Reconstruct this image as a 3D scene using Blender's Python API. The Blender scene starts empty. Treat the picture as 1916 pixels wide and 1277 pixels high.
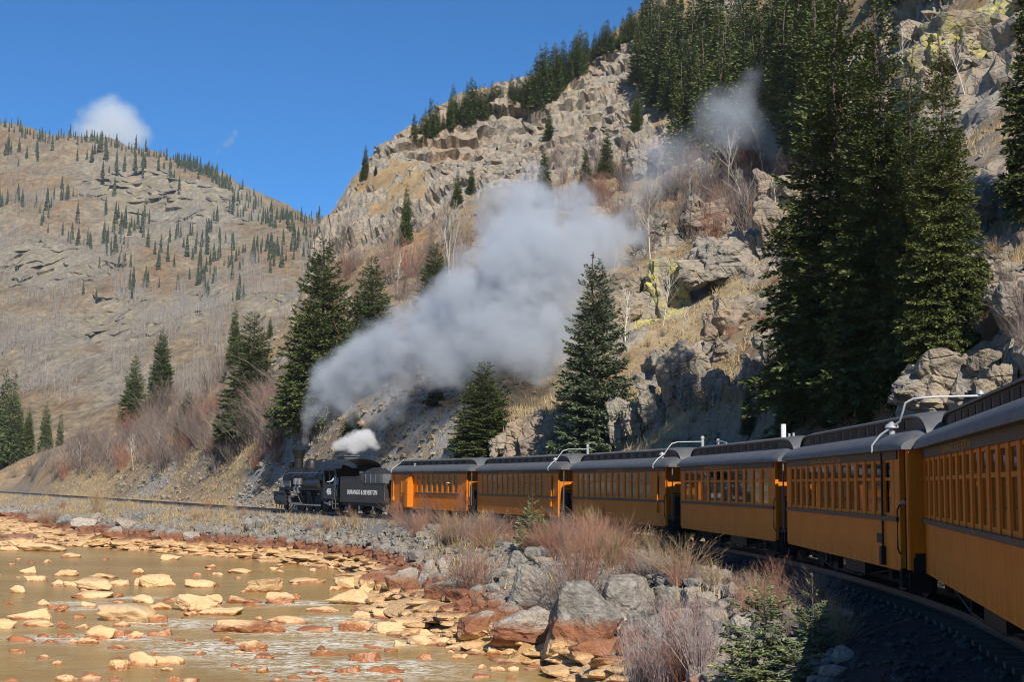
import bpy, bmesh, math, random
import numpy as np
from mathutils import Vector, Matrix

R = math.radians
scene = bpy.context.scene
COL = scene.collection
random.seed(7)
RNG = np.random.default_rng(7)

# ------------------------------------------------------------------ camera, light, exposure
IMW, IMH, FPX = 1916.0, 1277.0, 2500.0
PITCH, ROLL = 0.107, -0.010
CRX = np.array([math.cos(ROLL), 0, 0]) - math.sin(ROLL) * np.array([0, -math.sin(PITCH), math.cos(PITCH)])
CUP = math.sin(ROLL) * np.array([1.0, 0, 0]) + math.cos(ROLL) * np.array([0, -math.sin(PITCH), math.cos(PITCH)])
CFW = np.array([0, math.cos(PITCH), math.sin(PITCH)])
cam_d = bpy.data.cameras.new('camera')
cam = bpy.data.objects.new('camera', cam_d)
COL.objects.link(cam)
cam_d.sensor_width = 36.0
cam_d.lens = 36.0 * FPX / IMW
cam_d.clip_start = 0.2
cam_d.clip_end = 12000
cam.matrix_world = Matrix([[CRX[0], CUP[0], -CFW[0], 0], [CRX[1], CUP[1], -CFW[1], 0], [CRX[2], CUP[2], -CFW[2], 0], [0, 0, 0, 1]])
scene.camera = cam

SUN_AZ, SUN_EL = R(15.8), R(37.0)          # sun behind the camera, a little to the right
SUN_DIR = Vector((math.sin(SUN_AZ) * math.cos(SUN_EL), -math.cos(SUN_AZ) * math.cos(SUN_EL), math.sin(SUN_EL)))
world = bpy.data.worlds.new('World')
scene.world = world
world.use_nodes = True
wn, wl = world.node_tree.nodes, world.node_tree.links
wn.clear()
w_out = wn.new('ShaderNodeOutputWorld')
w_bg = wn.new('ShaderNodeBackground')
w_sky = wn.new('ShaderNodeTexSky')
w_sky.sky_type = 'NISHITA'
w_sky.sun_disc = False
w_sky.sun_elevation = SUN_EL
w_sky.sun_rotation = math.pi - SUN_AZ
w_sky.altitude = 2600
w_sky.air_density = 1.0
w_sky.dust_density = 0.15
w_sky.ozone_density = 3.5
w_bg.inputs['Strength'].default_value = 0.065
w_tint = wn.new('ShaderNodeMix'); w_tint.data_type = 'RGBA'; w_tint.blend_type = 'MULTIPLY'; w_tint.inputs[0].default_value = 1.0
w_tint.inputs[7].default_value = (0.36, 1.06, 1.55, 1.0)      # the deep saturated blue of thin mountain air, the same all round
wl.new(w_sky.outputs[0], w_tint.inputs[6])
wl.new(w_tint.outputs[2], w_bg.inputs['Color'])
wl.new(w_bg.outputs[0], w_out.inputs['Surface'])
sun_d = bpy.data.lights.new('sun', 'SUN')
sun_d.energy = 5.0
sun_d.angle = R(0.5)
sun_d.color = (1.0, 0.94, 0.85)
sun = bpy.data.objects.new('sun', sun_d)
COL.objects.link(sun)
sun.rotation_euler = SUN_DIR.to_track_quat('Z', 'Y').to_euler()
scene.view_settings.view_transform = 'Standard'
scene.view_settings.look = 'None'
scene.view_settings.gamma = 1.0
scene.view_settings.use_curve_mapping = False
scene.view_settings.exposure = 0.36
cy = scene.cycles
cy.max_bounces = 7
cy.diffuse_bounces = 3
cy.glossy_bounces = 3
cy.transmission_bounces = 4
cy.transparent_max_bounces = 12
cy.volume_bounces = 5
cy.volume_step_rate = 1.0
cy.use_denoising = True
cy.filter_width = 1.1

# ------------------------------------------------------------------ helpers: pixels to the world
def ray(px, py):
    u, v = (px - IMW / 2) / FPX, (IMH / 2 - py) / FPX
    d = CFW + u * CRX + v * CUP
    return d / d[1]

def at(px, py, d):
    """A point d metres ahead of the camera on the line of sight through a photo pixel."""
    return ray(px, py) * d

# ------------------------------------------------------------------ helpers: noise
def _h(ix, iy, iz, seed):
    with np.errstate(over='ignore'):
        n = (ix.astype(np.uint32) * np.uint32(374761393) + iy.astype(np.uint32) * np.uint32(668265263)
             + iz.astype(np.uint32) * np.uint32(2147483647) + np.uint32(seed * 974711 + 1013))
        n = (n ^ (n >> np.uint32(13))) * np.uint32(1274126177)
        n = (n ^ (n >> np.uint32(16))) * np.uint32(2246822519)
        n = n ^ (n >> np.uint32(15))
    return n.astype(np.float64) / 4294967295.0

def vnoise(p, seed=0):
    p = np.asarray(p, float)
    i = np.floor(p).astype(np.int64)
    f = p - i
    f = f * f * f * (f * (f * 6 - 15) + 10)
    r = 0
    for dx in (0, 1):
        wx = f[:, 0] if dx else 1 - f[:, 0]
        for dy in (0, 1):
            wy = f[:, 1] if dy else 1 - f[:, 1]
            for dz in (0, 1):
                wz = f[:, 2] if dz else 1 - f[:, 2]
                r = r + wx * wy * wz * _h(i[:, 0] + dx, i[:, 1] + dy, i[:, 2] + dz, seed)
    return r * 2 - 1

def fbm(p, octaves=4, seed=0, lac=2.1, gain=0.5):
    p = np.asarray(p, float)
    a, t, r = 1.0, 0.0, 0
    for o in range(octaves):
        r = r + a * vnoise(p * lac ** o + 17.3 * o, seed + o)
        t += a
        a *= gain
    return r / t

def cells(p, seed=0):
    """Nearest-cell id hash (two numbers) and distance gap to the second cell."""
    p = np.asarray(p, float)
    i = np.floor(p).astype(np.int64)
    b1 = np.full(len(p), 1e9); b2 = b1.copy(); v1 = np.zeros(len(p)); v2 = np.zeros(len(p)); v3 = np.zeros(len(p))
    for dx in (-1, 0, 1):
        for dy in (-1, 0, 1):
            for dz in (-1, 0, 1):
                cx, cyy, cz = i[:, 0] + dx, i[:, 1] + dy, i[:, 2] + dz
                a, b, c = _h(cx, cyy, cz, seed), _h(cx, cyy, cz, seed + 31), _h(cx, cyy, cz, seed + 57)
                d = (cx + a - p[:, 0]) ** 2 + (cyy + b - p[:, 1]) ** 2 + (cz + c - p[:, 2]) ** 2
                m = d < b1
                b2 = np.where(m, b1, np.minimum(b2, d))
                v1 = np.where(m, _h(cx, cyy, cz, seed + 91), v1)
                v2 = np.where(m, a, v2); v3 = np.where(m, c, v3)
                b1 = np.where(m, d, b1)
    return v1, v2, v3, np.sqrt(b2) - np.sqrt(b1)

def sstep(a, b, x):
    t = np.clip((np.asarray(x, float) - a) / (b - a), 0, 1)
    return t * t * (3 - 2 * t)

# ------------------------------------------------------------------ helpers: meshes and objects
def mesh_np(name, V, F, mat=None, smooth=False, point_attrs=None, colors=None):
    V = np.ascontiguousarray(V, np.float32)
    F = np.ascontiguousarray(F, np.int32)
    n, k = F.shape
    me = bpy.data.meshes.new(name)
    me.vertices.add(len(V))
    me.vertices.foreach_set('co', V.ravel())
    me.loops.add(n * k)
    me.loops.foreach_set('vertex_index', F.ravel())
    me.polygons.add(n)
    me.polygons.foreach_set('loop_start', np.arange(0, n * k, k, dtype=np.int32))
    me.polygons.foreach_set('use_smooth', np.full(n, smooth, bool))
    me.update(calc_edges=True)
    for an, arr in (point_attrs or {}).items():
        a = me.attributes.new(an, 'FLOAT', 'POINT')
        a.data.foreach_set('value', np.ascontiguousarray(arr, np.float32))
    if colors is not None:
        a = me.attributes.new('base_col', 'FLOAT_COLOR', 'POINT')
        c = np.ones((len(V), 4), np.float32); c[:, :3] = colors
        a.data.foreach_set('color', c.ravel())
    if mat is not None:
        me.materials.append(mat)
    return me

def link(name, data, parent=None, loc=None, rotz=None, scale=None):
    o = bpy.data.objects.new(name, data)
    COL.objects.link(o)
    if parent is not None:
        o.parent = parent
    if loc is not None:
        o.location = loc
    if rotz is not None:
        o.rotation_euler = (0, 0, rotz)
    if scale is not None:
        o.scale = (scale, scale, scale) if np.isscalar(scale) else scale
    return o

def tag(o, label=None, cat=None, group=None, kind=None):
    if label: o['label'] = label
    if cat: o['category'] = cat
    if group: o['group'] = group
    if kind: o['kind'] = kind
    return o

class MB:
    """Collects boxes, tubes, lathes and loose faces, then links them as one mesh object."""
    def __init__(s):
        s.v, s.f, s.m = [], [], []
    def add(s, V, F, mi=0):
        b = len(s.v)
        s.v.extend([tuple(map(float, p)) for p in V])
        s.f.extend([tuple(int(i) + b for i in f) for f in F])
        s.m.extend([mi] * len(F))
        return s
    def box(s, x0, x1, y0, y1, z0, z1, mi=0):
        V = [(x0, y0, z0), (x1, y0, z0), (x1, y1, z0), (x0, y1, z0), (x0, y0, z1), (x1, y0, z1), (x1, y1, z1), (x0, y1, z1)]
        return s.add(V, [(3, 2, 1, 0), (4, 5, 6, 7), (0, 1, 5, 4), (1, 2, 6, 5), (2, 3, 7, 6), (3, 0, 4, 7)], mi)
    def tube(s, pts, r, n=8, caps=True, mi=0):
        pts = [Vector(p) for p in pts]
        rs = [r] * len(pts) if np.isscalar(r) else list(r)
        V, F = [], []
        ref = None
        for i, p in enumerate(pts):
            t = (pts[min(i + 1, len(pts) - 1)] - pts[max(i - 1, 0)]).normalized()
            if ref is None:
                ref = Vector((0, 0, 1)) if abs(t.z) < 0.9 else Vector((1, 0, 0))
            a = t.cross(ref).normalized(); b = t.cross(a).normalized(); ref = -b if False else ref
            for k in range(n):
                th = 2 * math.pi * k / n
                V.append(p + (a * math.cos(th) + b * math.sin(th)) * rs[i])
        for i in range(len(pts) - 1):
            for k in range(n):
                F.append((i * n + k, i * n + (k + 1) % n, (i + 1) * n + (k + 1) % n, (i + 1) * n + k))
        if caps:
            F.append(tuple(range(n))[::-1]); F.append(tuple((len(pts) - 1) * n + k for k in range(n)))
        return s.add(V, F, mi)
    def lathe(s, c, prof, axis='z', n=16, mi=0):
        V, F = [], []
        for (r, h) in prof:
            for k in range(n):
                th = 2 * math.pi * k / n
                a, b = r * math.cos(th), r * math.sin(th)
                q = (a, b, h) if axis == 'z' else ((h, a, b) if axis == 'x' else (a, h, b))
                V.append((c[0] + q[0], c[1] + q[1], c[2] + q[2]))
        m = len(prof)
        for i in range(m - 1):
            for k in range(n):
                F.append((i * n + k, i * n + (k + 1) % n, (i + 1) * n + (k + 1) % n, (i + 1) * n + k))
        F.append(tuple(range(n))[::-1]); F.append(tuple((m - 1) * n + k for k in range(n)))
        return s.add(V, F, mi)
    def prism(s, poly, axis, a, b, mi=0):
        """poly: outline in the two other axes; extruded from a to b along axis (0, 1, 2)."""
        n = len(poly)
        V = []
        for h in (a, b):
            for (p, q) in poly:
                V.append({0: (h, p, q), 1: (p, h, q), 2: (p, q, h)}[axis])
        F = [tuple(range(n))[::-1], tuple(range(n, 2 * n))] + [(k, (k + 1) % n, n + (k + 1) % n, n + k) for k in range(n)]
        return s.add(V, F, mi)
    def mesh(s, name, mats, smooth=False):
        me = bpy.data.meshes.new(name)
        me.from_pydata(s.v, [], s.f)
        for m in (mats if isinstance(mats, (list, tuple)) else [mats]):
            me.materials.append(m)
        me.polygons.foreach_set('material_index', s.m)
        bm = bmesh.new(); bm.from_mesh(me)
        bmesh.ops.recalc_face_normals(bm, faces=bm.faces)
        bm.to_mesh(me); bm.free()
        if smooth:
            me.polygons.foreach_set('use_smooth', [True] * len(me.polygons))
            try:
                me.set_sharp_from_angle(angle=R(40))
            except Exception:
                pass
        me.update()
        return me
    def build(s, name, mats, parent=None, smooth=False, loc=None, rotz=None):
        return link(name, s.mesh(name, mats, smooth), parent, loc, rotz)

def empty(name, loc, rotz=0.0, parent=None):
    o = bpy.data.objects.new(name, None)
    COL.objects.link(o)
    o.location = loc
    o.rotation_euler = (0, 0, rotz)
    o.empty_display_size = 0.3
    if parent: o.parent = parent
    return o

KIDS = {}
def copy_tree(o, parent=None):
    c = o.copy(); COL.objects.link(c)
    if parent is not None:
        c.parent = parent
    for ch in o.children:
        copy_tree(ch, c)
    return c

ORD = ['first', 'second', 'third', 'fourth', 'fifth', 'sixth', 'seventh', 'eighth', 'ninth', 'tenth', 'eleventh', 'twelfth', 'thirteenth',
       'fourteenth', 'fifteenth', 'sixteenth', 'seventeenth', 'eighteenth', 'nineteenth', 'twentieth']
ORD += ['twenty-' + w for w in ORD[:9]] + ['thirtieth'] + ['thirty-' + w for w in ORD[:9]] + ['fortieth'] + ['forty-' + w for w in ORD[:9]] + ['fiftieth']
ORD += ['fifty-' + w for w in ORD[:9]] + ['sixtieth'] + ['sixty-' + w for w in ORD[:9]] + ['seventieth'] + ['seventy-' + w for w in ORD[:9]]

def label_by_anchor(objs, anchors, noun):
    """Gives each (object, look, pos) its own label: its look, and how it lies to the nearest named anchor (phrase, pos)."""
    buckets = {}
    for o, look, p in objs:
        p = np.array(p, float)
        best = min(anchors, key=lambda a: math.hypot(a[1][0] - p[0], (a[1][1] - p[1]) * 0.6))
        dx = p[0] / max(p[1], 1) - best[1][0] / max(best[1][1], 1)
        dd = p[1] - best[1][1]
        scale = max(best[1][1], 1)
        if abs(dx * scale) > abs(dd) * 0.5:
            rel = 'left of' if dx < 0 else 'right of'
        else:
            rel = 'beyond' if dd > 0 else 'in front of'
        key = (look, rel, best[0])
        buckets.setdefault(key, []).append((math.hypot(best[1][0] - p[0], best[1][1] - p[1]), o))
    for (look, rel, an), lst in buckets.items():
        lst.sort(key=lambda q: q[0])
        for k, (_, o) in enumerate(lst):
            pre = '' if len(lst) == 1 else ORD[k] + ' '
            o['label'] = f'{pre}{look} {noun} {rel} the {an}' + (', counted from it' if len(lst) > 1 else '')
# ------------------------------------------------------------------ materials
class NT:
    def __init__(s, name):
        s.m = bpy.data.materials.new(name); s.m.use_nodes = True
        s.n = s.m.node_tree.nodes; s.l = s.m.node_tree.links
        s.n.clear()
        s.out = s.n.new('ShaderNodeOutputMaterial')
        s.b = s.n.new('ShaderNodeBsdfPrincipled')
        s.l.new(s.b.outputs[0], s.out.inputs['Surface'])
        s._geo = s._tc = s._oi = None
    def set(s, inp, v):
        i = s.b.inputs[inp]
        if hasattr(v, 'is_linked') or isinstance(v, bpy.types.NodeSocket): s.l.new(v, i)
        else: i.default_value = (*v, 1) if isinstance(v, tuple) and len(v) == 3 else v
    def put(s, inp, v):
        if isinstance(v, bpy.types.NodeSocket): s.l.new(v, inp)
        else: inp.default_value = v
    def pos(s):
        if not s._geo: s._geo = s.n.new('ShaderNodeNewGeometry')
        return s._geo.outputs['Position']
    def objco(s):
        if not s._tc: s._tc = s.n.new('ShaderNodeTexCoord')
        return s._tc.outputs['Object']
    def rnd(s):
        if not s._oi: s._oi = s.n.new('ShaderNodeObjectInfo')
        return s._oi.outputs['Random']
    def noise(s, co, scale, detail=4, rough=0.55, dist=0.0):
        n = s.n.new('ShaderNodeTexNoise'); n.inputs['Scale'].default_value = scale
        n.inputs['Detail'].default_value = detail; n.inputs['Roughness'].default_value = rough; n.inputs['Distortion'].default_value = dist
        s.l.new(co, n.inputs['Vector'])
        return n.outputs['Fac']
    def vor(s, co, scale, feature='DISTANCE_TO_EDGE', out=0):
        n = s.n.new('ShaderNodeTexVoronoi'); n.feature = feature; n.inputs['Scale'].default_value = scale
        s.l.new(co, n.inputs['Vector'])
        return n.outputs[out]
    def mapp(s, co, scale=(1, 1, 1), rot=(0, 0, 0)):
        n = s.n.new('ShaderNodeMapping'); n.inputs['Scale'].default_value = scale; n.inputs['Rotation'].default_value = rot
        s.l.new(co, n.inputs['Vector']); return n.outputs[0]
    def ramp(s, fac, stops, interp='LINEAR'):
        n = s.n.new('ShaderNodeValToRGB'); s.l.new(fac, n.inputs[0])
        e = n.color_ramp.elements; n.color_ramp.interpolation = interp
        while len(e) < len(stops): e.new(0.5)
        for k, (p, c) in enumerate(stops):
            e[k].position = p
            e[k].color = (c, c, c, 1) if np.isscalar(c) else (*c, 1)
        return n.outputs[0]
    def math(s, op, a, b=0.0, c=None):
        n = s.n.new('ShaderNodeMath'); n.operation = op
        s.put(n.inputs[0], a); s.put(n.inputs[1], b)
        if c is not None: s.put(n.inputs[2], c)
        return n.outputs[0]
    def mix(s, fac, a, b, mode='MIX'):
        n = s.n.new('ShaderNodeMix'); n.data_type = 'RGBA'; n.blend_type = mode
        s.put(n.inputs[0], fac)
        for i, v in ((6, a), (7, b)):
            if isinstance(v, bpy.types.NodeSocket): s.l.new(v, n.inputs[i])
            else: n.inputs[i].default_value = (*v, 1) if len(v) == 3 else v
        return n.outputs[2]
    def attr(s, name, out='Fac'):
        n = s.n.new('ShaderNodeAttribute'); n.attribute_name = name
        return n.outputs[out]
    def sepz(s, co):
        n = s.n.new('ShaderNodeSeparateXYZ'); s.l.new(co, n.inputs[0]); return n.outputs[2]
    def bump(s, h, strength=0.5, dist=0.1):
        n = s.n.new('ShaderNodeBump'); n.inputs['Strength'].default_value = strength; n.inputs['Distance'].default_value = dist
        s.l.new(h, n.inputs['Height']); s.l.new(n.outputs[0], s.b.inputs['Normal'])

def simple(name, col, rough=0.6, metal=0.0, var=0.15, scale=6.0, bump=0.0, bscale=30.0, spec=0.5):
    t = NT(name)
    co = t.objco()
    f = t.ramp(t.noise(co, scale, 5, 0.6), [(0.3, 1 - var), (0.7, 1 + var)])
    t.set('Base Color', t.mix(1.0, col, f, 'MULTIPLY'))
    t.set('Roughness', rough); t.set('Metallic', metal); t.set('Specular IOR Level', spec)
    if bump: t.bump(t.noise(co, bscale, 4), bump, 0.02)
    return t.m

ZW = -5.0                                     # river level
ZR = -2.05                                    # rail top (camera at zero)

def rock_material(name, cliff=False):
    t = NT(name)
    p = t.pos()
    n1 = t.noise(p, 0.35, 5, 0.6); n2 = t.noise(p, 2.2, 6, 0.65); n3 = t.noise(p, 9.0, 4, 0.6)
    r = t.rnd()
    grey = t.ramp(r, [(0.0, (0.12, 0.115, 0.10)), (0.3, (0.21, 0.185, 0.15)), (0.5, (0.29, 0.23, 0.165)), (0.7, (0.14, 0.14, 0.125)), (0.85, (0.31, 0.27, 0.215)), (1.0, (0.40, 0.34, 0.27))])
    grey = t.mix(t.ramp(n2, [(0.42, 0.0), (0.7, 0.65)]), grey, (0.40, 0.37, 0.33))
    grey = t.mix(t.ramp(n1, [(0.5, 0.0), (0.68, 0.5)]), grey, (0.30, 0.22, 0.15))
    # iron staining follows the flood line above the river
    zz = t.math('ADD', t.sepz(p), t.math('MULTIPLY', t.math('SUBTRACT', n1, 0.5), 0.9))
    zz = t.math('ADD', zz, t.math('MULTIPLY', t.math('SUBTRACT', r, 0.5), 0.5))
    zz = t.math('ADD', zz, t.math('MULTIPLY', t.math('SUBTRACT', n2, 0.5), 0.35))
    rust = t.mix(t.ramp(n2, [(0.3, 0.0), (0.7, 1.0)]), (0.155, 0.06, 0.032), (0.30, 0.125, 0.055))
    cream = t.mix(t.ramp(n2, [(0.3, 0.0), (0.75, 1.0)]), (0.56, 0.335, 0.145), (0.66, 0.45, 0.24))
    cream = t.mix(t.ramp(n3, [(0.5, 0.0), (0.72, 0.35)]), cream, (0.50, 0.24, 0.07))
    f_rust = t.ramp(t.math('SUBTRACT', zz, -5.0), [(0.0, 1.0), (1.0, 1.0)])
    k1 = t.math('MULTIPLY', t.math('SUBTRACT', -3.72, zz), 4.0); k1.node.use_clamp = True       # 1 below the grey zone
    k2 = t.math('MULTIPLY', t.math('SUBTRACT', -4.28, zz), 5.0); k2.node.use_clamp = True       # 1 on the cream silt crust
    grey = t.mix(1.0, grey, t.ramp(n3, [(0.3, 0.7), (0.7, 1.3)]), 'MULTIPLY')
    grey = t.mix(t.ramp(t.noise(p, 5.0, 5, 0.7), [(0.58, 0.0), (0.68, 0.5)]), grey, (0.42, 0.40, 0.35))
    col = t.mix(k1, grey, rust)
    col = t.mix(k2, col, cream)
    wetz = t.math('ADD', t.sepz(p), t.math('MULTIPLY', t.math('SUBTRACT', n2, 0.5), 0.35))
    k3 = t.math('MULTIPLY', t.math('SUBTRACT', ZW + 0.09, wetz), 14.0); k3.node.use_clamp = True  # wet foot
    col = t.mix(k3, col, (0.27, 0.10, 0.04))
    t.set('Base Color', col)
    rg = t.mix(k3, (0.85, 0.85, 0.85), (0.22, 0.22, 0.22))
    t.set('Roughness', rg)
    h = t.math('ADD', t.math('MULTIPLY', n2, 1.2), t.math('MULTIPLY', n3, 0.6))
    t.bump(h, 0.9, 0.14)
    return t.m

def river_rock_material(name, cap):
    """Boulders standing in the river: cream silt crust, rust-wet foot, some with a bare brown or grey top."""
    t = NT(name)
    p = t.pos(); oc = t.objco(); r = t.rnd()
    n1 = t.noise(p, 0.9, 5, 0.6); n2 = t.noise(p, 3.5, 6, 0.65); n3 = t.noise(p, 14.0, 4, 0.6)
    cream = t.mix(t.ramp(n1, [(0.3, 0.0), (0.7, 1.0)]), (0.60, 0.375, 0.17), (0.68, 0.475, 0.26))
    cream = t.mix(t.ramp(n2, [(0.42, 0.0), (0.75, 0.5)]), cream, (0.60, 0.42, 0.24))
    cream = t.mix(t.ramp(n3, [(0.55, 0.0), (0.75, 0.4)]), cream, (0.46, 0.22, 0.07))
    wet = t.mix(t.ramp(n2, [(0.3, 0.0), (0.7, 1.0)]), (0.20, 0.075, 0.03), (0.44, 0.18, 0.065))
    lev = t.math('ADD', t.sepz(p), t.math('MULTIPLY', t.math('SUBTRACT', n1, 0.5), 0.5))
    lev = t.math('ADD', lev, t.math('MULTIPLY', t.math('SUBTRACT', n2, 0.5), 0.25))
    if cap == 'rust':
        k = t.math('MULTIPLY', t.math('SUBTRACT', ZW + 0.34, lev), 6.0)
    else:
        k = t.math('MULTIPLY', t.math('SUBTRACT', ZW + 0.11, lev), 14.0)
    k.node.use_clamp = True
    col = t.mix(k, cream, wet)
    if cap in ('brown', 'grey'):
        k2 = t.math('MULTIPLY', t.math('SUBTRACT', lev, ZW + 0.42), 3.5); k2.node.use_clamp = True
        topc = t.mix(n2, (0.17, 0.085, 0.06), (0.25, 0.13, 0.085)) if cap == 'brown' else t.mix(n2, (0.30, 0.25, 0.17), (0.42, 0.36, 0.26))
        col = t.mix(k2, col, topc)
    t.set('Base Color', col)
    t.set('Roughness', t.mix(k, (0.9, 0.9, 0.9), (0.35, 0.35, 0.35)))
    t.bump(t.math('ADD', n2, t.math('MULTIPLY', n3, 0.5)), 0.4, 0.08)
    return t.m

def cliff_rock_material(name):
    t = NT(name)
    p = t.pos(); r = t.rnd()
    n0 = t.noise(p, 0.06, 4, 0.6); n1 = t.noise(p, 0.5, 6, 0.65); n2 = t.noise(p, 2.5, 6, 0.65)
    streak = t.noise(t.mapp(p, (1.2, 1.2, 0.12)), 1.0, 5, 0.6)
    var = t.attr('var')
    base = t.ramp(var, [(0.0, (0.21, 0.175, 0.125)), (0.3, (0.30, 0.255, 0.185)), (0.55, (0.255, 0.235, 0.195)), (0.8, (0.35, 0.285, 0.20)), (1.0, (0.17, 0.165, 0.15))])
    base = t.mix(t.ramp(n1, [(0.4, 0.0), (0.7, 0.6)]), base, (0.40, 0.30, 0.21))
    base = t.mix(t.ramp(streak, [(0.46, 0.0), (0.66, 0.75)]), base, (0.13, 0.125, 0.12))
    base = t.mix(t.ramp(n0, [(0.52, 0.0), (0.66, 0.45)]), base, (0.36, 0.23, 0.14))
    base = t.mix(t.ramp(n2, [(0.60, 0.0), (0.72, 0.5)]), base, (0.36, 0.34, 0.14))
    base = t.mix(t.attr('lichen'), base, t.mix(t.ramp(n2, [(0.4, 0.0), (0.6, 1.0)]), (0.30, 0.29, 0.24), (0.52, 0.45, 0.07)))
    t.set('Base Color', base); t.set('Roughness', 0.9)
    crack = t.ramp(t.vor(t.mapp(p, (0.6, 0.6, 1.3), (0.2, 0.25, 0)), 1.1), [(0.0, 0.0), (0.05, 1.0)])
    t.bump(t.math('ADD', t.math('ADD', n2, t.math('MULTIPLY', n1, 1.5)), t.math('MULTIPLY', crack, 0.35)), 0.8, 0.3)
    return t.m

def ground_material(name):
    t = NT(name)
    p = t.pos()
    n1 = t.noise(p, 0.8, 6, 0.65); n2 = t.noise(p, 4.0, 6, 0.7); n3 = t.noise(p, 18.0, 3, 0.6)
    c = t.attr('base_col', 'Color')
    c = t.mix(1.0, c, t.ramp(n1, [(0.25, 0.72), (0.75, 1.28)]), 'MULTIPLY')
    c = t.mix(1.0, c, t.ramp(n2, [(0.25, 0.62), (0.75, 1.38)]), 'MULTIPLY')
    c = t.mix(t.ramp(n3, [(0.62, 0.0), (0.72, 0.35)]), c, (0.40, 0.38, 0.34))
    t.set('Base Color', c); t.set('Roughness', 0.95); t.set('Specular IOR Level', 0.2)
    t.bump(t.math('ADD', n2, t.math('MULTIPLY', n3, 0.4)), 0.7, 0.25)
    return t.m

def far_ground_material(name):
    t = NT(name)
    p = t.pos()
    n1 = t.noise(p, 0.05, 6, 0.68); n2 = t.noise(p, 0.3, 6, 0.7)
    ms = t.noise(t.mapp(p, (0.30, 0.08, 0.07)), 1.0, 5, 0.65)
    c = t.attr('base_col', 'Color')
    c = t.mix(1.0, c, t.ramp(n1, [(0.25, 0.75), (0.75, 1.25)]), 'MULTIPLY')
    c = t.mix(1.0, c, t.ramp(n2, [(0.3, 0.5), (0.7, 1.5)]), 'MULTIPLY')
    c = t.mix(t.math('MULTIPLY', t.attr('rocky'), t.ramp(ms, [(0.42, 0.0), (0.62, 0.8)])), c, (0.21, 0.185, 0.155))
    t.set('Base Color', c); t.set('Roughness', 1.0); t.set('Specular IOR Level', 0.1)
    t.bump(t.math('ADD', n1, t.math('MULTIPLY', n2, 0.5)), 1.0, 3.0)
    return t.m

def needle_material(name, dark, light, brown=0.0):
    t = NT(name)
    v = t.attr('var'); r = t.rnd()
    c = t.mix(v, dark, light)
    c = t.mix(1.0, c, t.ramp(r, [(0.0, (0.85, 0.88, 0.8)), (0.5, (1.0, 1.0, 1.0)), (1.0, (1.25, 1.15, 1.0))]), 'MULTIPLY')
    if brown: c = t.mix(t.ramp(t.noise(t.objco(), 1.3, 3), [(0.55, 0.0), (0.7, brown)]), c, (0.13, 0.10, 0.04))
    t.set('Base Color', c); t.set('Roughness', 0.75); t.set('Specular IOR Level', 0.25)
    return t.m

def twig_material(name, c1, c2):
    t = NT(name)
    v = t.attr('var'); r = t.rnd()
    c = t.mix(v, c1, c2)
    c = t.mix(1.0, c, t.ramp(r, [(0.0, 0.75), (1.0, 1.25)]), 'MULTIPLY')
    t.set('Base Color', c); t.set('Roughness', 0.9); t.set('Specular IOR Level', 0.2)
    return t.m

def water_material(name):
    t = NT(name)
    p = t.pos()
    n0 = t.noise(t.mapp(p, (0.06, 0.14, 1)), 1.0, 4, 0.55); n1 = t.noise(t.mapp(p, (0.5, 1.0, 1)), 1.0, 5, 0.6)
    n2 = t.noise(t.mapp(p, (1.6, 3.4, 1)), 1.3, 5, 0.6, 0.6); n3 = t.noise(t.mapp(p, (6, 11, 1)), 1.0, 3, 0.6)
    c = t.mix(t.ramp(n0, [(0.35, 0.0), (0.65, 1.0)]), (0.30, 0.19, 0.058), (0.39, 0.265, 0.092))
    c = t.mix(t.ramp(n1, [(0.4, 0.0), (0.75, 0.5)]), c, (0.25, 0.15, 0.055))
    foam = t.math('MULTIPLY', t.attr('foam'), t.ramp(t.math('ADD', t.math('MULTIPLY', n3, 0.45), t.math('MULTIPLY', n2, 0.55)), [(0.46, 0.0), (0.56, 1.0)]))
    c = t.mix(foam, c, (0.80, 0.76, 0.66))
    t.set('Base Color', c)
    t.set('Roughness', t.mix(foam, (0.2, 0.2, 0.2), (0.7, 0.7, 0.7)))
    t.set('IOR', 1.33); t.set('Specular IOR Level', 0.12)
    h = t.math('ADD', t.math('MULTIPLY', n2, 1.0), t.math('MULTIPLY', n3, 0.35))
    h = t.math('MULTIPLY', h, t.math('ADD', 0.35, t.math('MULTIPLY', t.attr('rough'), 0.9)))
    t.bump(h, 0.5, 0.16)
    return t.m

def glass_material(name):
    t = NT(name)
    t.n.remove(t.b)
    tr = t.n.new('ShaderNodeBsdfTransparent'); tr.inputs[0].default_value = (0.72, 0.74, 0.72, 1)
    gl = t.n.new('ShaderNodeBsdfGlossy'); gl.inputs['Roughness'].default_value = 0.03
    lw = t.n.new('ShaderNodeFresnel'); lw.inputs['IOR'].default_value = 1.55
    mx = t.n.new('ShaderNodeMixShader')
    t.l.new(t.math('MULTIPLY', lw.outputs[0], 1.6), mx.inputs[0]); t.l.new(tr.outputs[0], mx.inputs[1]); t.l.new(gl.outputs[0], mx.inputs[2])
    t.l.new(mx.outputs[0], t.out.inputs['Surface'])
    return t.m

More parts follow.
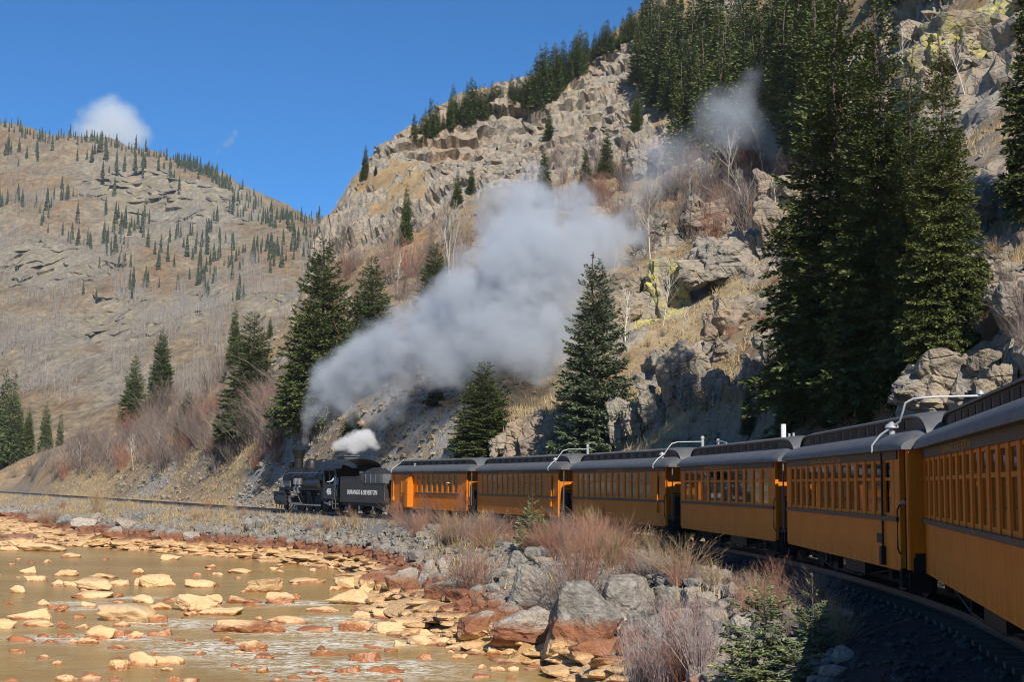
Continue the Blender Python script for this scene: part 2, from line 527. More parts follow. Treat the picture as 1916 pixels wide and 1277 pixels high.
def paint_material(name, col, dirt=(0.10, 0.06, 0.03), rough=0.42, amount=0.45, grain=True):
    t = NT(name)
    p = t.objco()
    n1 = t.noise(p, 1.5, 5, 0.6); n2 = t.noise(t.mapp(p, (6, 6, 0.35)), 2.0, 5, 0.65)
    f = t.ramp(t.math('ADD', t.math('MULTIPLY', n1, 0.5), t.math('MULTIPLY', n2, 0.5)), [(0.44, 0.0), (0.68, amount)])
    c = t.mix(f, col, dirt)
    c = t.mix(1.0, c, t.ramp(t.noise(p, 0.7, 3), [(0.3, 0.9), (0.7, 1.1)]), 'MULTIPLY')
    t.set('Base Color', c); t.set('Roughness', t.math('ADD', rough, t.math('MULTIPLY', f, 0.4)))
    t.set('Specular IOR Level', 0.22)
    if grain:
        sx = t.n.new('ShaderNodeSeparateXYZ'); t.l.new(p, sx.inputs[0])
        fr = t.math('FRACT', t.math('MULTIPLY', sx.outputs[0], 10.7))
        gr = t.math('MINIMUM', t.math('MULTIPLY', t.math('MINIMUM', fr, t.math('SUBTRACT', 1.0, fr)), 14.0), 1.0)
        t.bump(t.math('ADD', gr, t.math('MULTIPLY', t.noise(t.mapp(p, (14, 14, 1.2)), 1.0, 3), 0.5)), 0.35, 0.012)
    return t.m

M = {}
M['rock'] = rock_material('bank_rock')
for k in ('cream', 'rust', 'brown', 'grey'):
    M['river_' + k] = river_rock_material('river_rock_' + k, k)
M['cliff'] = cliff_rock_material('cliff_rock')
M['ground'] = ground_material('hillside_ground')
M['far'] = far_ground_material('far_hillside')
M['spruce'] = needle_material('spruce_needles', (0.034, 0.052, 0.017), (0.155, 0.195, 0.066), 0.2)
M['fir'] = needle_material('fir_needles', (0.030, 0.046, 0.015), (0.150, 0.182, 0.056), 0.3)
M['blue'] = needle_material('blue_spruce_needles', (0.040, 0.064, 0.038), (0.17, 0.215, 0.135))
M['young'] = needle_material('young_spruce_needles', (0.07, 0.092, 0.036), (0.28, 0.31, 0.15))
M['far_needles'] = needle_material('far_conifer_needles', (0.020, 0.029, 0.014), (0.050, 0.062, 0.028))
M['bark'] = simple('conifer_bark', (0.11, 0.085, 0.065), 0.95, var=0.4, scale=8, bump=0.6)
M['aspen'] = twig_material('aspen_bark', (0.42, 0.38, 0.31), (0.60, 0.56, 0.47))
M['far_aspen'] = twig_material('far_aspen_bark', (0.17, 0.15, 0.13), (0.29, 0.26, 0.23))
M['grey_twig'] = twig_material('grey_twigs', (0.15, 0.115, 0.095), (0.30, 0.235, 0.20))
M['red_twig'] = twig_material('red_twigs', (0.20, 0.085, 0.055), (0.36, 0.20, 0.14))
M['tan_twig'] = twig_material('tan_twigs', (0.26, 0.175, 0.095), (0.42, 0.30, 0.17))
M['pale_twig'] = twig_material('pale_twigs', (0.34, 0.27, 0.25), (0.55, 0.46, 0.43))
M['dry_grass'] = twig_material('dry_grass', (0.32, 0.225, 0.115), (0.46, 0.355, 0.205))
M['water'] = water_material('river_water')
M['orange'] = paint_material('orange_coach_paint', (0.64, 0.178, 0.003), (0.13, 0.05, 0.012), 0.5, 0.35)
M['brown'] = paint_material('brown_trim_paint', (0.075, 0.050, 0.038), (0.15, 0.12, 0.10), 0.5)
M['maroon'] = paint_material('maroon_end_paint', (0.10, 0.016, 0.010))
M['roof'] = simple('grey_roof', (0.095, 0.097, 0.10), 0.6, var=0.25, scale=3.0, bump=0.25, bscale=12)
M['black'] = simple('black_iron', (0.011, 0.011, 0.011), 0.6, spec=0.25, var=0.4, scale=5, bump=0.2, bscale=20)
M['loco'] = simple('locomotive_black', (0.017, 0.017, 0.018), 0.45, var=0.35, scale=3, spec=0.35)
M['tender'] = simple('tender_black', (0.036, 0.029, 0.024), 0.5, var=0.3, scale=2, spec=0.3)
M['steel'] = simple('worn_steel', (0.32, 0.30, 0.28), 0.38, 0.8, var=0.3, scale=6)
M['rail'] = simple('rail_steel', (0.10, 0.075, 0.06), 0.5, 0.5, var=0.3, scale=4)
M['pipe'] = simple('silver_pipe', (0.38, 0.39, 0.40), 0.5, 0.2, var=0.1)
M['white'] = simple('white_paint', (0.78, 0.78, 0.76), 0.5, var=0.06)
M['gold'] = simple('faded_gold_lettering', (0.36, 0.20, 0.06), 0.6, var=0.2)
M['coal'] = simple('coal', (0.02, 0.02, 0.021), 0.45, var=0.5, scale=8)
M['wood'] = simple('tie_timber', (0.085, 0.068, 0.055), 0.9, var=0.35, scale=5, bump=0.4)
M['seat'] = simple('dark_seat', (0.05, 0.02, 0.014), 0.8, var=0.2)
M['interior'] = simple('coach_interior', (0.07, 0.04, 0.022), 0.8, var=0.2)
M['glass'] = glass_material('window_glass')
M['skin'] = simple('skin', (0.55, 0.33, 0.24), 0.6, var=0.08)
M['shirt'] = simple('pale_blue_shirt', (0.42, 0.58, 0.74), 0.85, var=0.1)
M['jacket'] = simple('dark_jacket', (0.02, 0.022, 0.03), 0.85, var=0.2)
M['redcap'] = simple('red_cap', (0.45, 0.05, 0.05), 0.8, var=0.1)
M['hair'] = simple('grey_hair', (0.45, 0.43, 0.42), 0.8, var=0.2)
M['brass'] = simple('lamp_brass', (0.75, 0.52, 0.18), 0.3, 0.9, var=0.1)
# ------------------------------------------------------------------ the track line and the shape of the land
CARS = [((-7.30, 83.02), (-2.47, 73.14)), ((-1.72, 72.04), (2.13, 61.62)), ((2.81, 60.48), (5.70, 49.57)),
        ((6.15, 48.30), (7.30, 37.29)), ((7.39, 35.87), (7.11, 24.62)), ((7.26, 23.38), (5.44, 14.26))]
BODY_HALF_W = 1.22
def car_frame(fr, re, length):
    fr, re = np.array(fr), np.array(re)
    d = (fr - re) / np.linalg.norm(fr - re)
    right = np.array([d[1], -d[0]])
    return fr + right * BODY_HALF_W, d, right

ctr = []
for fr, re in CARS:
    c, d, r_ = car_frame(fr, re, 11.2)
    ctr += [tuple(c - d * 1.0), tuple(c - d * 10.2)]
ctr = ctr[::-1]
ctr = [(-56, -70), (-33, -50), (-14, -30.0), (-1.5, -12.5), (3.2, -1.5), (5.5, 6.5)] + ctr + [(-9.6, 89.5), (-15.4, 98.5), (-31, 127), (-51, 164), (-86, 226), (-145, 330), (-225, 470)]
ctr = np.array(ctr, float)
def catmull(P, n=40):
    out = []
    for i in range(len(P) - 1):
        p0, p1, p2, p3 = P[max(i - 1, 0)], P[i], P[i + 1], P[min(i + 2, len(P) - 1)]
        m = max(2, int(np.linalg.norm(p2 - p1) / 0.5))
        m1 = (p2 - p0) / max(np.linalg.norm(p2 - p0), 1e-6) * np.linalg.norm(p2 - p1)
        m2 = (p3 - p1) / max(np.linalg.norm(p3 - p1), 1e-6) * np.linalg.norm(p2 - p1)
        for t in np.linspace(0, 1, m, endpoint=False):
            out.append((2 * t**3 - 3 * t**2 + 1) * p1 + (t**3 - 2 * t**2 + t) * m1 + (-2 * t**3 + 3 * t**2) * p2 + (t**3 - t**2) * m2)
    out.append(P[-1])
    return np.array(out)
TR = catmull(ctr)
k_ = np.ones(13) / 13
for _ in range(3):
    pad = np.vstack([np.repeat(TR[:1], 6, 0), TR, np.repeat(TR[-1:], 6, 0)])
    TR = np.stack([np.convolve(pad[:, 0], k_, 'valid'), np.convolve(pad[:, 1], k_, 'valid')], 1)
TS = np.concatenate([[0], np.cumsum(np.linalg.norm(np.diff(TR, axis=0), axis=1))])
TS -= TS[np.argmin(np.abs(TR[:, 1]))]
def track(s):
    """Centre line at distance s ahead of the camera: position, forward, right."""
    x, y = np.interp(s, TS, TR[:, 0]), np.interp(s, TS, TR[:, 1])
    x2, y2 = np.interp(np.asarray(s) + 1.0, TS, TR[:, 0]), np.interp(np.asarray(s) + 1.0, TS, TR[:, 1])
    x1, y1 = np.interp(np.asarray(s) - 1.0, TS, TR[:, 0]), np.interp(np.asarray(s) - 1.0, TS, TR[:, 1])
    dx, dy = x2 - x1, y2 - y1
    L = np.hypot(dx, dy)
    return np.stack([x, y], -1), np.stack([dx / L, dy / L], -1), np.stack([dy / L, -dx / L], -1)

def to_st(xy):
    xy = np.atleast_2d(np.asarray(xy, float))
    s = np.zeros(len(xy)); t = np.zeros(len(xy))
    step = TR[::2]
    dirs = np.gradient(step, axis=0); dirs /= np.linalg.norm(dirs, axis=1)[:, None]
    ss = TS[::2]
    for a in range(0, len(xy), 4000):
        q = xy[a:a + 4000]
        d2 = ((q[:, None, :] - step[None]) ** 2).sum(-1)
        i = d2.argmin(1)
        v = q - step[i]
        s[a:a + 4000] = ss[i] + (v * dirs[i]).sum(1)
        t[a:a + 4000] = v[:, 0] * dirs[i, 1] - v[:, 1] * dirs[i, 0]
    return s, t

# hillside control points: photo pixel and distance ahead
HP = [(1900, 690, 31), (1850, 560, 43), (1850, 380, 62), (1850, 250, 78), (1850, 60, 102), (1850, -150, 130), (1700, 640, 42), (1700, 400, 66), (1700, 150, 110), (1700, -100, 150),
      (1550, 740, 50), (1550, 560, 70), (1550, 300, 120), (1550, 60, 170), (1550, -150, 230),
      (1400, 790, 59), (1400, 600, 92), (1400, 450, 122), (1400, 300, 158), (1400, 150, 205), (1400, 0, 255), (1400, -110, 310),
      (1200, 840, 67), (1200, 700, 81), (1200, 550, 107), (1200, 400, 146), (1200, 250, 205), (1200, 120, 268), (1215, 45, 322),
      (1000, 850, 78), (1000, 700, 98), (1000, 550, 126), (1000, 400, 167), (1000, 300, 214), (1000, 190, 285), (1100, 108, 310), (1100, 250, 235),
      (800, 850, 87), (800, 740, 101), (800, 600, 126), (800, 450, 167), (800, 340, 215), (800, 235, 256), (900, 205, 272), (870, 300, 228),
      (700, 860, 93), (700, 770, 104), (700, 600, 131), (700, 470, 176), (712, 318, 245), (740, 290, 248), (655, 370, 236),
      (620, 850, 101), (620, 760, 113), (620, 640, 136), (620, 520, 172), (612, 415, 226),
      (540, 905, 113), (540, 780, 126), (540, 690, 146), (540, 640, 166), (450, 915, 127), (450, 830, 142), (450, 745, 162), (450, 690, 184),
      (330, 918, 151), (330, 850, 169), (330, 795, 191), (330, 750, 214), (200, 918, 186), (200, 862, 206), (200, 812, 232), (50, 906, 252), (50, 880, 275)]
CP = [at(*h) for h in HP]
for (px, py, d, dd, dz) in [(1215, 45, 322, 45, -14), (1100, 95, 312, 45, -16), (1000, 190, 285, 45, -18), (900, 205, 272, 45, -18), (800, 235, 256, 45, -20), (712, 318, 245, 40, -22), (655, 370, 236, 40, -24),
                        (612, 415, 226, 35, -26), (540, 640, 166, 40, -10), (450, 690, 184, 40, -10), (330, 750, 214, 40, -9), (200, 812, 232, 40, -6), (50, 880, 275, 40, -5), (1400, -110, 310, 40, -8)]:
    q = at(px, py, d + dd); z0 = at(px, py, d)[2]
    CP.append(np.array([q[0], q[1], z0 + dz]))
for s_, t_, z_ in [(-40, 8, 2.5), (-40, 30, 20), (-40, 70, 52), (-10, 6, 0.2), (-10, 12, 5), (-10, 30, 20), (-10, 70, 55), (5, 6, 0.2), (5, 12, 4.5), (5, 30, 20), (5, 80, 62), (40, 110, 80), (15, 140, 108), (-30, 140, 108),
                   (300, 20, 6), (330, 40, 4), (330, 80, -3), (330, 150, 0), (80, 190, 138), (120, 195, 130), (40, 190, 140)]:
    p_, f_, r_ = track(s_); CP.append(np.array([p_[0] + r_[0] * t_, p_[1] + r_[1] * t_, z_]))
CP = np.array(CP)
def rbf_fit(C, lam):
    X = C[:, :2] / 100.0
    d2 = ((X[:, None] - X[None]) ** 2).sum(-1)
    K = 0.5 * d2 * np.log(d2 + 1e-12) + lam * np.eye(len(X))
    Pm = np.c_[np.ones(len(X)), X]
    A = np.block([[K, Pm], [Pm.T, np.zeros((3, 3))]])
    w = np.linalg.solve(A, np.r_[C[:, 2], 0, 0, 0])
    return X, w
def rbf_eval(m, xy):
    X, w = m
    q = np.asarray(xy, float) / 100.0
    out = np.zeros(len(q))
    for a in range(0, len(q), 20000):
        b = q[a:a + 20000]
        d2 = ((b[:, None] - X[None]) ** 2).sum(-1)
        out[a:a + 20000] = (0.5 * d2 * np.log(d2 + 1e-12)) @ w[:len(X)] + w[len(X)] + b @ w[len(X) + 1:]
    return out
HILL = rbf_fit(CP, 0.0006)

# the shoreline: distance from the track to the water's edge
SHORE = [at(px, py, -ZW / -(ray(px, py)[2])) for (px, py) in
         [(0, 990), (60, 1008), (117, 1022), (226, 1030), (457, 1045), (548, 1055), (657, 1066), (690, 1100), (702, 1139), (750, 1190), (841, 1212), (950, 1232), (1060, 1268)]]
ss_, tt_ = to_st(np.array(SHORE)[:, :2])
o_ = np.argsort(ss_)
S_SH = np.concatenate([[-60, -5, 12, 22], ss_[o_], [ss_.max() + 60, 330]])
T_SH = np.concatenate([[6.5, 6.0, 6.0, 6.2], -tt_[o_], [14, 14]])

def H_base(xy, s=None, t=None):
    """Ground height without the fine relief."""
    xy = np.atleast_2d(np.asarray(xy, float))
    if s is None: s, t = to_st(xy)
    hill = rbf_eval(HILL, xy)
    bench = ZR - 0.42
    w = sstep(2.4, 7.5, t)
    zm = bench + (np.maximum(hill, bench - 0.15) - bench) * w
    tw = np.interp(s, S_SH, T_SH)
    sh = np.clip(tw * 0.36, 2.3, 3.4)
    u = (-t - sh) / np.maximum(tw - sh, 0.5)
    z_b = bench + (ZW - 0.05 - bench) * np.clip(u, 0, 1) ** 1.15
    z_r = ZW - 0.05 - 0.9 * (1 - np.exp(-np.maximum(-t - tw, 0) / 3.0))
    zr_ = np.where(u < 1, z_b, z_r)
    bench = bench + 0.21 * (1 - sstep(1.05, 1.75, np.abs(t)))
    zm = np.where(t < 2.4, bench, zm)
    return np.where(t > 0, zm, np.where(-t < sh, bench, zr_)), s, t, u

def ground_z(x, y):
    return float(H_base([(x, y)])[0][0])

_dl = np.concatenate([np.arange(14, 120, 0.5), np.arange(120, 420, 1.0)])
def hit(px, py):
    """Where the line of sight through a photo pixel meets the hillside."""
    r_ = ray(px, py)
    P = r_[None] * _dl[:, None]
    h = H_base(P[:, :2])[0]
    below = P[:, 2] <= h
    i = int(np.argmax(below)) if below.any() else len(_dl) - 1
    if i == 0: return P[0]
    a, b = P[i - 1], P[i]
    fa, fb = a[2] - h[i - 1], b[2] - h[i]
    k = fa / (fa - fb + 1e-9)
    q = a + (b - a) * np.clip(k, 0, 1)
    return q

# rock faces on the hillside (centre in the photo, radius in metres)
CRAGS = [(640, 440, 15), (665, 395, 13), (750, 300, 14), (800, 265, 16), (860, 270, 18), (930, 240, 22), (1000, 250, 20), (1060, 190, 22), (1150, 150, 24), (1220, 110, 20), (1230, 160, 18), (1110, 290, 16), (950, 305, 16), (880, 325, 12), (1170, 230, 18),
         (780, 300, 8), (690, 450, 10), (760, 420, 9), (620, 500, 9), (560, 650, 6), (690, 540, 6),
         (1360, 470, 6.5), (1330, 400, 6), (1245, 530, 5.5), (1270, 690, 4.5), (1375, 590, 4.2), (1450, 500, 5), (1290, 320, 5), (1400, 420, 5), (1850, 60, 9), (1790, 110, 6), (1850, 375, 3.2), (1500, 230, 8), (1560, 270, 6), (1180, 590, 4), (1000, 820, 2.6), (1760, 735, 2.6), (1880, 700, 2.2), (1480, 360, 5), (1230, 450, 4), (1720, 200, 9), (1790, 260, 8), (1690, 60, 11), (1860, 180, 8), (1740, 330, 5), (1830, 480, 4), (1890, 620, 3.5), (1300, 560, 4), (1150, 650, 4), (1330, 350, 6), (1420, 330, 7)]
CRAG_W = [(hit(px, py), r_) for px, py, r_ in CRAGS]
SCREE_W = [(hit(px, py), r_) for px, py, r_ in [(760, 790, 9), (720, 800, 7), (800, 760, 7), (850, 770, 5), (830, 820, 5), (700, 850, 4), (560, 850, 6), (480, 900, 6), (300, 900, 8), (1850, 640, 6), (1880, 540, 6), (550, 820, 6)]]
GRASS_W = [(hit(px, py), r_) for px, py, r_ in [(850, 830, 5), (700, 345, 14), (730, 380, 9), (1230, 790, 5), (1150, 770, 4), (1330, 600, 6), (1300, 620, 6), (1000, 780, 4), (1400, 540, 6), (430, 900, 8), (330, 880, 10), (200, 890, 12), (1890, 460, 6), (1700, 670, 4), (1290, 500, 6), (1340, 330, 8)]]
def blob_mask(P, lst, soft=0.6):
    m = np.zeros(len(P))
    for c, r_ in lst:
        d = np.linalg.norm(P - c, axis=1) / r_
        m = np.maximum(m, 1 - sstep(1 - soft, 1 + soft * 0.4, d))
    return m

# ------------------------------------------------------------------ the hillside, track bed, bank and river bed: one sheet along the track
s_ax = np.concatenate([np.arange(-40, 8, 2.0), np.arange(8, 125, 0.5), np.arange(125, 270, 0.6), np.arange(270, 345, 0.9)])
t_ax = np.concatenate([np.arange(-110, -20, 3.0), np.arange(-20, -9, 0.5), np.arange(-9, 14, 0.3), np.arange(14, 62, 0.55), np.arange(62, 200, 0.62)])
P0, F0, R0 = track(s_ax)
S2, T2 = np.meshgrid(s_ax, t_ax, indexing='ij')
XY = P0[:, None, :] + R0[:, None, :] * T2[..., None]
XY = XY.reshape(-1, 2); Sf, Tf = S2.ravel(), T2.ravel()
Z, _, _, U = H_base(XY, Sf, Tf)
V = np.c_[XY, Z]
ns, nt = len(s_ax), len(t_ax)
nf = fbm(V * 0.35, 4, 3); nmid = fbm(V * 0.09, 4, 11); nb = fbm(V * 0.022, 3, 15)
hillw = sstep(3.2, 8, Tf)
crag = blob_mask(V, CRAG_W)
scree = blob_mask(V, SCREE_W); grassy = blob_mask(V, GRASS_W)
crag = np.clip(crag + 0.55 * sstep(0.12, 0.42, nmid) * sstep(25, 60, Tf) - 0.5 * grassy, 0, 1)
crag = sstep(0.25, 0.7, crag + 0.35 * nf)
nrg = fbm(V * 0.18 + 70, 4, 29)
V[:, 2] += hillw * (nmid * 1.0 * (1 + sstep(40, 110, Tf)) + nf * 0.42 + 1.1 * (0.35 - np.abs(nrg)) * sstep(5, 14, Tf))
# blocky fractured rock: every cell of a tilted bedding lattice stands proud by its own amount
def blocks(P, seed, sc):
    a = R(16)
    q = np.c_[P[:, 0] * math.cos(a) + P[:, 2] * math.sin(a), P[:, 1], -P[:, 0] * math.sin(a) + P[:, 2] * math.cos(a)]
    q = q / np.array(sc)
    q = q + 0.25 * np.c_[vnoise(q * 1.3 + 5, seed + 7), vnoise(q * 1.3 + 9, seed + 8), vnoise(q * 1.3 + 3, seed + 9)]
    c1, c2, c3, gap = cells(q, seed)
    return c1, gap
G = V.reshape(ns, nt, 3)
du = np.gradient(G, axis=0); dv = np.gradient(G, axis=1)
NRM = np.cross(dv, du).reshape(-1, 3)
NRM /= np.linalg.norm(NRM, axis=1)[:, None] + 1e-9
NRM[NRM[:, 2] < 0] *= -1
NRM[:, 2] *= 0.4
NRM /= np.linalg.norm(NRM, axis=1)[:, None] + 1e-9
selm = crag > 0.01
vs = V[selm]
big, gb = blocks(vs, 21, (9.5, 7.5, 3.4)); sm, gs = blocks(vs, 33, (3.2, 2.6, 1.25))
far_k = (0.35 + 0.65 * sstep(20, 90, Tf[selm]))
aa = R(16); bedw = (-vs[:, 0] * math.sin(aa) + vs[:, 2] * math.cos(aa)) + 1.6 * vnoise(vs * 0.12, 71) + 0.4 * vnoise(vs * 0.5, 72)
saw = np.mod(bedw / 4.1, 1.0); saw2 = np.mod(bedw / 1.45 + 0.3, 1.0)
ledge = sstep(-0.25, 0.25, vnoise(vs * 0.07, 73))
disp = crag[selm] * far_k * (ledge * (2.1 * saw + 0.6 * saw2 - 1.3) + (big - 0.52) * 3.6 + (sm - 0.45) * 1.5 - 0.9 * (1 - sstep(0, 0.12, gb)) - 0.4 * (1 - sstep(0, 0.10, gs)))
V[selm] += NRM[selm] * disp[:, None]
var = np.full(len(V), 0.5); var[selm] = 0.6 * big + 0.4 * sm
# bank relief
bankw = sstep(-2.6, -4.0, Tf) * sstep(1.5, 0.9, U)
c1_, c2_, c3_, gp_ = cells(np.c_[V[:, :2] / 1.1, V[:, 2] / 0.8], 5)
V[:, 2] += bankw * ((c1_ - 0.5) * 0.45 + nf * 0.2)
# colours of the ground, with shade painted into the near track bed
col = np.zeros((len(V), 3))
tan = np.array([0.30, 0.215, 0.125]); ochre = np.array([0.36, 0.225, 0.10]); greyg = np.array([0.255, 0.215, 0.165]); straw = np.array([0.36, 0.275, 0.16]); dk = np.array([0.17, 0.13, 0.095])
k = sstep(-0.15, 0.45, nmid)[:, None] * 0.8
col = tan * (1 - k) + greyg * k
k = sstep(0.05, 0.4, fbm(V * 0.16 + 40, 3, 61))[:, None] * 0.75
col = col * (1 - k) + ochre * k
k = sstep(0.1, 0.45, fbm(V * 0.5 + 90, 3, 71))[:, None] * 0.55
col = col * (1 - k) + dk * k
gz = (grassy * sstep(-0.5, 0.1, nf))[:, None]
col = col * (1 - gz) + straw * gz
sz = (scree * sstep(-0.6, 0.0, nf))[:, None]
col = col * (1 - sz) + np.array([0.30, 0.285, 0.265]) * sz
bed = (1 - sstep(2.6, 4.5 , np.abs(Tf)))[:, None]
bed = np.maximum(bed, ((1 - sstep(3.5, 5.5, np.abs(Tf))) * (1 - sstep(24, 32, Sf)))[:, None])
bedc = np.where((Sf < 75)[:, None], np.array([0.034, 0.031, 0.029]), np.array([0.20, 0.185, 0.165]))  # near bed painted almost black as the train's shade, plain grey farther on
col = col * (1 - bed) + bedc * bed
zz = V[:, 2] + 0.35 * nf
bk = (Tf < -2.4)[:, None]
cb = np.where((zz < -4.25)[:, None], np.array([0.60, 0.36, 0.135]), np.where((zz < -3.75)[:, None], np.array([0.22, 0.095, 0.05]), np.array([0.27, 0.245, 0.21])))
cb = np.where((zz > -3.3)[:, None] & (fbm(V * 0.4 + 7, 3, 81) > 0.0)[:, None], np.array([0.33, 0.25, 0.15]), cb)
cb = np.where((V[:, 2] < ZW + 0.03)[:, None], np.array([0.22, 0.10, 0.035]), cb)
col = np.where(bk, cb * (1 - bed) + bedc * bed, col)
lich = np.zeros(len(V))
for px, py, r_ in [(1240, 520, 4.5), (1225, 575, 3), (1830, 60, 5), (1600, 205, 4), (1050, 180, 3)]:
    lich = np.maximum(lich, 1 - sstep(0.5, 1.1, np.linalg.norm(V - hit(px, py), axis=1) / r_))
I = np.arange(ns * nt).reshape(ns, nt)
Q4 = np.stack([I[:-1, :-1].ravel(), I[1:, :-1].ravel(), I[1:, 1:].ravel(), I[:-1, 1:].ravel()], 1)
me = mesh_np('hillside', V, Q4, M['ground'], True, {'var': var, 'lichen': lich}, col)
me.materials.append(M['cliff'])
fc = crag[Q4].mean(1) > 0.45
me.polygons.foreach_set('material_index', fc.astype(np.int32))
me.polygons.foreach_set('use_smooth', ~fc)
tag(link('hillside_terrain', me), kind='structure')
VT, CRAGT = V.copy(), crag.copy()
from mathutils.bvhtree import BVHTree
BVH = BVHTree.FromPolygons(V.tolist(), Q4.tolist())
def hit(px, py):
    for k in range(60):
        r_ = Vector(ray(px, py + 2.0 * k)); h_ = BVH.ray_cast(Vector((0, 0, 0)), r_.normalized(), 600)
        if h_[0] is not None and h_[0].y > 12: return np.array(h_[0])
    return at(px, py, 200)
def ground_z(x, y):
    h_ = BVH.ray_cast(Vector((x, y, 300)), Vector((0, 0, -1)), 700)
    return h_[0].z if h_[0] is not None else -6.0

# ------------------------------------------------------------------ the far mountain across the valley
FP = [(-150, 880, 440), (-150, 700, 580), (-150, 450, 830), (-150, 230, 1080), (0, 893, 420), (0, 800, 470), (0, 700, 560), (0, 600, 650), (0, 500, 760), (0, 350, 925), (0, 240, 1090), (100, 880, 410), (100, 700, 545), (100, 500, 745), (100, 262, 1075),
      (200, 870, 400), (200, 640, 590), (200, 450, 800), (200, 268, 1060), (300, 860, 395), (300, 700, 520), (300, 550, 680), (300, 400, 855), (300, 295, 1040), (400, 850, 390), (400, 600, 610), (400, 450, 800), (400, 335, 1010),
      (500, 800, 400), (500, 600, 590), (500, 450, 790), (500, 375, 975), (600, 700, 470), (600, 560, 620), (600, 470, 780), (600, 417, 950), (720, 600, 560), (720, 480, 800), (720, 470, 930), (900, 560, 760), (900, 545, 900)]
FC = [at(*f) for f in FP]
FC += [np.array([at(px, py, d + 160)[0], d + 160.0, at(px, py, d)[2] - 25]) for (px, py, d) in [(-150, 230, 1080), (0, 240, 1090), (100, 262, 1075), (200, 268, 1060), (300, 295, 1040), (400, 335, 1010), (500, 375, 975), (600, 417, 950), (720, 470, 930)]]
FC += [np.array(p_, float) for p_ in [(-400, 380, -8), (-300, 350, -8), (-160, 345, -8), (-60, 345, -8), (60, 360, 0), (-560, 700, 60), (-560, 1000, 200)]]
FARM = rbf_fit(np.array(FC), 0.0008)
fx = np.arange(-620, 130, 3.0); fy = np.arange(340, 1260, 3.4)
X2, Y2 = np.meshgrid(fx, fy, indexing='ij')
FXY = np.c_[X2.ravel(), Y2.ravel()]
FV = np.c_[FXY, rbf_eval(FARM, FXY)]
fn1 = fbm(FV * 0.012, 4, 5); fn2 = fbm(FV * 0.05, 4, 9)
def far_hit(px, py):
    r_ = ray(px, py); dl = np.arange(345, 1200, 3.0); P = r_[None] * dl[:, None]
    b = P[:, 2] <= rbf_eval(FARM, P[:, :2])
    return P[int(np.argmax(b))] if b.any() else P[-1]
FCR = [(far_hit(px, py), r_) for px, py, r_ in [(240, 345, 40), (330, 375, 45), (420, 400, 40), (380, 365, 35), (300, 560, 45), (180, 600, 45), (230, 580, 35), (120, 500, 40), (330, 560, 40), (60, 480, 30), (480, 560, 25), (520, 590, 18), (280, 640, 25), (400, 560, 25), (200, 340, 25)]]
fcrag = sstep(0.22, 0.7, blob_mask(FV, FCR) + 0.55 * fn2 + 0.35 * fn1)
FV[:, 2] += fn1 * 13 * sstep(0, 60, FV[:, 2]) + fn2 * 3.5
FV[:, 2] += fbm(FV * 0.16, 3, 19) * 1.6
c1_, c2_, c3_, gp_ = cells(FV / np.array([15, 15, 11]), 44)
c4_, _, _, gq_ = cells(FV / np.array([6.5, 6.5, 6]), 47)
FV[:, 1] += fcrag * ((c1_ - 0.5) * 20 + (c4_ - 0.5) * 9)
FV[:, 2] += fcrag * ((c1_ - 0.5) * 7 + (c4_ - 0.5) * 3)
fcol = np.tile(np.array([0.295, 0.225, 0.165]), (len(FV), 1))
k = sstep(-0.1, 0.4, fbm(FV * 0.02 + 30, 4, 13))[:, None]; fcol = fcol * (1 - k) + np.array([0.31, 0.265, 0.225]) * k
k = sstep(0.0, 0.35, fbm(FV * 0.03 + 60, 4, 14))[:, None] * 0.7; fcol = fcol * (1 - k) + np.array([0.30, 0.185, 0.11]) * k
k = (fcrag * 0.8)[:, None]; fcol = fcol * (1 - k) + np.array([0.375, 0.325, 0.26]) * k
SCR = [(far_hit(px, py), r_) for px, py, r_ in [(110, 660, 22), (160, 690, 24), (200, 715, 20), (230, 740, 15), (70, 630, 16), (345, 420, 30), (310, 395, 22), (400, 455, 25)]]
k = blob_mask(FV, SCR)[:, None] * 0.85; fcol = fcol * (1 - k) + np.array([0.345, 0.305, 0.275]) * k
fcol = fcol * np.array([0.70, 0.69, 0.58]) * (1 + 0.35 * fbm(FV * 0.11, 3, 23))[:, None]
J = np.arange(len(FV)).reshape(len(fx), len(fy))
FQ = np.stack([J[:-1, :-1].ravel(), J[1:, :-1].ravel(), J[1:, 1:].ravel(), J[:-1, 1:].ravel()], 1)
me = mesh_np('far_mountain', FV, FQ, M['far'], True, {'rocky': np.clip(fcrag * 0.9 + 0.25, 0, 1)}, fcol)
ff = fcrag[FQ].mean(1) > 0.4
me.polygons.foreach_set('use_smooth', ~ff)
tag(link('far_mountain', me), kind='structure')
FVG = FV.reshape(len(fx), len(fy), 3)
def far_z(x, y):
    i = np.clip((np.asarray(x) - fx[0]) / 3.0, 0, len(fx) - 1.001); j = np.clip((np.asarray(y) - fy[0]) / 3.4, 0, len(fy) - 1.001)
    a, b = i.astype(int), j.astype(int); u, v = i - a, j - b
    Zg = FVG[:, :, 2]
    return Zg[a, b] * (1 - u) * (1 - v) + Zg[a + 1, b] * u * (1 - v) + Zg[a, b + 1] * (1 - u) * v + Zg[a + 1, b + 1] * u * v

# the valley floor reaching past everything
me = mesh_np('valley', np.array([(-1500, -800, -7.5), (1500, -800, -7.5), (1500, 1800, -7.5), (-1500, 1800, -7.5)], float), np.array([[0, 1, 2, 3]]), simple('valley_soil', (0.26, 0.20, 0.13), 0.95))
tag(link('valley_ground', me), kind='structure')

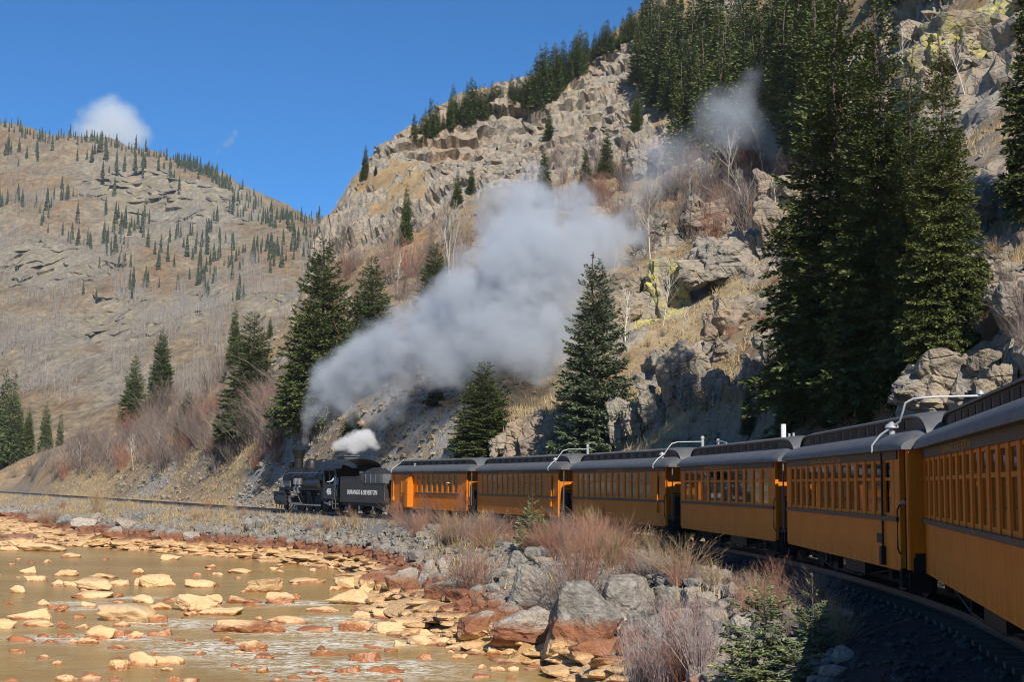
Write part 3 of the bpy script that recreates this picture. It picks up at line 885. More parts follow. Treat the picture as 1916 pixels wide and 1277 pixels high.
# ------------------------------------------------------------------ the river
wx = np.concatenate([np.arange(-330, -60, 6.0), np.arange(-60, 14, 0.5)]); wy = np.concatenate([np.arange(-60, 26, 4.0), np.arange(26, 100, 0.5), np.arange(100, 360, 5.0)])
WX, WY = np.meshgrid(wx, wy, indexing='ij')
WV = np.c_[WX.ravel(), WY.ravel(), np.full(WX.size, ZW)]
rough = np.clip(0.5 + 0.8 * fbm(WV * np.array([0.05, 0.12, 1]), 3, 4), 0, 1) * sstep(80, 48, WV[:, 1])
def wpt(px, py):
    r_ = ray(px, py); return r_ * (ZW / r_[2])
RAPIDS = [(440, 1212, 2.6), (470, 1225, 2.0), (560, 1180, 2.4), (600, 1185, 2.0), (680, 1255, 2.6), (710, 1245, 1.8), (300, 1165, 1.6), (330, 1172, 1.5), (390, 1170, 1.5), (200, 1195, 1.6), (500, 1128, 1.6), (560, 1130, 1.6), (140, 1130, 1.2), (150, 1140, 1.0), (620, 1160, 1.6), (90, 1195, 1.2), (650, 1205, 2.0), (380, 1205, 1.6), (520, 1245, 1.6), (250, 1120, 1.2), (690, 1170, 1.6)]
foam = np.zeros(len(WV))
for px, py, r_ in RAPIDS:
    c = wpt(px, py); r_ *= 1.25
    foam = np.maximum(foam, 1 - sstep(0.1, 1.0, np.hypot((WV[:, 0] - c[0]) / (r_ * 1.5), (WV[:, 1] - c[1]) / r_)))
# (rocks add their own collars of broken water further down, before the sheet is made)
# ------------------------------------------------------------------ the railway track
def strip_along(s0, s1, ds, prof):
    s = np.arange(s0, s1, ds)
    p, f, r_ = track(s)
    n, m = len(s), len(prof)
    V = np.zeros((n, m, 3))
    for k, (t, z) in enumerate(prof):
        V[:, k, :2] = p + r_ * t; V[:, k, 2] = z
    I = np.arange(n * m).reshape(n, m)
    F = np.concatenate([np.stack([I[:-1, k], I[1:, k], I[1:, (k + 1) % m], I[:-1, (k + 1) % m]], 1) for k in range(m)])
    return V.reshape(-1, 3), F
for sgn in (-1, 1):
    c = 0.48 * sgn
    V, F = strip_along(-30, 338, 1.0, [(c - 0.055, ZR - 0.14), (c - 0.02, ZR - 0.11), (c - 0.015, ZR - 0.04), (c - 0.034, ZR - 0.035), (c - 0.034, ZR), (c + 0.034, ZR), (c + 0.034, ZR - 0.035), (c + 0.015, ZR - 0.04), (c + 0.02, ZR - 0.11), (c + 0.055, ZR - 0.14)])
    o = link('rail', mesh_np('rail', V, F, M['rail']))
    tag(o, 'river-side dark steel rail of the curving narrow track' if sgn < 0 else 'hill-side dark steel rail of the curving narrow track', 'rail', 'rails of the track')
tie_bm = MB().box(-0.10, 0.10, -0.98, 0.98, -0.32, -0.143)
tie_me = tie_bm.mesh('tie', M['wood'])
bed = tag(empty('track_bed', (*track(90)[0], ZR)), kind='structure')
for i, s_ in enumerate(np.concatenate([np.arange(12, 100, 0.62), np.arange(100, 216, 0.75)])):
    p_, f_, r_ = track(s_)
    rz = math.atan2(f_[1], f_[0]) + random.uniform(-0.02, 0.02)
    if i < 297:
        o = link('tie', tie_me, bed)
        o.matrix_parent_inverse = Matrix.Translation(bed.location).inverted()
        o.location = (p_[0], p_[1], ZR); o.rotation_euler = (0, 0, rz)

# ------------------------------------------------------------------ coaches
HB = 5.6
Z_BOT, Z_SILL, Z_WTOP, Z_EDGE = 0.555, 1.47, 2.58, 2.78

SHARED = {}
def text_obj(name, body, size, parent, loc, mat, side=1, squeeze=1.0):
    key = ('text', body, size, mat.name)
    if key not in SHARED:
        cu = bpy.data.curves.new(name, 'FONT')
        cu.body = body; cu.size = size; cu.extrude = 0.003; cu.offset = 0.012 * size; cu.resolution_u = 3
        cu.align_x = 'CENTER'; cu.align_y = 'CENTER'
        t = bpy.data.objects.new(name, cu); COL.objects.link(t)
        dg = bpy.context.evaluated_depsgraph_get()
        me = bpy.data.meshes.new_from_object(t.evaluated_get(dg))
        bpy.data.objects.remove(t)
        me.materials.clear(); me.materials.append(mat)
        SHARED[key] = me
    o = link(name, SHARED[key], parent)
    o.location = loc
    o.rotation_euler = (R(90), 0, R(180) if side > 0 else 0)
    o.scale = (squeeze, 1, 1)
    return o

HOOD_F, HOOD_R = 5.74, 6.32      # how far the roof reaches at the front and over the rear platform
def deck_e(x):
    L = HOOD_F if x > 0 else HOOD_R
    return math.sqrt(max(0.0, 1 - (max(abs(x) - (L - 0.62), 0) / 0.76) ** 2))
def cl_e(x):
    L = HOOD_F if x > 0 else HOOD_R
    return math.sqrt(max(0.0, 1 - (max(abs(x) - (L - 1.15), 0) / 1.13) ** 2))

def shared(key, fn):
    if key not in SHARED: SHARED[key] = fn()
    return SHARED[key]

def roof_meshes(fl, bl):
    """fl, bl: how far the roof reaches past the middle at the front and at the rear."""
    xs = sorted(set([-bl + 0.0] + [x for x in np.linspace(-bl, -4.9, 16)] + list(np.linspace(-4.8, 4.4, 9)) + [x for x in np.linspace(4.5, fl, 16)]))
    prof = [(1.40, 2.74), (1.40, 2.81), (1.35, 2.90), (1.25, 2.99), (1.10, 3.065), (0.92, 3.115), (0.80, 3.135), (0, 3.14)]
    full = prof + [(-y, z) for (y, z) in prof[-2::-1]]
    V, F = [], []
    for x in xs:
        e = deck_e(x); wv = 1 - 0.10 * (1 - e)
        for (y, z) in full:
            V.append((x, y * wv, 2.81 + (z - 2.81) * e if z > 2.81 else z))
    m = len(full)
    for i in range(len(xs) - 1):
        for k in range(m - 1):
            F.append((i * m + k, (i + 1) * m + k, (i + 1) * m + k + 1, i * m + k + 1))
        F.append((i * m + m - 1, (i + 1) * m + m - 1, (i + 1) * m, i * m))
    F.append(tuple(range(m))); F.append(tuple((len(xs) - 1) * m + k for k in range(m))[::-1])
    deck = MB().add(V, F).mesh('roof_deck', M['roof'], True)
    xs2 = sorted(list(np.linspace(-bl + 0.03, -5.0, 16)) + list(np.linspace(-4, 3.5, 5)) + list(np.linspace(4.3, fl - 0.03, 16)))
    tp = [(0.87, 3.36), (0.87, 3.40), (0.72, 3.45), (0.45, 3.49), (0, 3.505)]
    tp = tp + [(-y, z) for (y, z) in tp[-2::-1]]
    V, F = [], []
    m = len(tp)
    for x in xs2:
        dz = 3.11 - 0.33 * (1 - deck_e(x)); c = cl_e(x)
        for (y, z) in tp:
            V.append((x, y, dz + (z - 3.11) * c))
    for i in range(len(xs2) - 1):
        for k in range(m - 1):
            F.append((i * m + k, (i + 1) * m + k, (i + 1) * m + k + 1, i * m + k + 1))
        F.append((i * m + m - 1, (i + 1) * m + m - 1, (i + 1) * m, i * m))
    F.append(tuple(range(m))); F.append(tuple((len(xs2) - 1) * m + k for k in range(m))[::-1])
    top = MB().add(V, F).mesh('clerestory_roof', M['roof'], True)
    V, F = [], []
    for x in xs2:
        dz = 3.11 - 0.33 * (1 - deck_e(x)); c = cl_e(x)
        for y in (0.80, -0.80):
            V += [(x, y, dz - 0.06), (x, y, dz + (3.37 - 3.11) * c)]
    for i in range(len(xs2) - 1):
        a, b = 4 * i, 4 * i + 4
        F += [(a, b, b + 1, a + 1), (a + 2, a + 3, b + 3, b + 2)]
    side = MB().add(V, F).mesh('clerestory_wall', M['brown'])
    return deck, top, side

def truck(parent, x):
    t = MB()
    for y in (-0.66, 0.66):
        t.box(x - 1.15, x + 1.15, y - 0.05, y + 0.05, 0.42, 0.55)
        t.tube([(x - 1.1, y, 0.40), (x - 0.45, y, 0.24), (x + 0.45, y, 0.24), (x + 1.1, y, 0.40)], 0.035, 6)
        for dx in (-0.8, 0.8):
            t.box(x + dx - 0.12, x + dx + 0.12, y - 0.09, y + 0.09, 0.24, 0.46)
        for k in range(3):
            t.lathe((x - 0.22 + 0.22 * k, y, 0.30), [(0.075, 0), (0.075, 0.2)], 'z', 8)
    t.box(x - 0.15, x + 0.15, -0.7, 0.7, 0.38, 0.5)
    fr = t.build('truck', M['black'], parent)
    wm = shared('wheelset', lambda: MB().lathe((0, -0.52, 0), [(0.36, 0), (0.36, 0.09), (0.40, 0.1), (0.40, 0.12), (0.1, 0.13)], 'y', 20).lathe((0, 0.52, 0), [(0.1, -0.13), (0.40, -0.12), (0.40, -0.1), (0.36, -0.09), (0.36, 0)], 'y', 20).tube([(0, -0.5, 0), (0, 0.5, 0)], 0.06, 8).mesh('wheelset', M['black'], True))
    for dx in (-0.8, 0.8):
        w = link('wheelset', wm, fr); w.location = (x + dx, 0, 0.36)
    return fr

def coach(name, label, cat, fr, re, nwin=12, x0=-5.0, x1=5.2, toilet=False, baggage=False, vest_front=False, vest_rear=False, pipes='deck', big_clerestory=False, group='orange passenger coaches of the train'):
    c, d, right = car_frame(fr, re, 0)
    mid = c - d * (np.linalg.norm(np.array(fr) - np.array(re)) / 2)
    root = empty(name, (mid[0], mid[1], ZR), math.atan2(d[1], d[0]))
    tag(root, label, cat, group)
    W = BODY_HALF_W
    npan = 6
    pw_ = 2 * HB / npan
    pan = shared('side_panel', lambda: MB().box(0.006, pw_ - 0.006, -0.06, 0, Z_BOT, Z_SILL - 0.03).mesh('side_panel', M['orange']))
    pitch = (x1 - x0) / nwin
    post_w = 0.32 * pitch if not big_clerestory else 0.30 * pitch
    key = round(pitch, 3)
    post = shared(('post', key), lambda: MB().box(-post_w / 2, post_w / 2, -0.06, 0.006, Z_SILL + 0.05, Z_WTOP).mesh('window_post', M['orange']))
    ow = pitch - post_w
    def frame_mesh():
        b = MB()
        for (a0, a1, b0, b1) in ((-ow / 2, -ow / 2 + 0.035, Z_SILL + 0.05, Z_WTOP), (ow / 2 - 0.035, ow / 2, Z_SILL + 0.05, Z_WTOP), (-ow / 2 + 0.035, ow / 2 - 0.035, Z_SILL + 0.05, Z_SILL + 0.12), (-ow / 2 + 0.035, ow / 2 - 0.035, Z_WTOP - 0.05, Z_WTOP), (-ow / 2 + 0.035, ow / 2 - 0.035, 2.19, 2.25)):
            b.box(a0, a1, -0.035, -0.014, b0, b1)
        return b.mesh('window', M['orange'])
    wfr = shared(('win', key), frame_mesh)
    pu = shared(('pu', key), lambda: MB().box(-ow / 2 + 0.036, ow / 2 - 0.036, -0.028, -0.024, 2.251, Z_WTOP - 0.051).mesh('pane', M['glass']))
    pl = shared(('pl', key), lambda: MB().box(-ow / 2 + 0.036, ow / 2 - 0.036, -0.028, -0.024, Z_SILL + 0.121, 2.189).mesh('pane', M['glass']))
    for sgn in (1, -1):
        rz = 0 if sgn > 0 else math.pi
        def place(o, x):
            o.location = (x, sgn * W, 0); o.rotation_euler = (0, 0, rz); return o
        open_x = []
        if baggage: open_x = [(2.55, 3.95)]
        for k in range(npan):
            place(link('side_panel', pan, root), (-HB + k * pw_) if sgn > 0 else (-HB + (k + 1) * pw_))
        b = MB()
        b.box(-HB, HB, -0.05, 0.055, Z_SILL - 0.03, Z_SILL + 0.05)
        if not baggage or sgn < 0:
            place(b.build('belt_rail', M['brown'], root), 0)
        else:
            place(MB().box(x0 - 0.1, x1 + 0.1, -0.05, 0.055, Z_SILL - 0.03, Z_SILL + 0.05).build('belt_rail', M['brown'], root), 0)
            place(MB().box(x1 + 0.1, HB, -0.06, 0.0, Z_SILL - 0.03, Z_SILL + 0.048).build('wall_panel', M['orange'], root), 0); place(MB().box(-HB, x0 - 0.1, -0.06, 0.0, Z_SILL - 0.03, Z_SILL + 0.048).build('wall_panel', M['orange'], root), 0)
        lb = MB().box(-HB, HB, -0.06, 0.03, Z_WTOP, 2.738)
        place(lb.build('letterboard', M['brown'], root), 0)
        for k in range(nwin + 1):
            place(link('window_post', post, root), x0 + k * pitch if sgn > 0 else x0 + k * pitch)
        for k in range(nwin):
            w = place(link('window', wfr, root), x0 + (k + 0.5) * pitch)
            link('pane', pu, w); link('pane', pl, w)
        # plain wall between the windows and the body ends
        segs = [(-HB, x0 - post_w / 2), (x1 + post_w / 2, HB)]
        if toilet: segs = [(-HB, -5.15), (-4.75, x0 - post_w / 2), (x1 + post_w / 2, HB)]
        if baggage and sgn > 0: segs = segs[:-1] + [(x1 + post_w / 2, 2.55), (3.95, HB)]
        for a, b_ in segs:
            if b_ - a > 0.02:
                o = MB().box(a, b_, -0.06, 0, Z_SILL + 0.05, Z_WTOP).build('wall_panel', M['orange'], root); o.location = (0, sgn * W, 0)
                if sgn < 0: o.scale = (1, -1, 1)
        if toilet:
            tw = MB().box(-5.15, -4.75, -0.06, 0, Z_SILL + 0.05, 1.62).box(-5.15, -4.75, -0.06, 0, 2.42, Z_WTOP).box(-5.15, -5.10, -0.05, 0.01, 1.62, 2.42).box(-4.80, -4.75, -0.05, 0.01, 1.62, 2.42)
            o = tw.build('toilet_window', M['orange'], root); o.location = (0, sgn * W, 0); o.scale = (1, sgn, 1)
            g = MB().box(-5.10, -4.80, -0.045, -0.04, 1.62, 2.42).build('pane', M['glass'], o)
        if baggage and sgn > 0:
            dr = MB()
            dr.box(2.57, 3.93, -0.03, 0.045, 0.62, Z_WTOP - 0.01)
            o = dr.build('baggage_door', M['orange'], root); o.location = (0, W, 0)
            bt = MB()
            for zz_ in (0.80, 1.45, 2.45): bt.box(2.60, 3.90, 0.046, 0.065, zz_, zz_ + 0.09)
            for xx_ in (2.60, 3.22, 3.81): bt.box(xx_, xx_ + 0.09, 0.046, 0.064, 0.64, Z_WTOP - 0.03)
            bt.build('door_batten', M['orange'], o)
            st = MB().prism([(0.0, 0.66), (0.38, 0.66), (0.38, 2.2), (0.0, 2.55)], 0, 2.02, 2.46)
            o2 = st.build('door_hood', M['orange'], root); o2.location = (0, W + 0.002, 0)
        if sgn > 0 or True:
            text_obj('lettering', 'DURANGO & SILVERTON', 0.165, root, (0.6 * sgn, sgn * (W + 0.034), 2.66), M['gold'], 1 if sgn > 0 else -1, 1.7)
    # interior
    MB().box(-HB + 0.06, HB - 0.06, -W + 0.16, W - 0.16, 0.94, 0.99).build('floor_board', M['interior'], root)
    seat_me = shared('seat', lambda: MB().box(-0.22, 0.22, -0.42, 0.42, 0.99, 1.42).box(-0.27, -0.20, -0.42, 0.42, 1.425, 1.92).mesh('seat', M['seat']))
    for k in range(10):
        for sy in (-1, 1):
            s_ = link('seat', seat_me, root); s_.location = (-4.0 + k * 0.9 + (0 if not baggage else -0.6), sy * 0.62, 0)
    # ends
    for e, vest in ((1, vest_front), (-1, vest_rear)):
        xe = e * HB
        ew = MB()
        for (y0, y1, z0, z1) in ((-W + 0.06, -0.40, 0.9, 2.74), (0.40, W - 0.06, 0.9, 2.74), (-0.40, 0.40, 2.60, 2.74)):
            ew.box(min(xe, xe - e * 0.06), max(xe, xe - e * 0.06), y0, y1, z0, z1)
        ew.build('end_wall', M['orange'], root)
        dm = MB().box(min(xe - e * 0.01, xe - e * 0.05), max(xe - e * 0.01, xe - e * 0.05), -0.398, 0.398, 0.905, 2.598).build('end_door', M['maroon'], root)
        pd = 0.12 if e > 0 else 0.68
        MB().box(*sorted((xe, xe + e * pd)), -1.12, 1.12, 0.82, 0.90).box(*sorted((xe + e * (pd - 0.1), xe + e * pd)), -1.15, 1.15, 0.55, 0.82).build('platform', M['black'], root)
        if e > 0:
            for sy in (-1, 1):
                ya, yb = sorted((sy * (W - 0.08), sy * W))
                MB().box(xe + 0.002, xe + 0.10, ya, yb, 0.60, 2.74).build('corner_post', M['orange'], root)
            continue
        for sy in (-1, 1):
            st = MB()
            for k in range(3):
                st.box(xe - 0.52, xe - 0.06, min(sy * (0.80 + 0.14 * k), sy * (0.98 + 0.14 * k)), max(sy * (0.80 + 0.14 * k), sy * (0.98 + 0.14 * k)), 0.68 - 0.22 * k, 0.71 - 0.22 * k)
            for xx in (xe - 0.06, xe - 0.56):
                st.box(xx, xx + 0.02, min(sy * 0.8, sy * 1.20), max(sy * 0.8, sy * 1.20), 0.2, 0.82)
            st.build('step', M['black'], root)
        xw = xe - 0.62
        if vest:
            vw = MB().box(xw - 0.05, xw, 0.36, W - 0.01, 0.60, 2.74).box(xw - 0.05, xw, -W + 0.01, -0.36, 0.60, 2.74).box(xw - 0.05, xw, -0.36, 0.36, 2.55, 2.74).box(xw - 0.05, xw, -0.36, 0.36, 0.60, 0.9)
            vw.build('vestibule_wall', M['orange'], root)
            MB().box(xw - .04, xw - .01, -0.358, 0.358, 0.902, 2.548).build('vestibule_door', M['maroon'], root)
        for sy in (-1, 1):
            ya, yb = sorted((sy * (W - 0.09), sy * W))
            if vest:
                MB().box(xw + 0.002, xw + 0.10, ya, yb, 0.60, 2.74).build('corner_post', M['orange'], root)
            MB().box(xe - 0.09, xe - 0.002, ya, yb, 0.60, 2.74).build('corner_post', M['orange'], root)
            MB().tube([(xe - 0.12, sy * (W + 0.01), 0.85), (xe - 0.12, sy * (W + 0.06), 0.95), (xe - 0.12, sy * (W + 0.06), 1.65), (xe - 0.12, sy * (W + 0.01), 1.75)], 0.016, 6).build('grab_rail', M['black'], root)
        if not vest:
            rl = MB()
            for sy in (-1, 1):
                for k in range(7):
                    y = sy * (0.36 + 0.125 * k)
                    rl.tube([(xw, y, 0.9), (xw, y, 1.78)], 0.014, 5)
                rl.tube([(xw, sy * 0.34, 1.78), (xw, sy * 1.13, 1.78)], 0.022, 6)
                rl.box(xw - 0.008, xw + 0.008, min(sy * 0.40, sy * 1.08), max(sy * 0.40, sy * 1.08), 0.93, 1.70)
            rl.build('platform_railing', M['black'], root)
            for sy in (-1, 1):
                MB().tube([(xw, sy * 1.16, 0.9), (xw, sy * 1.16, 2.78)], 0.024, 6).build('hood_post', M['roof'], root)
    deck, top, side = shared('roof', lambda: roof_meshes(HOOD_F, HOOD_R))
    rf = link('roof_deck', deck, root)
    ct = link('clerestory', side, root)
    link('clerestory_roof', top, ct)
    nq = 12 if big_clerestory else 10
    cw_ = 0.40 if not big_clerestory else 0.52
    cwm = shared(('clw', big_clerestory), lambda: MB().box(-cw_ / 2, cw_ / 2, -0.012, 0.012, 3.17, 3.33).mesh('clerestory_window', M['black']))
    for sy in (-1, 1):
        for k in range(nq):
            o = link('clerestory_window', cwm, ct); o.location = (-4.3 + 8.6 * k / (nq - 1), sy * 0.80, 0)
    # under the floor
    uf = MB().box(-HB, HB, -0.5, 0.5, 0.66, 0.935).box(-HB, HB, -1.15, -1.0, 0.56, 0.94).box(-HB, HB, 1.0, 1.15, 0.56, 0.94)
    uf.build('underframe', M['black'], root)
    tr_ = MB()
    for y in (-0.95, -0.35, 0.35, 0.95):
        tr_.tube([(-4.9, y, 0.56), (-1.5, y, 0.20), (1.5, y, 0.20), (4.9, y, 0.56)], 0.022, 6)
        for x in (-1.5, 1.5): tr_.tube([(x, y, 0.20), (x, y, 0.66)], 0.03, 6)
    tr_.build('truss_rod', M['black'], root)
    MB().box(-2.2, -0.4, 0.55, 1.05, 0.28, 0.555).build('battery_box', M['black'], root)
    MB().tube([(0.3, 0.3, 0.42), (1.1, 0.3, 0.42)], 0.16, 12).build('brake_cylinder', M['black'], root)
    truck(root, 3.9); truck(root, -3.9)
    for e in (1, -1):
        MB().box(min(e * 6.0, e * 6.62), max(e * 6.0, e * 6.62), -0.09, 0.09, 0.5, 0.72).build('coupler', M['black'], root)
    # roof fittings
    if pipes == 'deck':
        MB().tube([(-4.95, W + 0.035, 1.25), (-4.95, W + 0.035, 2.72)], 0.028, 7).box(-5.03, -4.87, W + 0.002, W + 0.10, 1.05, 1.25).build('drain_pipe', M['orange'], root)
        p = MB().tube([(-4.95, 1.43, 2.70), (-4.95, 1.43, 2.84), (-4.95, 1.24, 3.06), (-4.95, 0.98, 3.24), (-5.0, 0.83, 3.48), (-5.0, 0.70, 3.63), (-5.0, 0.45, 3.70), (-5.0, -0.55, 3.73)], 0.019, 8)
        p.lathe((-5.0, -0.55, 3.42), [(0.06, 0), (0.06, 0.42), (0.09, 0.44), (0.04, 0.52)], 'z', 10)
        p.build('roof_pipe', M['pipe'], root, True)
        MB().lathe((-4.8, 1.0, 3.05), [(0.06, 0), (0.06, 0.14), (0.12, 0.16), (0.11, 0.20), (0.02, 0.27)], 'z', 12).build('vent_cap', M['pipe'], root, True)
    elif pipes == 'bent':
        p = MB().tube([(-4.55, 1.43, 2.72), (-4.55, 1.43, 2.86), (-4.6, 1.28, 3.06), (-4.66, 1.06, 3.22), (-4.8, 0.95, 3.32), (-4.9, 0.92, 3.50), (-4.94, 0.88, 3.66), (-5.0, 0.74, 3.74), (-5.05, 0.4, 3.77), (-5.05, -0.5, 3.80)], 0.021, 8)
        p.lathe((-5.05, -0.5, 3.45), [(0.04, 0), (0.04, 0.36), (0.07, 0.38), (0.06, 0.42), (0.02, 0.46)], 'z', 10)
        p.build('roof_pipe', M['pipe'], root, True)
        MB().lathe((-4.58, 1.05, 3.02), [(0.06, 0), (0.06, 0.16), (0.14, 0.18), (0.12, 0.23), (0.02, 0.30)], 'z', 12).build('vent_cap', M['pipe'], root, True)
        MB().tube([(-4.55, W + 0.035, 0.95), (-4.55, W + 0.035, 2.72)], 0.022, 7).box(-4.63, -4.47, W + 0.002, W + 0.09, 0.6, 0.95).build('drain_pipe', M['black'], root)
        MB().box(-4.45, -4.05, W + 0.002, W + 0.03, 1.0, 1.18).build('side_box', M['black'], root)
    elif pipes == 'stack':
        MB().lathe((-3.4, 0.25, 3.44), [(0.075, 0), (0.075, 0.46)], 'z', 10).build('stack', M['white'], root)
        for x in (-4.1, -4.5): MB().lathe((x, 0.3, 3.4), [(0.035, 0), (0.035, 0.2)], 'z', 8).build('roof_vent', M['pipe'], root)
        MB().tube([(4.3, 0.2, 3.42), (4.3, 0.2, 3.72)], 0.05, 8).tube([(4.3, 0.2, 3.66), (2.6, 0.35, 3.52)], 0.025, 7).build('roof_pipe', M['pipe'], root)
    elif pipes == 'front':
        MB().tube([(5.2, W + 0.035, 1.25), (5.2, W + 0.035, 2.72)], 0.028, 7).box(5.1, 5.28, W + 0.002, W + 0.11, 1.02, 1.25).build('drain_pipe', M['orange'], root)
        MB().tube([(5.2, 1.43, 2.70), (5.2, 1.42, 2.85), (5.15, 1.2, 3.05), (5.0, 0.9, 3.3), (4.9, 0.7, 3.54)], 0.028, 7).build('roof_pipe', M['pipe'], root, True)
        MB().lathe((2.2, 1.08, 3.05), [(0.04, 0), (0.04, 0.13), (0.09, 0.15), (0.02, 0.2)], 'z', 10).build('vent_cap', M['pipe'], root, True)
    return root

COACH = []
COACH.append(coach('combination_coach', 'orange baggage and passenger coach coupled directly behind the black tender, side door at front', 'coach', *CARS[0], nwin=8, x0=-4.6, x1=1.55, baggage=True, pipes='front'))
COACH.append(coach('passenger_coach', 'sunlit orange coach second behind the tender, partly behind the small blue spruce', 'coach', *CARS[1], nwin=12, x0=-4.2, x1=5.05, toilet=True, pipes='deck'))
COACH.append(coach('passenger_coach', 'orange coach in half shade below the broad lone spruce, small window near its rear end', 'coach', *CARS[2], nwin=12, x0=-4.2, x1=5.05, toilet=True, pipes='deck'))
COACH.append(coach('passenger_coach', 'shaded orange coach with white chimney stub on roof, third nearest coach', 'coach', *CARS[3], nwin=12, x0=-5.15, x1=5.15, pipes='stack', big_clerestory=True))
COACH.append(coach('passenger_coach', 'shaded orange coach with thick bent white roof pipe and man in the doorway', 'coach', *CARS[4], nwin=14, x0=-5.2, x1=5.2, vest_front=True, vest_rear=True, pipes='bent', big_clerestory=True))
COACH.append(coach('passenger_coach', 'nearest orange coach, cut off by the right edge of the photograph', 'coach', *CARS[5], nwin=14, x0=-5.2, x1=5.2, vest_front=True, vest_rear=True, pipes='none', big_clerestory=True))
for s_mid, lab in [(7.3, 'orange coach coupled behind the nearest visible coach')]:
    pf_, ff_, rr_ = track(s_mid)
    a, b = track(s_mid + 5.6)[0], track(s_mid - 5.6)[0]
    COACH.append(coach('passenger_coach', lab, 'coach', tuple(a - rr_ * BODY_HALF_W), tuple(b - rr_ * BODY_HALF_W), nwin=14, x0=-5.2, x1=5.2, vest_front=True, vest_rear=True, pipes='none', big_clerestory=True))

# ------------------------------------------------------------------ locomotive and tender
# tender: between the first coach and the cab
def chord(s_rear, s_front):
    a, b = track(s_rear)[0], track(s_front)[0]
    d = (b - a) / np.linalg.norm(b - a)
    return a, d, math.atan2(d[1], d[0])
s_c1 = to_st([np.array(CARS[0][0]) + 0])[0][0]
S_T0 = s_c1 + 0.75
a, d, rz = chord(S_T0, S_T0 + 7.6)
tender = tag(empty('tender', (a[0], a[1], ZR), rz), 'black steam tender heaped with coal, lettered in white on its side', 'tender')
TW = 1.22
for sgn in (1, -1):
    sd = MB().prism([(0.25, 0.78), (7.35, 0.78), (7.35, 2.42), (4.0, 2.42), (3.55, 2.02), (0.25, 2.02)], 1, sgn * (TW - 0.05), sgn * TW)
    sd.build('side_sheet', M['tender'], tender)
    MB().tube([(0.25, sgn * TW, 2.03), (3.55, sgn * TW, 2.03), (4.0, sgn * TW, 2.43), (7.35, sgn * TW, 2.43)], 0.035, 6).build('side_bead', M['tender'], tender)
    text_obj('lettering', 'DURANGO & SILVERTON', 0.42, tender, (3.8, sgn * (TW + 0.004), 1.42), M['white'], sgn, 1.0)
MB().box(0.25, 0.30, -TW + 0.05, TW - 0.05, 0.78, 2.02).build('rear_sheet', M['tender'], tender)
MB().box(0.3, 7.3, -TW + 0.05, TW - 0.05, 0.78, 1.98).build('tank', M['tender'], tender)
bk_ = MB().box(1.3, 4.6, 0.86, 0.92, 1.98, 2.62).box(1.3, 4.6, -0.92, -0.86, 1.98, 2.62).box(1.3, 1.36, -0.86, 0.86, 1.98, 2.62)
for x in (1.5, 2.3, 3.1, 3.9): bk_.box(x, x + 0.07, 0.92, 0.96, 1.98, 2.62)
bk_.build('bunker_board', M['roof'], tender)
MB().box(0.2, 7.4, -1.0, 1.0, 0.55, 0.775).build('frame', M['black'], tender)
V, F = [], []
nx_, ny_ = 34, 14
cx_ = np.linspace(1.4, 7.1, nx_); cy_ = np.linspace(-0.85, 0.85, ny_)
for x in cx_:
    for y in cy_:
        hgt = 2.3 + 0.75 * math.exp(-((x - 4.0) / 1.7) ** 2) * (1 - (y / 1.1) ** 2) + random.uniform(-0.09, 0.09)
        V.append((x + random.uniform(-.05, .05), y + random.uniform(-.04, .04), hgt))
for i in range(nx_ - 1):
    for j in range(ny_ - 1):
        F.append((i * ny_ + j, (i + 1) * ny_ + j, (i + 1) * ny_ + j + 1, i * ny_ + j + 1))
MB().add(V, F).build('coal', M['coal'], tender)
for x in (1.9, 5.7): truck(tender, x)
jb = MB()
for x in (1.1, 2.7, 4.9, 6.5): jb.box(x - 0.14, x + 0.14, 0.74, 0.9, 0.28, 0.56)
jb.build('journal_box', M['steel'], tender)
MB().tube([(0.22, TW + 0.02, 0.95), (0.22, TW + 0.06, 1.0), (0.22, TW + 0.06, 1.95)], 0.02, 6).box(-0.05, 0.3, 0.95, 1.25, 0.25, 0.32).box(-0.05, 0.0, 0.9, 1.25, 0.25, 0.7).build('rear_step', M['steel'], tender)
MB().lathe((0.15, 0.75, 2.10), [(0.14, 0), (0.17, 0.08), (0.17, 0.2), (0.05, 0.26)], 'x', 12).build('rear_lamp', M['black'], tender)
MB().box(-0.55, 0.25, -0.1, 0.1, 0.5, 0.72).build('coupler', M['black'], tender)

S_L0 = S_T0 + 7.75
a, d, rz = chord(S_L0, S_L0 + 12.0)
loco = tag(empty('steam_locomotive', (a[0], a[1], ZR), rz), 'black steam locomotive heading the train, white number on its cab side', 'locomotive')
LM = M['loco']
# cab: rear at x = 0.2, front wall at x = 2.2
CW = 1.32
for sgn in (1, -1):
    cs = MB()
    y0, y1 = sorted((sgn * (CW - 0.05), sgn * CW))
    cs.box(0.25, 2.3, y0, y1, 0.95, 1.95).box(0.25, 0.40, y0, y1, 1.95, 2.85).box(1.18, 1.28, y0, y1, 1.95, 2.85).box(2.1, 2.3, y0, y1, 1.95, 2.85).box(0.25, 2.3, y0, y1, 2.85, 3.05)
    sd = cs.build('cab_side', LM, loco)
    MB().box(0.42, 1.16, *sorted((sgn * (CW + 0.002), sgn * (CW + 0.09))), 1.90, 1.95).build('arm_rest', M['wood'], sd)
    text_obj('number', '486', 0.62, loco, (1.25, sgn * (CW + 0.004), 1.42), M['white'], sgn, 0.85)
MB().box(2.25, 2.3, -CW + 0.05, CW - 0.05, 0.95, 3.05).build('cab_front', LM, loco)
V, F = [], []
nr = 15
for x in (-1.05, 2.75):
    for lift in (0.0, 0.05):
        for k in range(nr):
            th = math.pi * k / (nr - 1)
            V.append((x, 1.48 * math.cos(th), 3.02 + lift + 0.62 * math.sin(th) ** 0.9 if 0 < k < nr - 1 else 2.98 + lift))
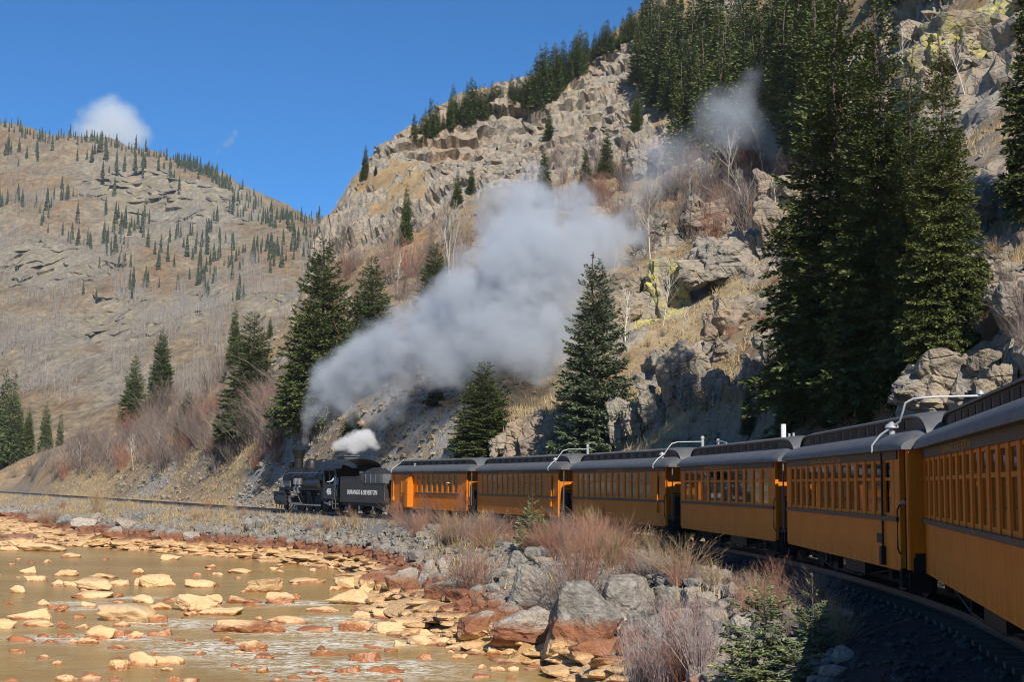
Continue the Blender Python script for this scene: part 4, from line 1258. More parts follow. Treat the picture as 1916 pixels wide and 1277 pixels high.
for k in range(nr - 1):
    F += [(k, k + 1, 2 * nr + k + 1, 2 * nr + k), (nr + k, 3 * nr + k, 3 * nr + k + 1, nr + k + 1), (k, nr + k, nr + k + 1, k + 1), (2 * nr + k, 2 * nr + k + 1, 3 * nr + k + 1, 3 * nr + k)]
F += [(0, 2 * nr, 3 * nr, nr), (nr - 1, 2 * nr - 1, 4 * nr - 1, 3 * nr - 1)]
cr_ = MB().add(V, F).build('cab_roof', LM, loco, True)
MB().box(0.6, 1.9, -0.5, 0.5, 3.60, 3.84).box(0.5, 2.0, -0.6, 0.6, 3.842, 3.90).build('roof_hatch', M['roof'], cr_)
MB().box(0.25, 2.25, -CW + 0.06, CW - 0.06, 0.9, 0.96).build('cab_floor', M['black'], loco)
MB().lathe((2.3, 0, 2.25), [(1.0, -0.6), (1.0, 0)], 'x', 20).build('backhead', M['black'], loco)
# boiler
MB().lathe((0, 0, 2.25), [(0.98, 2.32), (0.98, 4.2), (0.93, 4.9), (0.86, 6.0), (0.86, 9.0)], 'x', 28).build('boiler', LM, loco, True)
sb = MB().lathe((0, 0, 2.25), [(0.90, 9.0), (0.90, 10.55), (0.86, 10.6), (0.62, 10.62), (0.60, 10.72), (0.2, 10.75)], 'x', 28).build('smokebox', M['black'], loco, True)
bd = MB()
for x in (3.2, 4.2, 5.2, 6.2, 7.2, 8.2, 9.0):
    r_ = (0.99 if x < 4.3 else 0.87 + max(0, (6 - x)) * 0.055) + 0.012
    bd.lathe((x, 0, 2.25), [(r_, -0.035), (r_, 0.035)], 'x', 28)
bd.build('boiler_band', M['black'], loco, True)
MB().lathe((9.75, 0, 3.05), [(0.46, 0), (0.33, 0.12), (0.31, 0.75), (0.36, 0.78), (0.40, 1.1), (0.50, 1.34), (0.50, 1.40), (0.40, 1.41)], 'z', 20).build('smokestack', M['black'], loco, True)
MB().lathe((7.35, 0, 3.02), [(0.52, 0), (0.50, 0.40), (0.44, 0.60), (0.25, 0.70), (0.0, 0.72)], 'z', 20).build('sand_dome', LM, loco, True)
MB().lathe((5.2, 0, 3.02), [(0.50, 0), (0.48, 0.42), (0.40, 0.60), (0.2, 0.68), (0.0, 0.69)], 'z', 20).build('steam_dome', LM, loco, True)
MB().lathe((8.35, 0, 3.05), [(0.05, 0), (0.05, 0.25), (0.18, 0.28), (0.12, 0.5), (0.04, 0.56)], 'z', 12).build('bell', M['brass'], loco, True)
sv = MB()
for y in (-0.15, 0.15): sv.lathe((4.1, y, 3.15), [(0.07, 0), (0.07, 0.45), (0.04, 0.5)], 'z', 8)
sv.lathe((3.4, 0.3, 3.1), [(0.04, 0), (0.04, 0.4), (0.08, 0.42), (0.08, 0.62), (0.02, 0.64)], 'z', 8)
sv.build('safety_valve', M['steel'], loco, True)
hl = MB().lathe((10.62, 0, 3.28), [(0.22, 0.0), (0.25, 0.05), (0.25, 0.45), (0.2, 0.47)], 'x', 16).box(10.5, 11.0, -0.2, 0.2, 2.95, 3.03).build('headlight', M['black'], loco, True)
MB().lathe((11.095, 0, 3.28), [(0.18, 0.0), (0.1, 0.03)], 'x', 16).build('lens', M['pipe'], hl)
for sgn in (1, -1):
    rb = MB().box(2.6, 10.2, *sorted((sgn * 0.88, sgn * 1.28)), 1.62, 1.68).box(2.6, 10.2, *sorted((sgn * 1.265, sgn * 1.295)), 1.50, 1.70)
    rb.build('running_board', M['black'], loco)
    MB().tube([(2.5, sgn * 1.04, 2.72), (9.0, sgn * 0.98, 2.72), (10.3, sgn * 0.95, 2.6)], 0.022, 6).build('handrail', M['steel'], loco)
    pp = MB()
    pp.tube([(2.4, sgn * 1.05, 2.2), (4.5, sgn * 1.06, 2.15), (6.4, sgn * 0.98, 2.45), (8.0, sgn * 0.93, 2.5), (9.8, sgn * 0.95, 2.0)], 0.045, 7)
    pp.tube([(3.4, sgn * 1.03, 2.9), (4.0, sgn * 1.07, 2.5), (5.0, sgn * 1.06, 2.2), (6.0, sgn * 1.05, 1.9)], 0.035, 6)
    pp.tube([(7.35, sgn * 0.5, 3.2), (7.35, sgn * 0.95, 2.5), (7.5, sgn * 1.02, 1.7)], 0.03, 6)
    pp.tube([(7.0, sgn * 0.5, 3.2), (6.7, sgn * 0.96, 2.5), (6.3, sgn * 1.02, 1.7)], 0.03, 6)
    pp.build('boiler_pipe', M['black'], loco, True)
    # cooling coils on the running board, air pumps
    ck = MB()
    for k in range(5): ck.tube([(8.3, sgn * 1.22, 1.76 + 0.085 * k), (10.2, sgn * 1.22, 1.76 + 0.085 * k)], 0.026, 6)
    ck.box(8.28, 8.33, *sorted((sgn * 1.17, sgn * 1.26)), 1.7, 2.15).box(10.17, 10.22, *sorted((sgn * 1.17, sgn * 1.26)), 1.7, 2.15)
    ck.build('cooling_coil', M['steel'], loco)
    ap = MB()
    for x in (7.35, 6.75):
        ap.lathe((x, sgn * 1.15, 1.30), [(0.20, 0), (0.20, 0.42), (0.1, 0.45), (0.1, 0.55), (0.22, 0.58), (0.22, 1.0), (0.12, 1.05)], 'z', 12)
    ap.build('air_pump', M['steel'] if sgn > 0 else LM, loco, True)
    MB().tube([(3.2, sgn * 1.12, 1.95), (5.6, sgn * 1.12, 1.95)], 0.28, 14).build('air_tank', LM, loco, True)
    # cylinder, rods
    cyl = MB().tube([(9.1, sgn * 1.18, 0.78), (10.35, sgn * 1.18, 0.78)], 0.38, 18).tube([(9.2, sgn * 1.12, 1.32), (10.25, sgn * 1.12, 1.32)], 0.22, 14).box(9.25, 10.2, *sorted((sgn * 0.8, sgn * 1.2)), 0.7, 1.4)
    cyl.build('cylinder', LM, loco, True)
    rd = MB().box(3.1, 7.7, *sorted((sgn * 1.02, sgn * 1.07)), 0.42, 0.52).box(6.3, 8.6, *sorted((sgn * 1.08, sgn * 1.13)), 0.46, 0.60).tube([(8.4, sgn * 1.14, 0.78), (9.2, sgn * 1.14, 0.78)], 0.045, 8).box(8.35, 8.7, *sorted((sgn * 1.02, sgn * 1.2)), 0.6, 0.98).box(7.6, 9.2, *sorted((sgn * 1.1, sgn * 1.2)), 0.99, 1.05).tube([(6.3, sgn * 1.15, 0.5), (7.0, sgn * 1.18, 1.2), (7.4, sgn * 1.15, 1.25), (9.3, sgn * 1.14, 1.3)], 0.035, 6)
    rd.build('side_rod', M['steel'], loco)
    dw = shared('driver', lambda: MB().lathe((0, 0, 0), [(0.56, -0.06), (0.56, 0.03), (0.60, 0.05), (0.60, 0.07), (0.5, 0.07), (0.49, 0.02), (0.16, 0.02), (0.14, -0.10), (0.02, -0.11)], 'y', 24).mesh('driving_wheel', M['black'], True))
    for x in (3.3, 4.7, 6.1, 7.5):
        w = link('driving_wheel', dw, loco); w.location = (x, sgn * 0.55, 0.56); w.rotation_euler = (0, 0, 0 if sgn < 0 else math.pi)
    lw = shared('lead', lambda: MB().lathe((0, 0, 0), [(0.34, -0.05), (0.34, 0.03), (0.38, 0.05), (0.1, 0.06)], 'y', 18).mesh('leading_wheel', M['black'], True))
    for x in (10.6, 1.6):
        w = link('leading_wheel', lw, loco); w.location = (x, sgn * 0.52, 0.36); w.rotation_euler = (0, 0, 0 if sgn < 0 else math.pi)
    stp = MB().box(0.1, 0.6, *sorted((sgn * 1.0, sgn * 1.35)), 0.3, 0.34).box(0.1, 0.6, *sorted((sgn * 1.1, sgn * 1.35)), 0.62, 0.66).box(0.1, 0.13, *sorted((sgn * 1.3, sgn * 1.34)), 0.3, 0.95).box(0.57, 0.6, *sorted((sgn * 1.3, sgn * 1.34)), 0.3, 0.95)
    stp.tube([(0.14, sgn * 1.38, 0.9), (0.14, sgn * 1.38, 2.5)], 0.018, 6)
    stp.build('cab_step', M['steel'], loco)
    inj = MB().tube([(1.0, sgn * 1.2, 0.75), (1.6, sgn * 1.22, 0.6), (2.2, sgn * 1.18, 0.7)], 0.07, 8).lathe((1.3, sgn * 1.15, 0.5), [(0.13, 0), (0.13, 0.3), (0.05, 0.35)], 'z', 10)
    inj.build('injector', M['steel'], loco, True)
MB().box(1.0, 11.2, -0.45, 0.45, 0.55, 1.05).build('frame', M['black'], loco)
MB().box(2.4, 3.6, -0.95, 0.95, 0.75, 1.6).build('firebox', M['black'], loco)
pl_ = MB().box(11.0, 11.3, -1.25, 1.25, 0.66, 0.98)
for k in range(9):
    y = -1.05 + 2.1 * k / 8
    pl_.tube([(11.3, y, 0.75), (11.95 - 0.25 * abs(y), y * 0.8, 0.12)], 0.035, 6)
pl_.box(11.3, 11.75, -0.1, 0.1, 0.6, 0.85)
pl_.build('pilot', M['black'], loco)
MB().box(10.4, 11.25, 0.6, 1.3, 0.98, 1.35).box(10.4, 11.25, -1.3, -0.6, 0.98, 1.35).tube([(11.28, 1.2, 0.95), (11.28, 1.2, 1.6), (10.4, 1.1, 1.75)], 0.02, 6).build('pilot_box', M['black'], loco)

# ------------------------------------------------------------------ people
def body(name, joints, edges, mats, zcuts, parent):
    """One continuous figure grown over a skeleton; zcuts: (height, material) from the feet up."""
    me = bpy.data.meshes.new(name)
    me.from_pydata([j[0] for j in joints], edges, [])
    o = bpy.data.objects.new(name, me); COL.objects.link(o)
    md = o.modifiers.new('skin', 'SKIN'); md.use_smooth_shade = True
    for i, j in enumerate(joints):
        sv_ = me.skin_vertices[0].data[i]; sv_.radius = j[1] if isinstance(j[1], tuple) else (j[1], j[1]); sv_.use_root = i == 0
    o.modifiers.new('sub', 'SUBSURF').levels = 2
    o.modifiers['sub'].render_levels = 2
    dg = bpy.context.evaluated_depsgraph_get()
    m2 = bpy.data.meshes.new_from_object(o.evaluated_get(dg))
    bpy.data.objects.remove(o)
    m2.materials.clear()
    for _, m_ in zcuts: m2.materials.append(m_)
    for p in m2.polygons:
        p.use_smooth = True
        for k, (zc, _) in enumerate(zcuts):
            if p.center.z >= zc: p.material_index = k
    return m2

def person(label, loc, rz, shirt, legs, hair, cap=None, seated=False, arm_out=False):
    """Origin at the feet; faces local +x."""
    hip = 0.92 if not seated else 0.50
    k = hip - 0.92
    J = [((0, 0, 0.95 + k), (0.13, 0.16)), ((0, 0, 1.15 + k), (0.12, 0.15)), ((0.01, 0, 1.36 + k), (0.125, 0.18)), ((0.01, 0, 1.48 + k), 0.065), ((0.03, 0, 1.58 + k), 0.075), ((0.03, 0, 1.70 + k), (0.095, 0.08))]
    E = [(0, 1), (1, 2), (2, 3), (3, 4), (4, 5)]
    for sy in (1, -1):
        b = len(J)
        if seated:
            J += [((0.05, 0.10 * sy, 0.90 + k), 0.095), ((0.46, 0.11 * sy, 0.50), 0.065), ((0.48, 0.11 * sy, 0.08), 0.045), ((0.60, 0.11 * sy, 0.04), 0.04)]
        else:
            J += [((0, 0.10 * sy, 0.88), 0.095), ((0.03, 0.11 * sy, 0.48), 0.062), ((0, 0.12 * sy, 0.09), 0.045), ((0.13, 0.13 * sy, 0.04), 0.04)]
        E += [(0, b), (b, b + 1), (b + 1, b + 2), (b + 2, b + 3)]
        b = len(J)
        if arm_out and sy > 0:
            J += [((0.01, 0.19 * sy, 1.40 + k), 0.06), ((0.10, 0.34 * sy, 1.18 + k), 0.045), ((0.30, 0.38 * sy, 1.13 + k), 0.034), ((0.38, 0.37 * sy, 1.13 + k), 0.03)]
        else:
            J += [((0.01, 0.19 * sy, 1.40 + k), 0.06), ((0.0, 0.24 * sy, 1.13 + k), 0.045), ((0.14, 0.22 * sy, 0.95 + k), 0.034), ((0.20, 0.20 * sy, 0.90 + k), 0.03)]
        E += [(2, b), (b, b + 1), (b + 1, b + 2), (b + 2, b + 3)]
    m2 = body('person', J, E, None, [(-1, legs), (0.93 + k, shirt), (1.47 + k, M['skin'])], None)
    o = link('person', m2); o.location = loc; o.rotation_euler = (0, 0, rz)
    tag(o, label, 'person')
    hm = MB().lathe((0.015, 0, 1.66 + k), [(0.105, 0.0), (0.112, 0.05), (0.095, 0.12), (0.05, 0.155), (0.0, 0.165)], 'z', 14)
    hm.build('hair' if not cap else 'cap', cap or hair, o, True)
    if cap: MB().box(0.10, 0.20, -0.07, 0.07, 1.68 + k, 1.695 + k).build('cap_brim', cap, o)
    fc_ = MB().lathe((0.12, 0, 1.60 + k), [(0.02, -0.02), (0.016, 0.03)], 'z', 6)
    fc_.build('nose', M['skin'], o, True)
    hd = MB()
    for sy in (1, -1):
        hx, hy, hz = (0.40, 0.37, 1.13 + k) if (arm_out and sy > 0) else (0.21, 0.195 * sy, 0.89 + k)
        hd.lathe((hx, hy, hz), [(0.02, -0.03), (0.042, -0.02), (0.04, 0.03), (0.02, 0.04)], 'x', 8)
        for q in range(4):
            hd.tube([(hx + 0.03, hy - 0.03 + 0.02 * q, hz + 0.005), (hx + 0.075, hy - 0.032 + 0.021 * q, hz - 0.002), (hx + 0.10, hy - 0.032 + 0.021 * q, hz - 0.03)], [0.011, 0.010, 0.007], 5)
        hd.tube([(hx - 0.01, hy - 0.035, hz), (hx + 0.03, hy - 0.06, hz + 0.01), (hx + 0.055, hy - 0.062, hz - 0.01)], [0.012, 0.011, 0.008], 5)
    hd.build('hand', M['skin'], o, True)
    return o

def on(root, x, y, z):
    rz_ = root.rotation_euler[2]
    return (root.location[0] + x * math.cos(rz_) - y * math.sin(rz_), root.location[1] + x * math.sin(rz_) + y * math.cos(rz_), root.location[2] + z)
person('engine driver in a pale blue shirt sitting at the cab window', on(loco, 0.78, 1.02, 0.96), loco.rotation_euler[2] + R(25), M['shirt'], M['jacket'], M['hair'], cap=M['jacket'], seated=False, arm_out=True).scale = (1, 1, 1)
person('passenger in a red cap and white top at the open coach window', on(COACH[0], -3.05, 0.86, 0.96), COACH[0].rotation_euler[2] + R(80), M['white'], M['jacket'], M['hair'], cap=M['redcap'], arm_out=True)
person('grey haired man in a dark jacket standing in the coach doorway', on(COACH[4], -5.86, 0.90, 0.90), COACH[4].rotation_euler[2] + R(110), M['jacket'], M['jacket'], M['hair'])
# ------------------------------------------------------------------ rocks
_bm = bmesh.new(); bmesh.ops.create_icosphere(_bm, subdivisions=4, radius=1.0)
ICO4 = (np.array([v.co[:] for v in _bm.verts]), np.array([[v.index for v in f.verts] for f in _bm.faces])); _bm.free()
_bm = bmesh.new(); bmesh.ops.create_icosphere(_bm, subdivisions=2, radius=1.0)
ICO2 = (np.array([v.co[:] for v in _bm.verts]), np.array([[v.index for v in f.verts] for f in _bm.faces])); _bm.free()
_bm = bmesh.new(); bmesh.ops.create_icosphere(_bm, subdivisions=1, radius=1.0)
ICO1 = (np.array([v.co[:] for v in _bm.verts]), np.array([[v.index for v in f.verts] for f in _bm.faces])); _bm.free()
def rock_shape(seed, ico, planes=16, p=14, rough=0.05, box=0.5, jit=0.16):
    rg = np.random.default_rng(seed)
    n = rg.normal(size=(planes, 3)); n /= np.linalg.norm(n, axis=1)[:, None]
    h = rg.uniform(0.62, 1.0, planes)
    ax = np.array([(1, 0, 0), (-1, 0, 0), (0, 1, 0), (0, -1, 0), (0, 0, 1), (0, 0, -1)], float) + rg.normal(0, jit, (6, 3))
    ax /= np.linalg.norm(ax, axis=1)[:, None]
    n = np.vstack([n, ax]); h = np.r_[h, rg.uniform(box, box + 0.25, 6)]
    D, F = ico
    c = np.maximum(D @ n.T, 0) / h
    r = (c ** p).sum(1) ** (-1 / p)
    V = D * r[:, None]
    if p > 40 and len(D) > 600:
        c1a, _, _, g1a = cells(V * 2.1 + seed, seed); c2a, _, _, g2a = cells(V * 5.0 + seed, seed + 3)
        V = V * (1 + 0.13 * (c1a - 0.5) + 0.05 * (c2a - 0.5) - 0.03 * (1 - sstep(0, 0.12, g1a)))[:, None]
    if rough: V = V * (1 + rough * fbm(V * 2.2 + seed, 3, seed % 97) + rough * 0.5 * fbm(V * 7 + seed, 2, seed % 89))[:, None]
    lo, hi = V.min(0), V.max(0)
    return (V - (lo + hi) / 2) / (hi - lo), F
ROUND = [rock_shape(100 + i, ICO4, 9, 16, 0.16, 0.72, 0.45) for i in range(10)]
ANG = [rock_shape(300 + i, ICO4, 9, 48, 0.07, 0.62, 0.40) for i in range(14)]
def rock_mesh(kind, i, mat):
    V, F = (ROUND if kind == 'r' else ANG)[i % (10 if kind == 'r' else 14)]
    return shared(('rock', kind, i % (10 if kind == 'r' else 14), mat.name), lambda: mesh_np('rock', V, F, mat, kind == 'r'))
def put_rock(name, kind, i, mat, loc, size, rz=None, tilt=0.0):
    o = link(name, rock_mesh(kind, i, mat))
    o.location = loc; o.scale = size
    o.rotation_euler = (random.uniform(-tilt, tilt), random.uniform(-tilt, tilt), random.uniform(0, 6.28) if rz is None else rz)
    return o

# boulders in the river, measured in the photo: centre x, waterline y, width, height (all photo pixels), crust, and a name for the ones other rocks are told by
def z6(cx, by, w, h, c, nm=None): return (cx * .3653, 840 + by * .3654, w * .3653, h * .3654, c, nm)
def z7(cx, by, w, h, c, nm=None): return (640 + cx * .3653, 920 + by * .3654, w * .3653, h * .3654, c, nm)
RIV = [z6(55, 505, 190, 82, 'brown', 'large brown topped rock at left edge by the far shore'), z6(190, 528, 240, 50, 'cream'), z6(40, 525, 90, 30, 'cream'), z6(355, 560, 90, 30, 'cream', 'low cream rock alone near the far shore'),
       z6(140, 642, 72, 44, 'cream'), z6(325, 656, 120, 42, 'cream'), z6(172, 682, 104, 36, 'cream'), z6(287, 708, 66, 40, 'cream'), z6(365, 709, 84, 32, 'cream'),
       z6(505, 668, 140, 32, 'cream'), z6(468, 730, 185, 80, 'brown', 'brown capped peaked rock left of river middle'), z6(455, 768, 200, 40, 'cream'), z6(606, 708, 92, 40, 'cream'), z6(702, 645, 56, 38, 'cream'), z6(795, 709, 165, 72, 'cream', 'wedge shaped cream slab tilted to the left'), z6(712, 706, 60, 50, 'grey'),
       z6(865, 571, 96, 30, 'cream', 'pale flat rock in calm water upstream'), z6(1000, 656, 62, 20, 'cream'), z6(1010, 713, 140, 46, 'cream'), z6(1088, 708, 50, 30, 'rust'), z6(1218, 641, 120, 30, 'cream', 'low cream rock upstream of the dark tipped boulder'),
       z6(1340, 742, 180, 92, 'brown', 'dark tipped peaked boulder in mid river'), z6(1428, 796, 130, 64, 'rust'), z6(1505, 775, 60, 36, 'rust'), z6(1240, 797, 165, 44, 'rust'), z6(1290, 812, 110, 22, 'rust'),
       z6(990, 838, 250, 108, 'cream', 'great cream boulder in mid river'), z6(1090, 800, 80, 60, 'grey'), z6(1125, 858, 200, 46, 'cream'), z6(815, 827, 110, 44, 'cream'), z6(727, 793, 108, 50, 'cream'),
       z6(620, 893, 285, 112, 'grey', 'broad grey topped boulder, biggest in the river'), z6(800, 896, 90, 54, 'rust'), z6(612, 916, 80, 34, 'cream'), z6(142, 878, 185, 64, 'cream', 'two stepped cream boulder near the left edge'), z6(160, 917, 180, 44, 'cream'), z6(22, 926, 90, 58, 'cream'),
       z6(215, 808, 58, 40, 'grey'), z6(290, 828, 92, 34, 'rust'), z6(448, 816, 68, 38, 'grey'), z6(88, 742, 76, 48, 'cream'), z6(500, 978, 140, 80, 'cream', 'rounded cream boulder below the broad grey one'), z6(592, 966, 72, 48, 'rust'), z6(680, 976, 76, 44, 'grey'),
       z6(815, 962, 110, 48, 'rust', 'dark wet rust rock with foam behind it'), z6(448, 1004, 118, 38, 'cream'), z6(372, 1000, 80, 24, 'grey'), z6(95, 992, 140, 38, 'rust'), z6(1190, 946, 300, 72, 'rust', 'long two toned slab, cream above and red below'), z6(1390, 944, 120, 58, 'rust'), z6(1470, 900, 190, 44, 'cream'), z6(1325, 886, 40, 30, 'cream'),
       z6(1285, 1043, 150, 68, 'rust', 'wet domed rust rock with a white splash'), z6(1645, 841, 150, 36, 'cream'), z6(1815, 942, 180, 64, 'rust'), z6(1855, 872, 100, 42, 'cream'), z6(592, 1138, 108, 62, 'cream'), z6(718, 1118, 150, 88, 'cream', 'cream boulder split in three near the picture bottom'), z6(850, 1114, 146, 54, 'cream'),
       z6(600, 1031, 130, 25, 'cream'), z6(320, 1192, 120, 34, 'cream'), z6(450, 1192, 110, 30, 'cream'), z6(890, 1192, 60, 30, 'rust'), z6(1675, 1066, 170, 24, 'rust', 'flat red ledge just above the water'), z6(1215, 1121, 80, 20, 'rust'), z6(1830, 1090, 80, 32, 'rust'), z6(1780, 1152, 120, 32, 'rust'), z6(60, 1195, 120, 16, 'rust'),
       z6(80, 1052, 80, 25, 'cream'), z6(212, 1081, 108, 20, 'cream'), z6(285, 1111, 70, 25, 'cream'), z6(1565, 690, 170, 28, 'cream'), z6(1762, 722, 115, 76, 'brown', 'square brown topped boulder at the bank corner'), z6(1775, 802, 225, 90, 'cream'), z6(1880, 750, 90, 70, 'brown'), z6(40, 800, 60, 20, 'rust'), z6(400, 872, 60, 26, 'rust'), z6(310, 900, 50, 20, 'rust'), z6(330, 968, 80, 26, 'rust'), z6(245, 998, 90, 20, 'rust'), z6(960, 1008, 70, 16, 'rust'), z6(1600, 940, 180, 30, 'rust'),
       z7(60, 716, 150, 60, 'rust'), z7(230, 732, 140, 74, 'cream', 'blocky cream boulder off the bank'), z7(298, 800, 66, 44, 'cream'), z7(132, 802, 44, 20, 'rust'), z7(110, 872, 150, 52, 'rust'), z7(420, 862, 80, 36, 'rust'), z7(598, 860, 82, 26, 'cream'), z7(555, 832, 60, 20, 'cream'), z7(722, 915, 54, 30, 'cream'), z7(800, 926, 82, 32, 'cream'), z7(882, 927, 60, 34, 'cream'), z7(215, 932, 170, 40, 'rust'), z7(40, 932, 92, 34, 'cream'), z7(862, 966, 52, 26, 'rust'), z7(712, 958, 90, 22, 'rust'),
       z7(95, 652, 100, 40, 'cream'), z7(220, 650, 130, 60, 'cream'), z7(300, 735, 100, 50, 'cream'), z7(390, 790, 120, 60, 'cream'), z7(440, 770, 120, 70, 'cream'), z7(540, 790, 110, 50, 'cream'), z7(600, 815, 130, 40, 'cream'), z7(800, 850, 120, 60, 'cream', 'flat cream block at the foot of the bank'), z7(690, 835, 70, 30, 'cream'), z7(870, 865, 50, 24, 'cream')]
RIV_SHORT = ['left edge brown rock', 'lone far shore rock', 'brown capped peak', 'tilted cream wedge', 'calm water flat rock', 'low upstream rock', 'dark tipped boulder', 'great cream boulder', 'broad grey topped boulder', 'two stepped boulder', 'rounded cream boulder', 'dark wet rust rock', 'two toned slab', 'wet domed rock', 'three way split boulder', 'flat red ledge', 'square corner boulder', 'blocky bank side boulder', 'flat cream block']
rl = []; anchors = []
COLLARS = []
for i, (cx, by, w, h, c, nm) in enumerate(RIV):
    base = wpt(cx, by)
    d = base[1]
    W_, H_ = w / FPX * d, h / FPX * d
    dp = W_ * random.uniform(0.55, 0.8)
    H_ *= 0.82; W_ *= 1.1; tall = H_ + max(0.25, 0.35 * H_)
    cen = (base[0], d + dp * 0.42, ZW + H_ - tall / 2)
    kind = 'a' if (c in ('brown', 'grey') or h > 60 * .3654) and random.random() < 0.55 else 'r'
    o = put_rock('river_rock', kind, i * 3 + 1, M['river_' + c], cen, (W_ * 1.03, dp, tall), rz=random.choice([0, math.pi]) + random.uniform(-0.12, 0.12), tilt=0.06)
    tag(o, nm, 'rock', 'rocks standing in the river')
    COLLARS.append((base[0], d, W_))
    if nm: anchors.append((RIV_SHORT[len(anchors)], (base[0], d)))
    else:
        size = 'large' if w > 60 else ('middling' if w > 34 else 'small')
        rl.append((o, f"{size} {dict(cream='cream', rust='rust', brown='brown', grey='greyish')[c]} river", (base[0], d)))
# smaller stones scattered over the shallows
rg = np.random.default_rng(12)
n = 0
stuffV, stuffF, off = [], [], 0
for k in range(300):
    px, py = rg.uniform(-10, 760), 1046 + 235 * rg.random() ** 1.1
    b = wpt(px, py)
    s1, t1 = to_st([b[:2]])
    if -t1[0] < np.interp(s1[0], S_SH, T_SH) + 0.5: continue
    dens = vnoise(np.array([[b[0] * 0.15, b[1] * 0.12, 3.3]]), 8)[0]
    if dens < rg.uniform(-0.15, 0.75): continue
    sz = rg.uniform(0.10, 0.42) * (0.6 + b[1] / 110)
    c = 'rust' if rg.random() < 0.3 else 'cream'
    if n < 70 and sz > 0.26:
        o = put_rock('river_rock', 'r', k, M['river_' + c], (b[0], b[1], ZW - 0.02), (sz * 1.5, sz * 1.1, sz * 0.8), tilt=0.15)
        tag(o, None, 'rock', 'rocks standing in the river'); n += 1
        rl.append((o, f"little {dict(cream='cream', rust='rust')[c]} river", (b[0], b[1])))
    else:
        V, F = rock_shape(k % 8 + 50, ICO1, 8, 12, 0, 0.6)
        stuffV.append(V * np.array([sz * 1.5, sz, sz * 0.6]) + np.array([b[0], b[1], ZW + (0.02 if c == 'cream' else -0.05)])); stuffF.append(F + off); off += len(V)
o = link('river_pebbles', mesh_np('river_pebbles', np.vstack(stuffV), np.vstack(stuffF), M['river_cream'], False)); tag(o, kind='stuff')
label_by_anchor(rl, anchors, 'rock')
for (x, y, w_) in COLLARS:
    r_ = w_ * 0.55
    if y < 62:
        dd_ = np.hypot((WV[:, 0] - x) / (r_ + 0.5), (WV[:, 1] - (y - 0.15)) / 0.8)
        foam = np.maximum(foam, 0.42 * (1 - sstep(0.5, 1.15, dd_)) * (0.4 + 0.6 * vnoise(WV * 0.7, 3)))
J = np.arange(len(WV)).reshape(len(wx), len(wy))
WQ = np.stack([J[:-1, :-1].ravel(), J[1:, :-1].ravel(), J[1:, 1:].ravel(), J[:-1, 1:].ravel()], 1)
WV2 = WV.copy(); WV2[:, 2] += foam * 0.05 * vnoise(WV * 1.3, 12) + rough * 0.018 * vnoise(WV * np.array([0.9, 1.8, 1]), 14)
tag(link('river_water', mesh_np('river_water', WV2, WQ, M['water'], True, {'foam': foam, 'rough': np.clip(rough + foam, 0, 1)})), kind='structure')

# rocks of the bank, measured in the photo
def bank_hit(px, py):
    return hit(px, py)
BANK = [z7(150, 525, 95, 82, 'a', 'upright red brown block in the row at the water'), z7(228, 515, 95, 84, 'a'), z7(300, 540, 120, 92, 'a'), z7(345, 540, 70, 60, 'a'), z7(500, 575, 140, 92, 'a', 'big red brown block under the grey boulders'), z7(435, 490, 75, 108, 'a', 'tall grey upright stone at the bank edge'), z7(516, 440, 44, 78, 'a'), z7(320, 480, 130, 70, 'a'), z7(718, 575, 105, 72, 'a'), z7(960, 560, 220, 170, 'a', 'largest grey boulder of the heap'), z7(910, 395, 130, 85, 'a', 'flat faced grey boulder atop the heap'), z7(860, 470, 110, 70, 'a'), z7(800, 480, 90, 60, 'r'), z7(1000, 350, 120, 60, 'a'), z7(1085, 350, 80, 45, 'r'), z7(1030, 400, 120, 60, 'a'), z7(1240, 330, 70, 60, 'r'), z7(1490, 340, 60, 44, 'r', 'pale rounded stone under the tan bush'), z7(1180, 345, 90, 50, 'a'),
        z7(850, 690, 160, 92, 'a'), z7(720, 745, 190, 98, 'a', 'wide brown slab sloping to the river'), z7(820, 760, 130, 60, 'a'), z7(955, 765, 270, 140, 'a', 'broad red brown boulder with a purple top'), z7(1050, 750, 120, 60, 'a'), z7(1290, 790, 380, 250, 'a', 'huge grey and red boulder above the waterline'), z7(1480, 640, 330, 190, 'a', 'long grey boulder leaning against the huge red one'), z7(1210, 850, 230, 70, 'a'), z7(1340, 870, 260, 90, 'a'), z7(1700, 600, 150, 120, 'a'), z7(1800, 590, 110, 110, 'a'), z7(1870, 600, 120, 90, 'a'), z7(1640, 560, 80, 90, 'a'), z7(1430, 720, 90, 70, 'r'),
        z6(700, 388, 80, 62, 'a', 'dark squarish stone on the gravel bank'), z6(490, 370, 60, 40, 'a'), z6(185, 325, 60, 36, 'r'), z6(880, 480, 160, 70, 'a'), z6(580, 455, 110, 50, 'a'), z6(800, 470, 110, 60, 'a'), z6(980, 475, 90, 44, 'a'), z6(640, 410, 110, 50, 'a'), z6(420, 410, 120, 50, 'a'), z6(330, 400, 100, 50, 'a'), z6(1290, 420, 80, 60, 'a', 'slate grey stone left of the grassy shoulder'), z6(1330, 415, 50, 50, 'a'), z6(1525, 430, 50, 36, 'a'), z6(1450, 490, 70, 50, 'a'), z6(1490, 500, 60, 40, 'a'), z6(40, 355, 140, 50, 'a'), z6(150, 380, 120, 40, 'a'),
        (1335, 1110, 42, 55, 'a', None), (1300, 1120, 46, 40, 'a', None), (1375, 1118, 36, 30, 'a', None), (1345, 1180, 70, 44, 'a', None), (1395, 1188, 60, 50, 'a', None), (1560, 1215, 60, 40, 'r', None), (1580, 1240, 50, 34, 'r', None), (1480, 1150, 40, 26, 'r', None), (1430, 1130, 44, 24, 'a', None)]
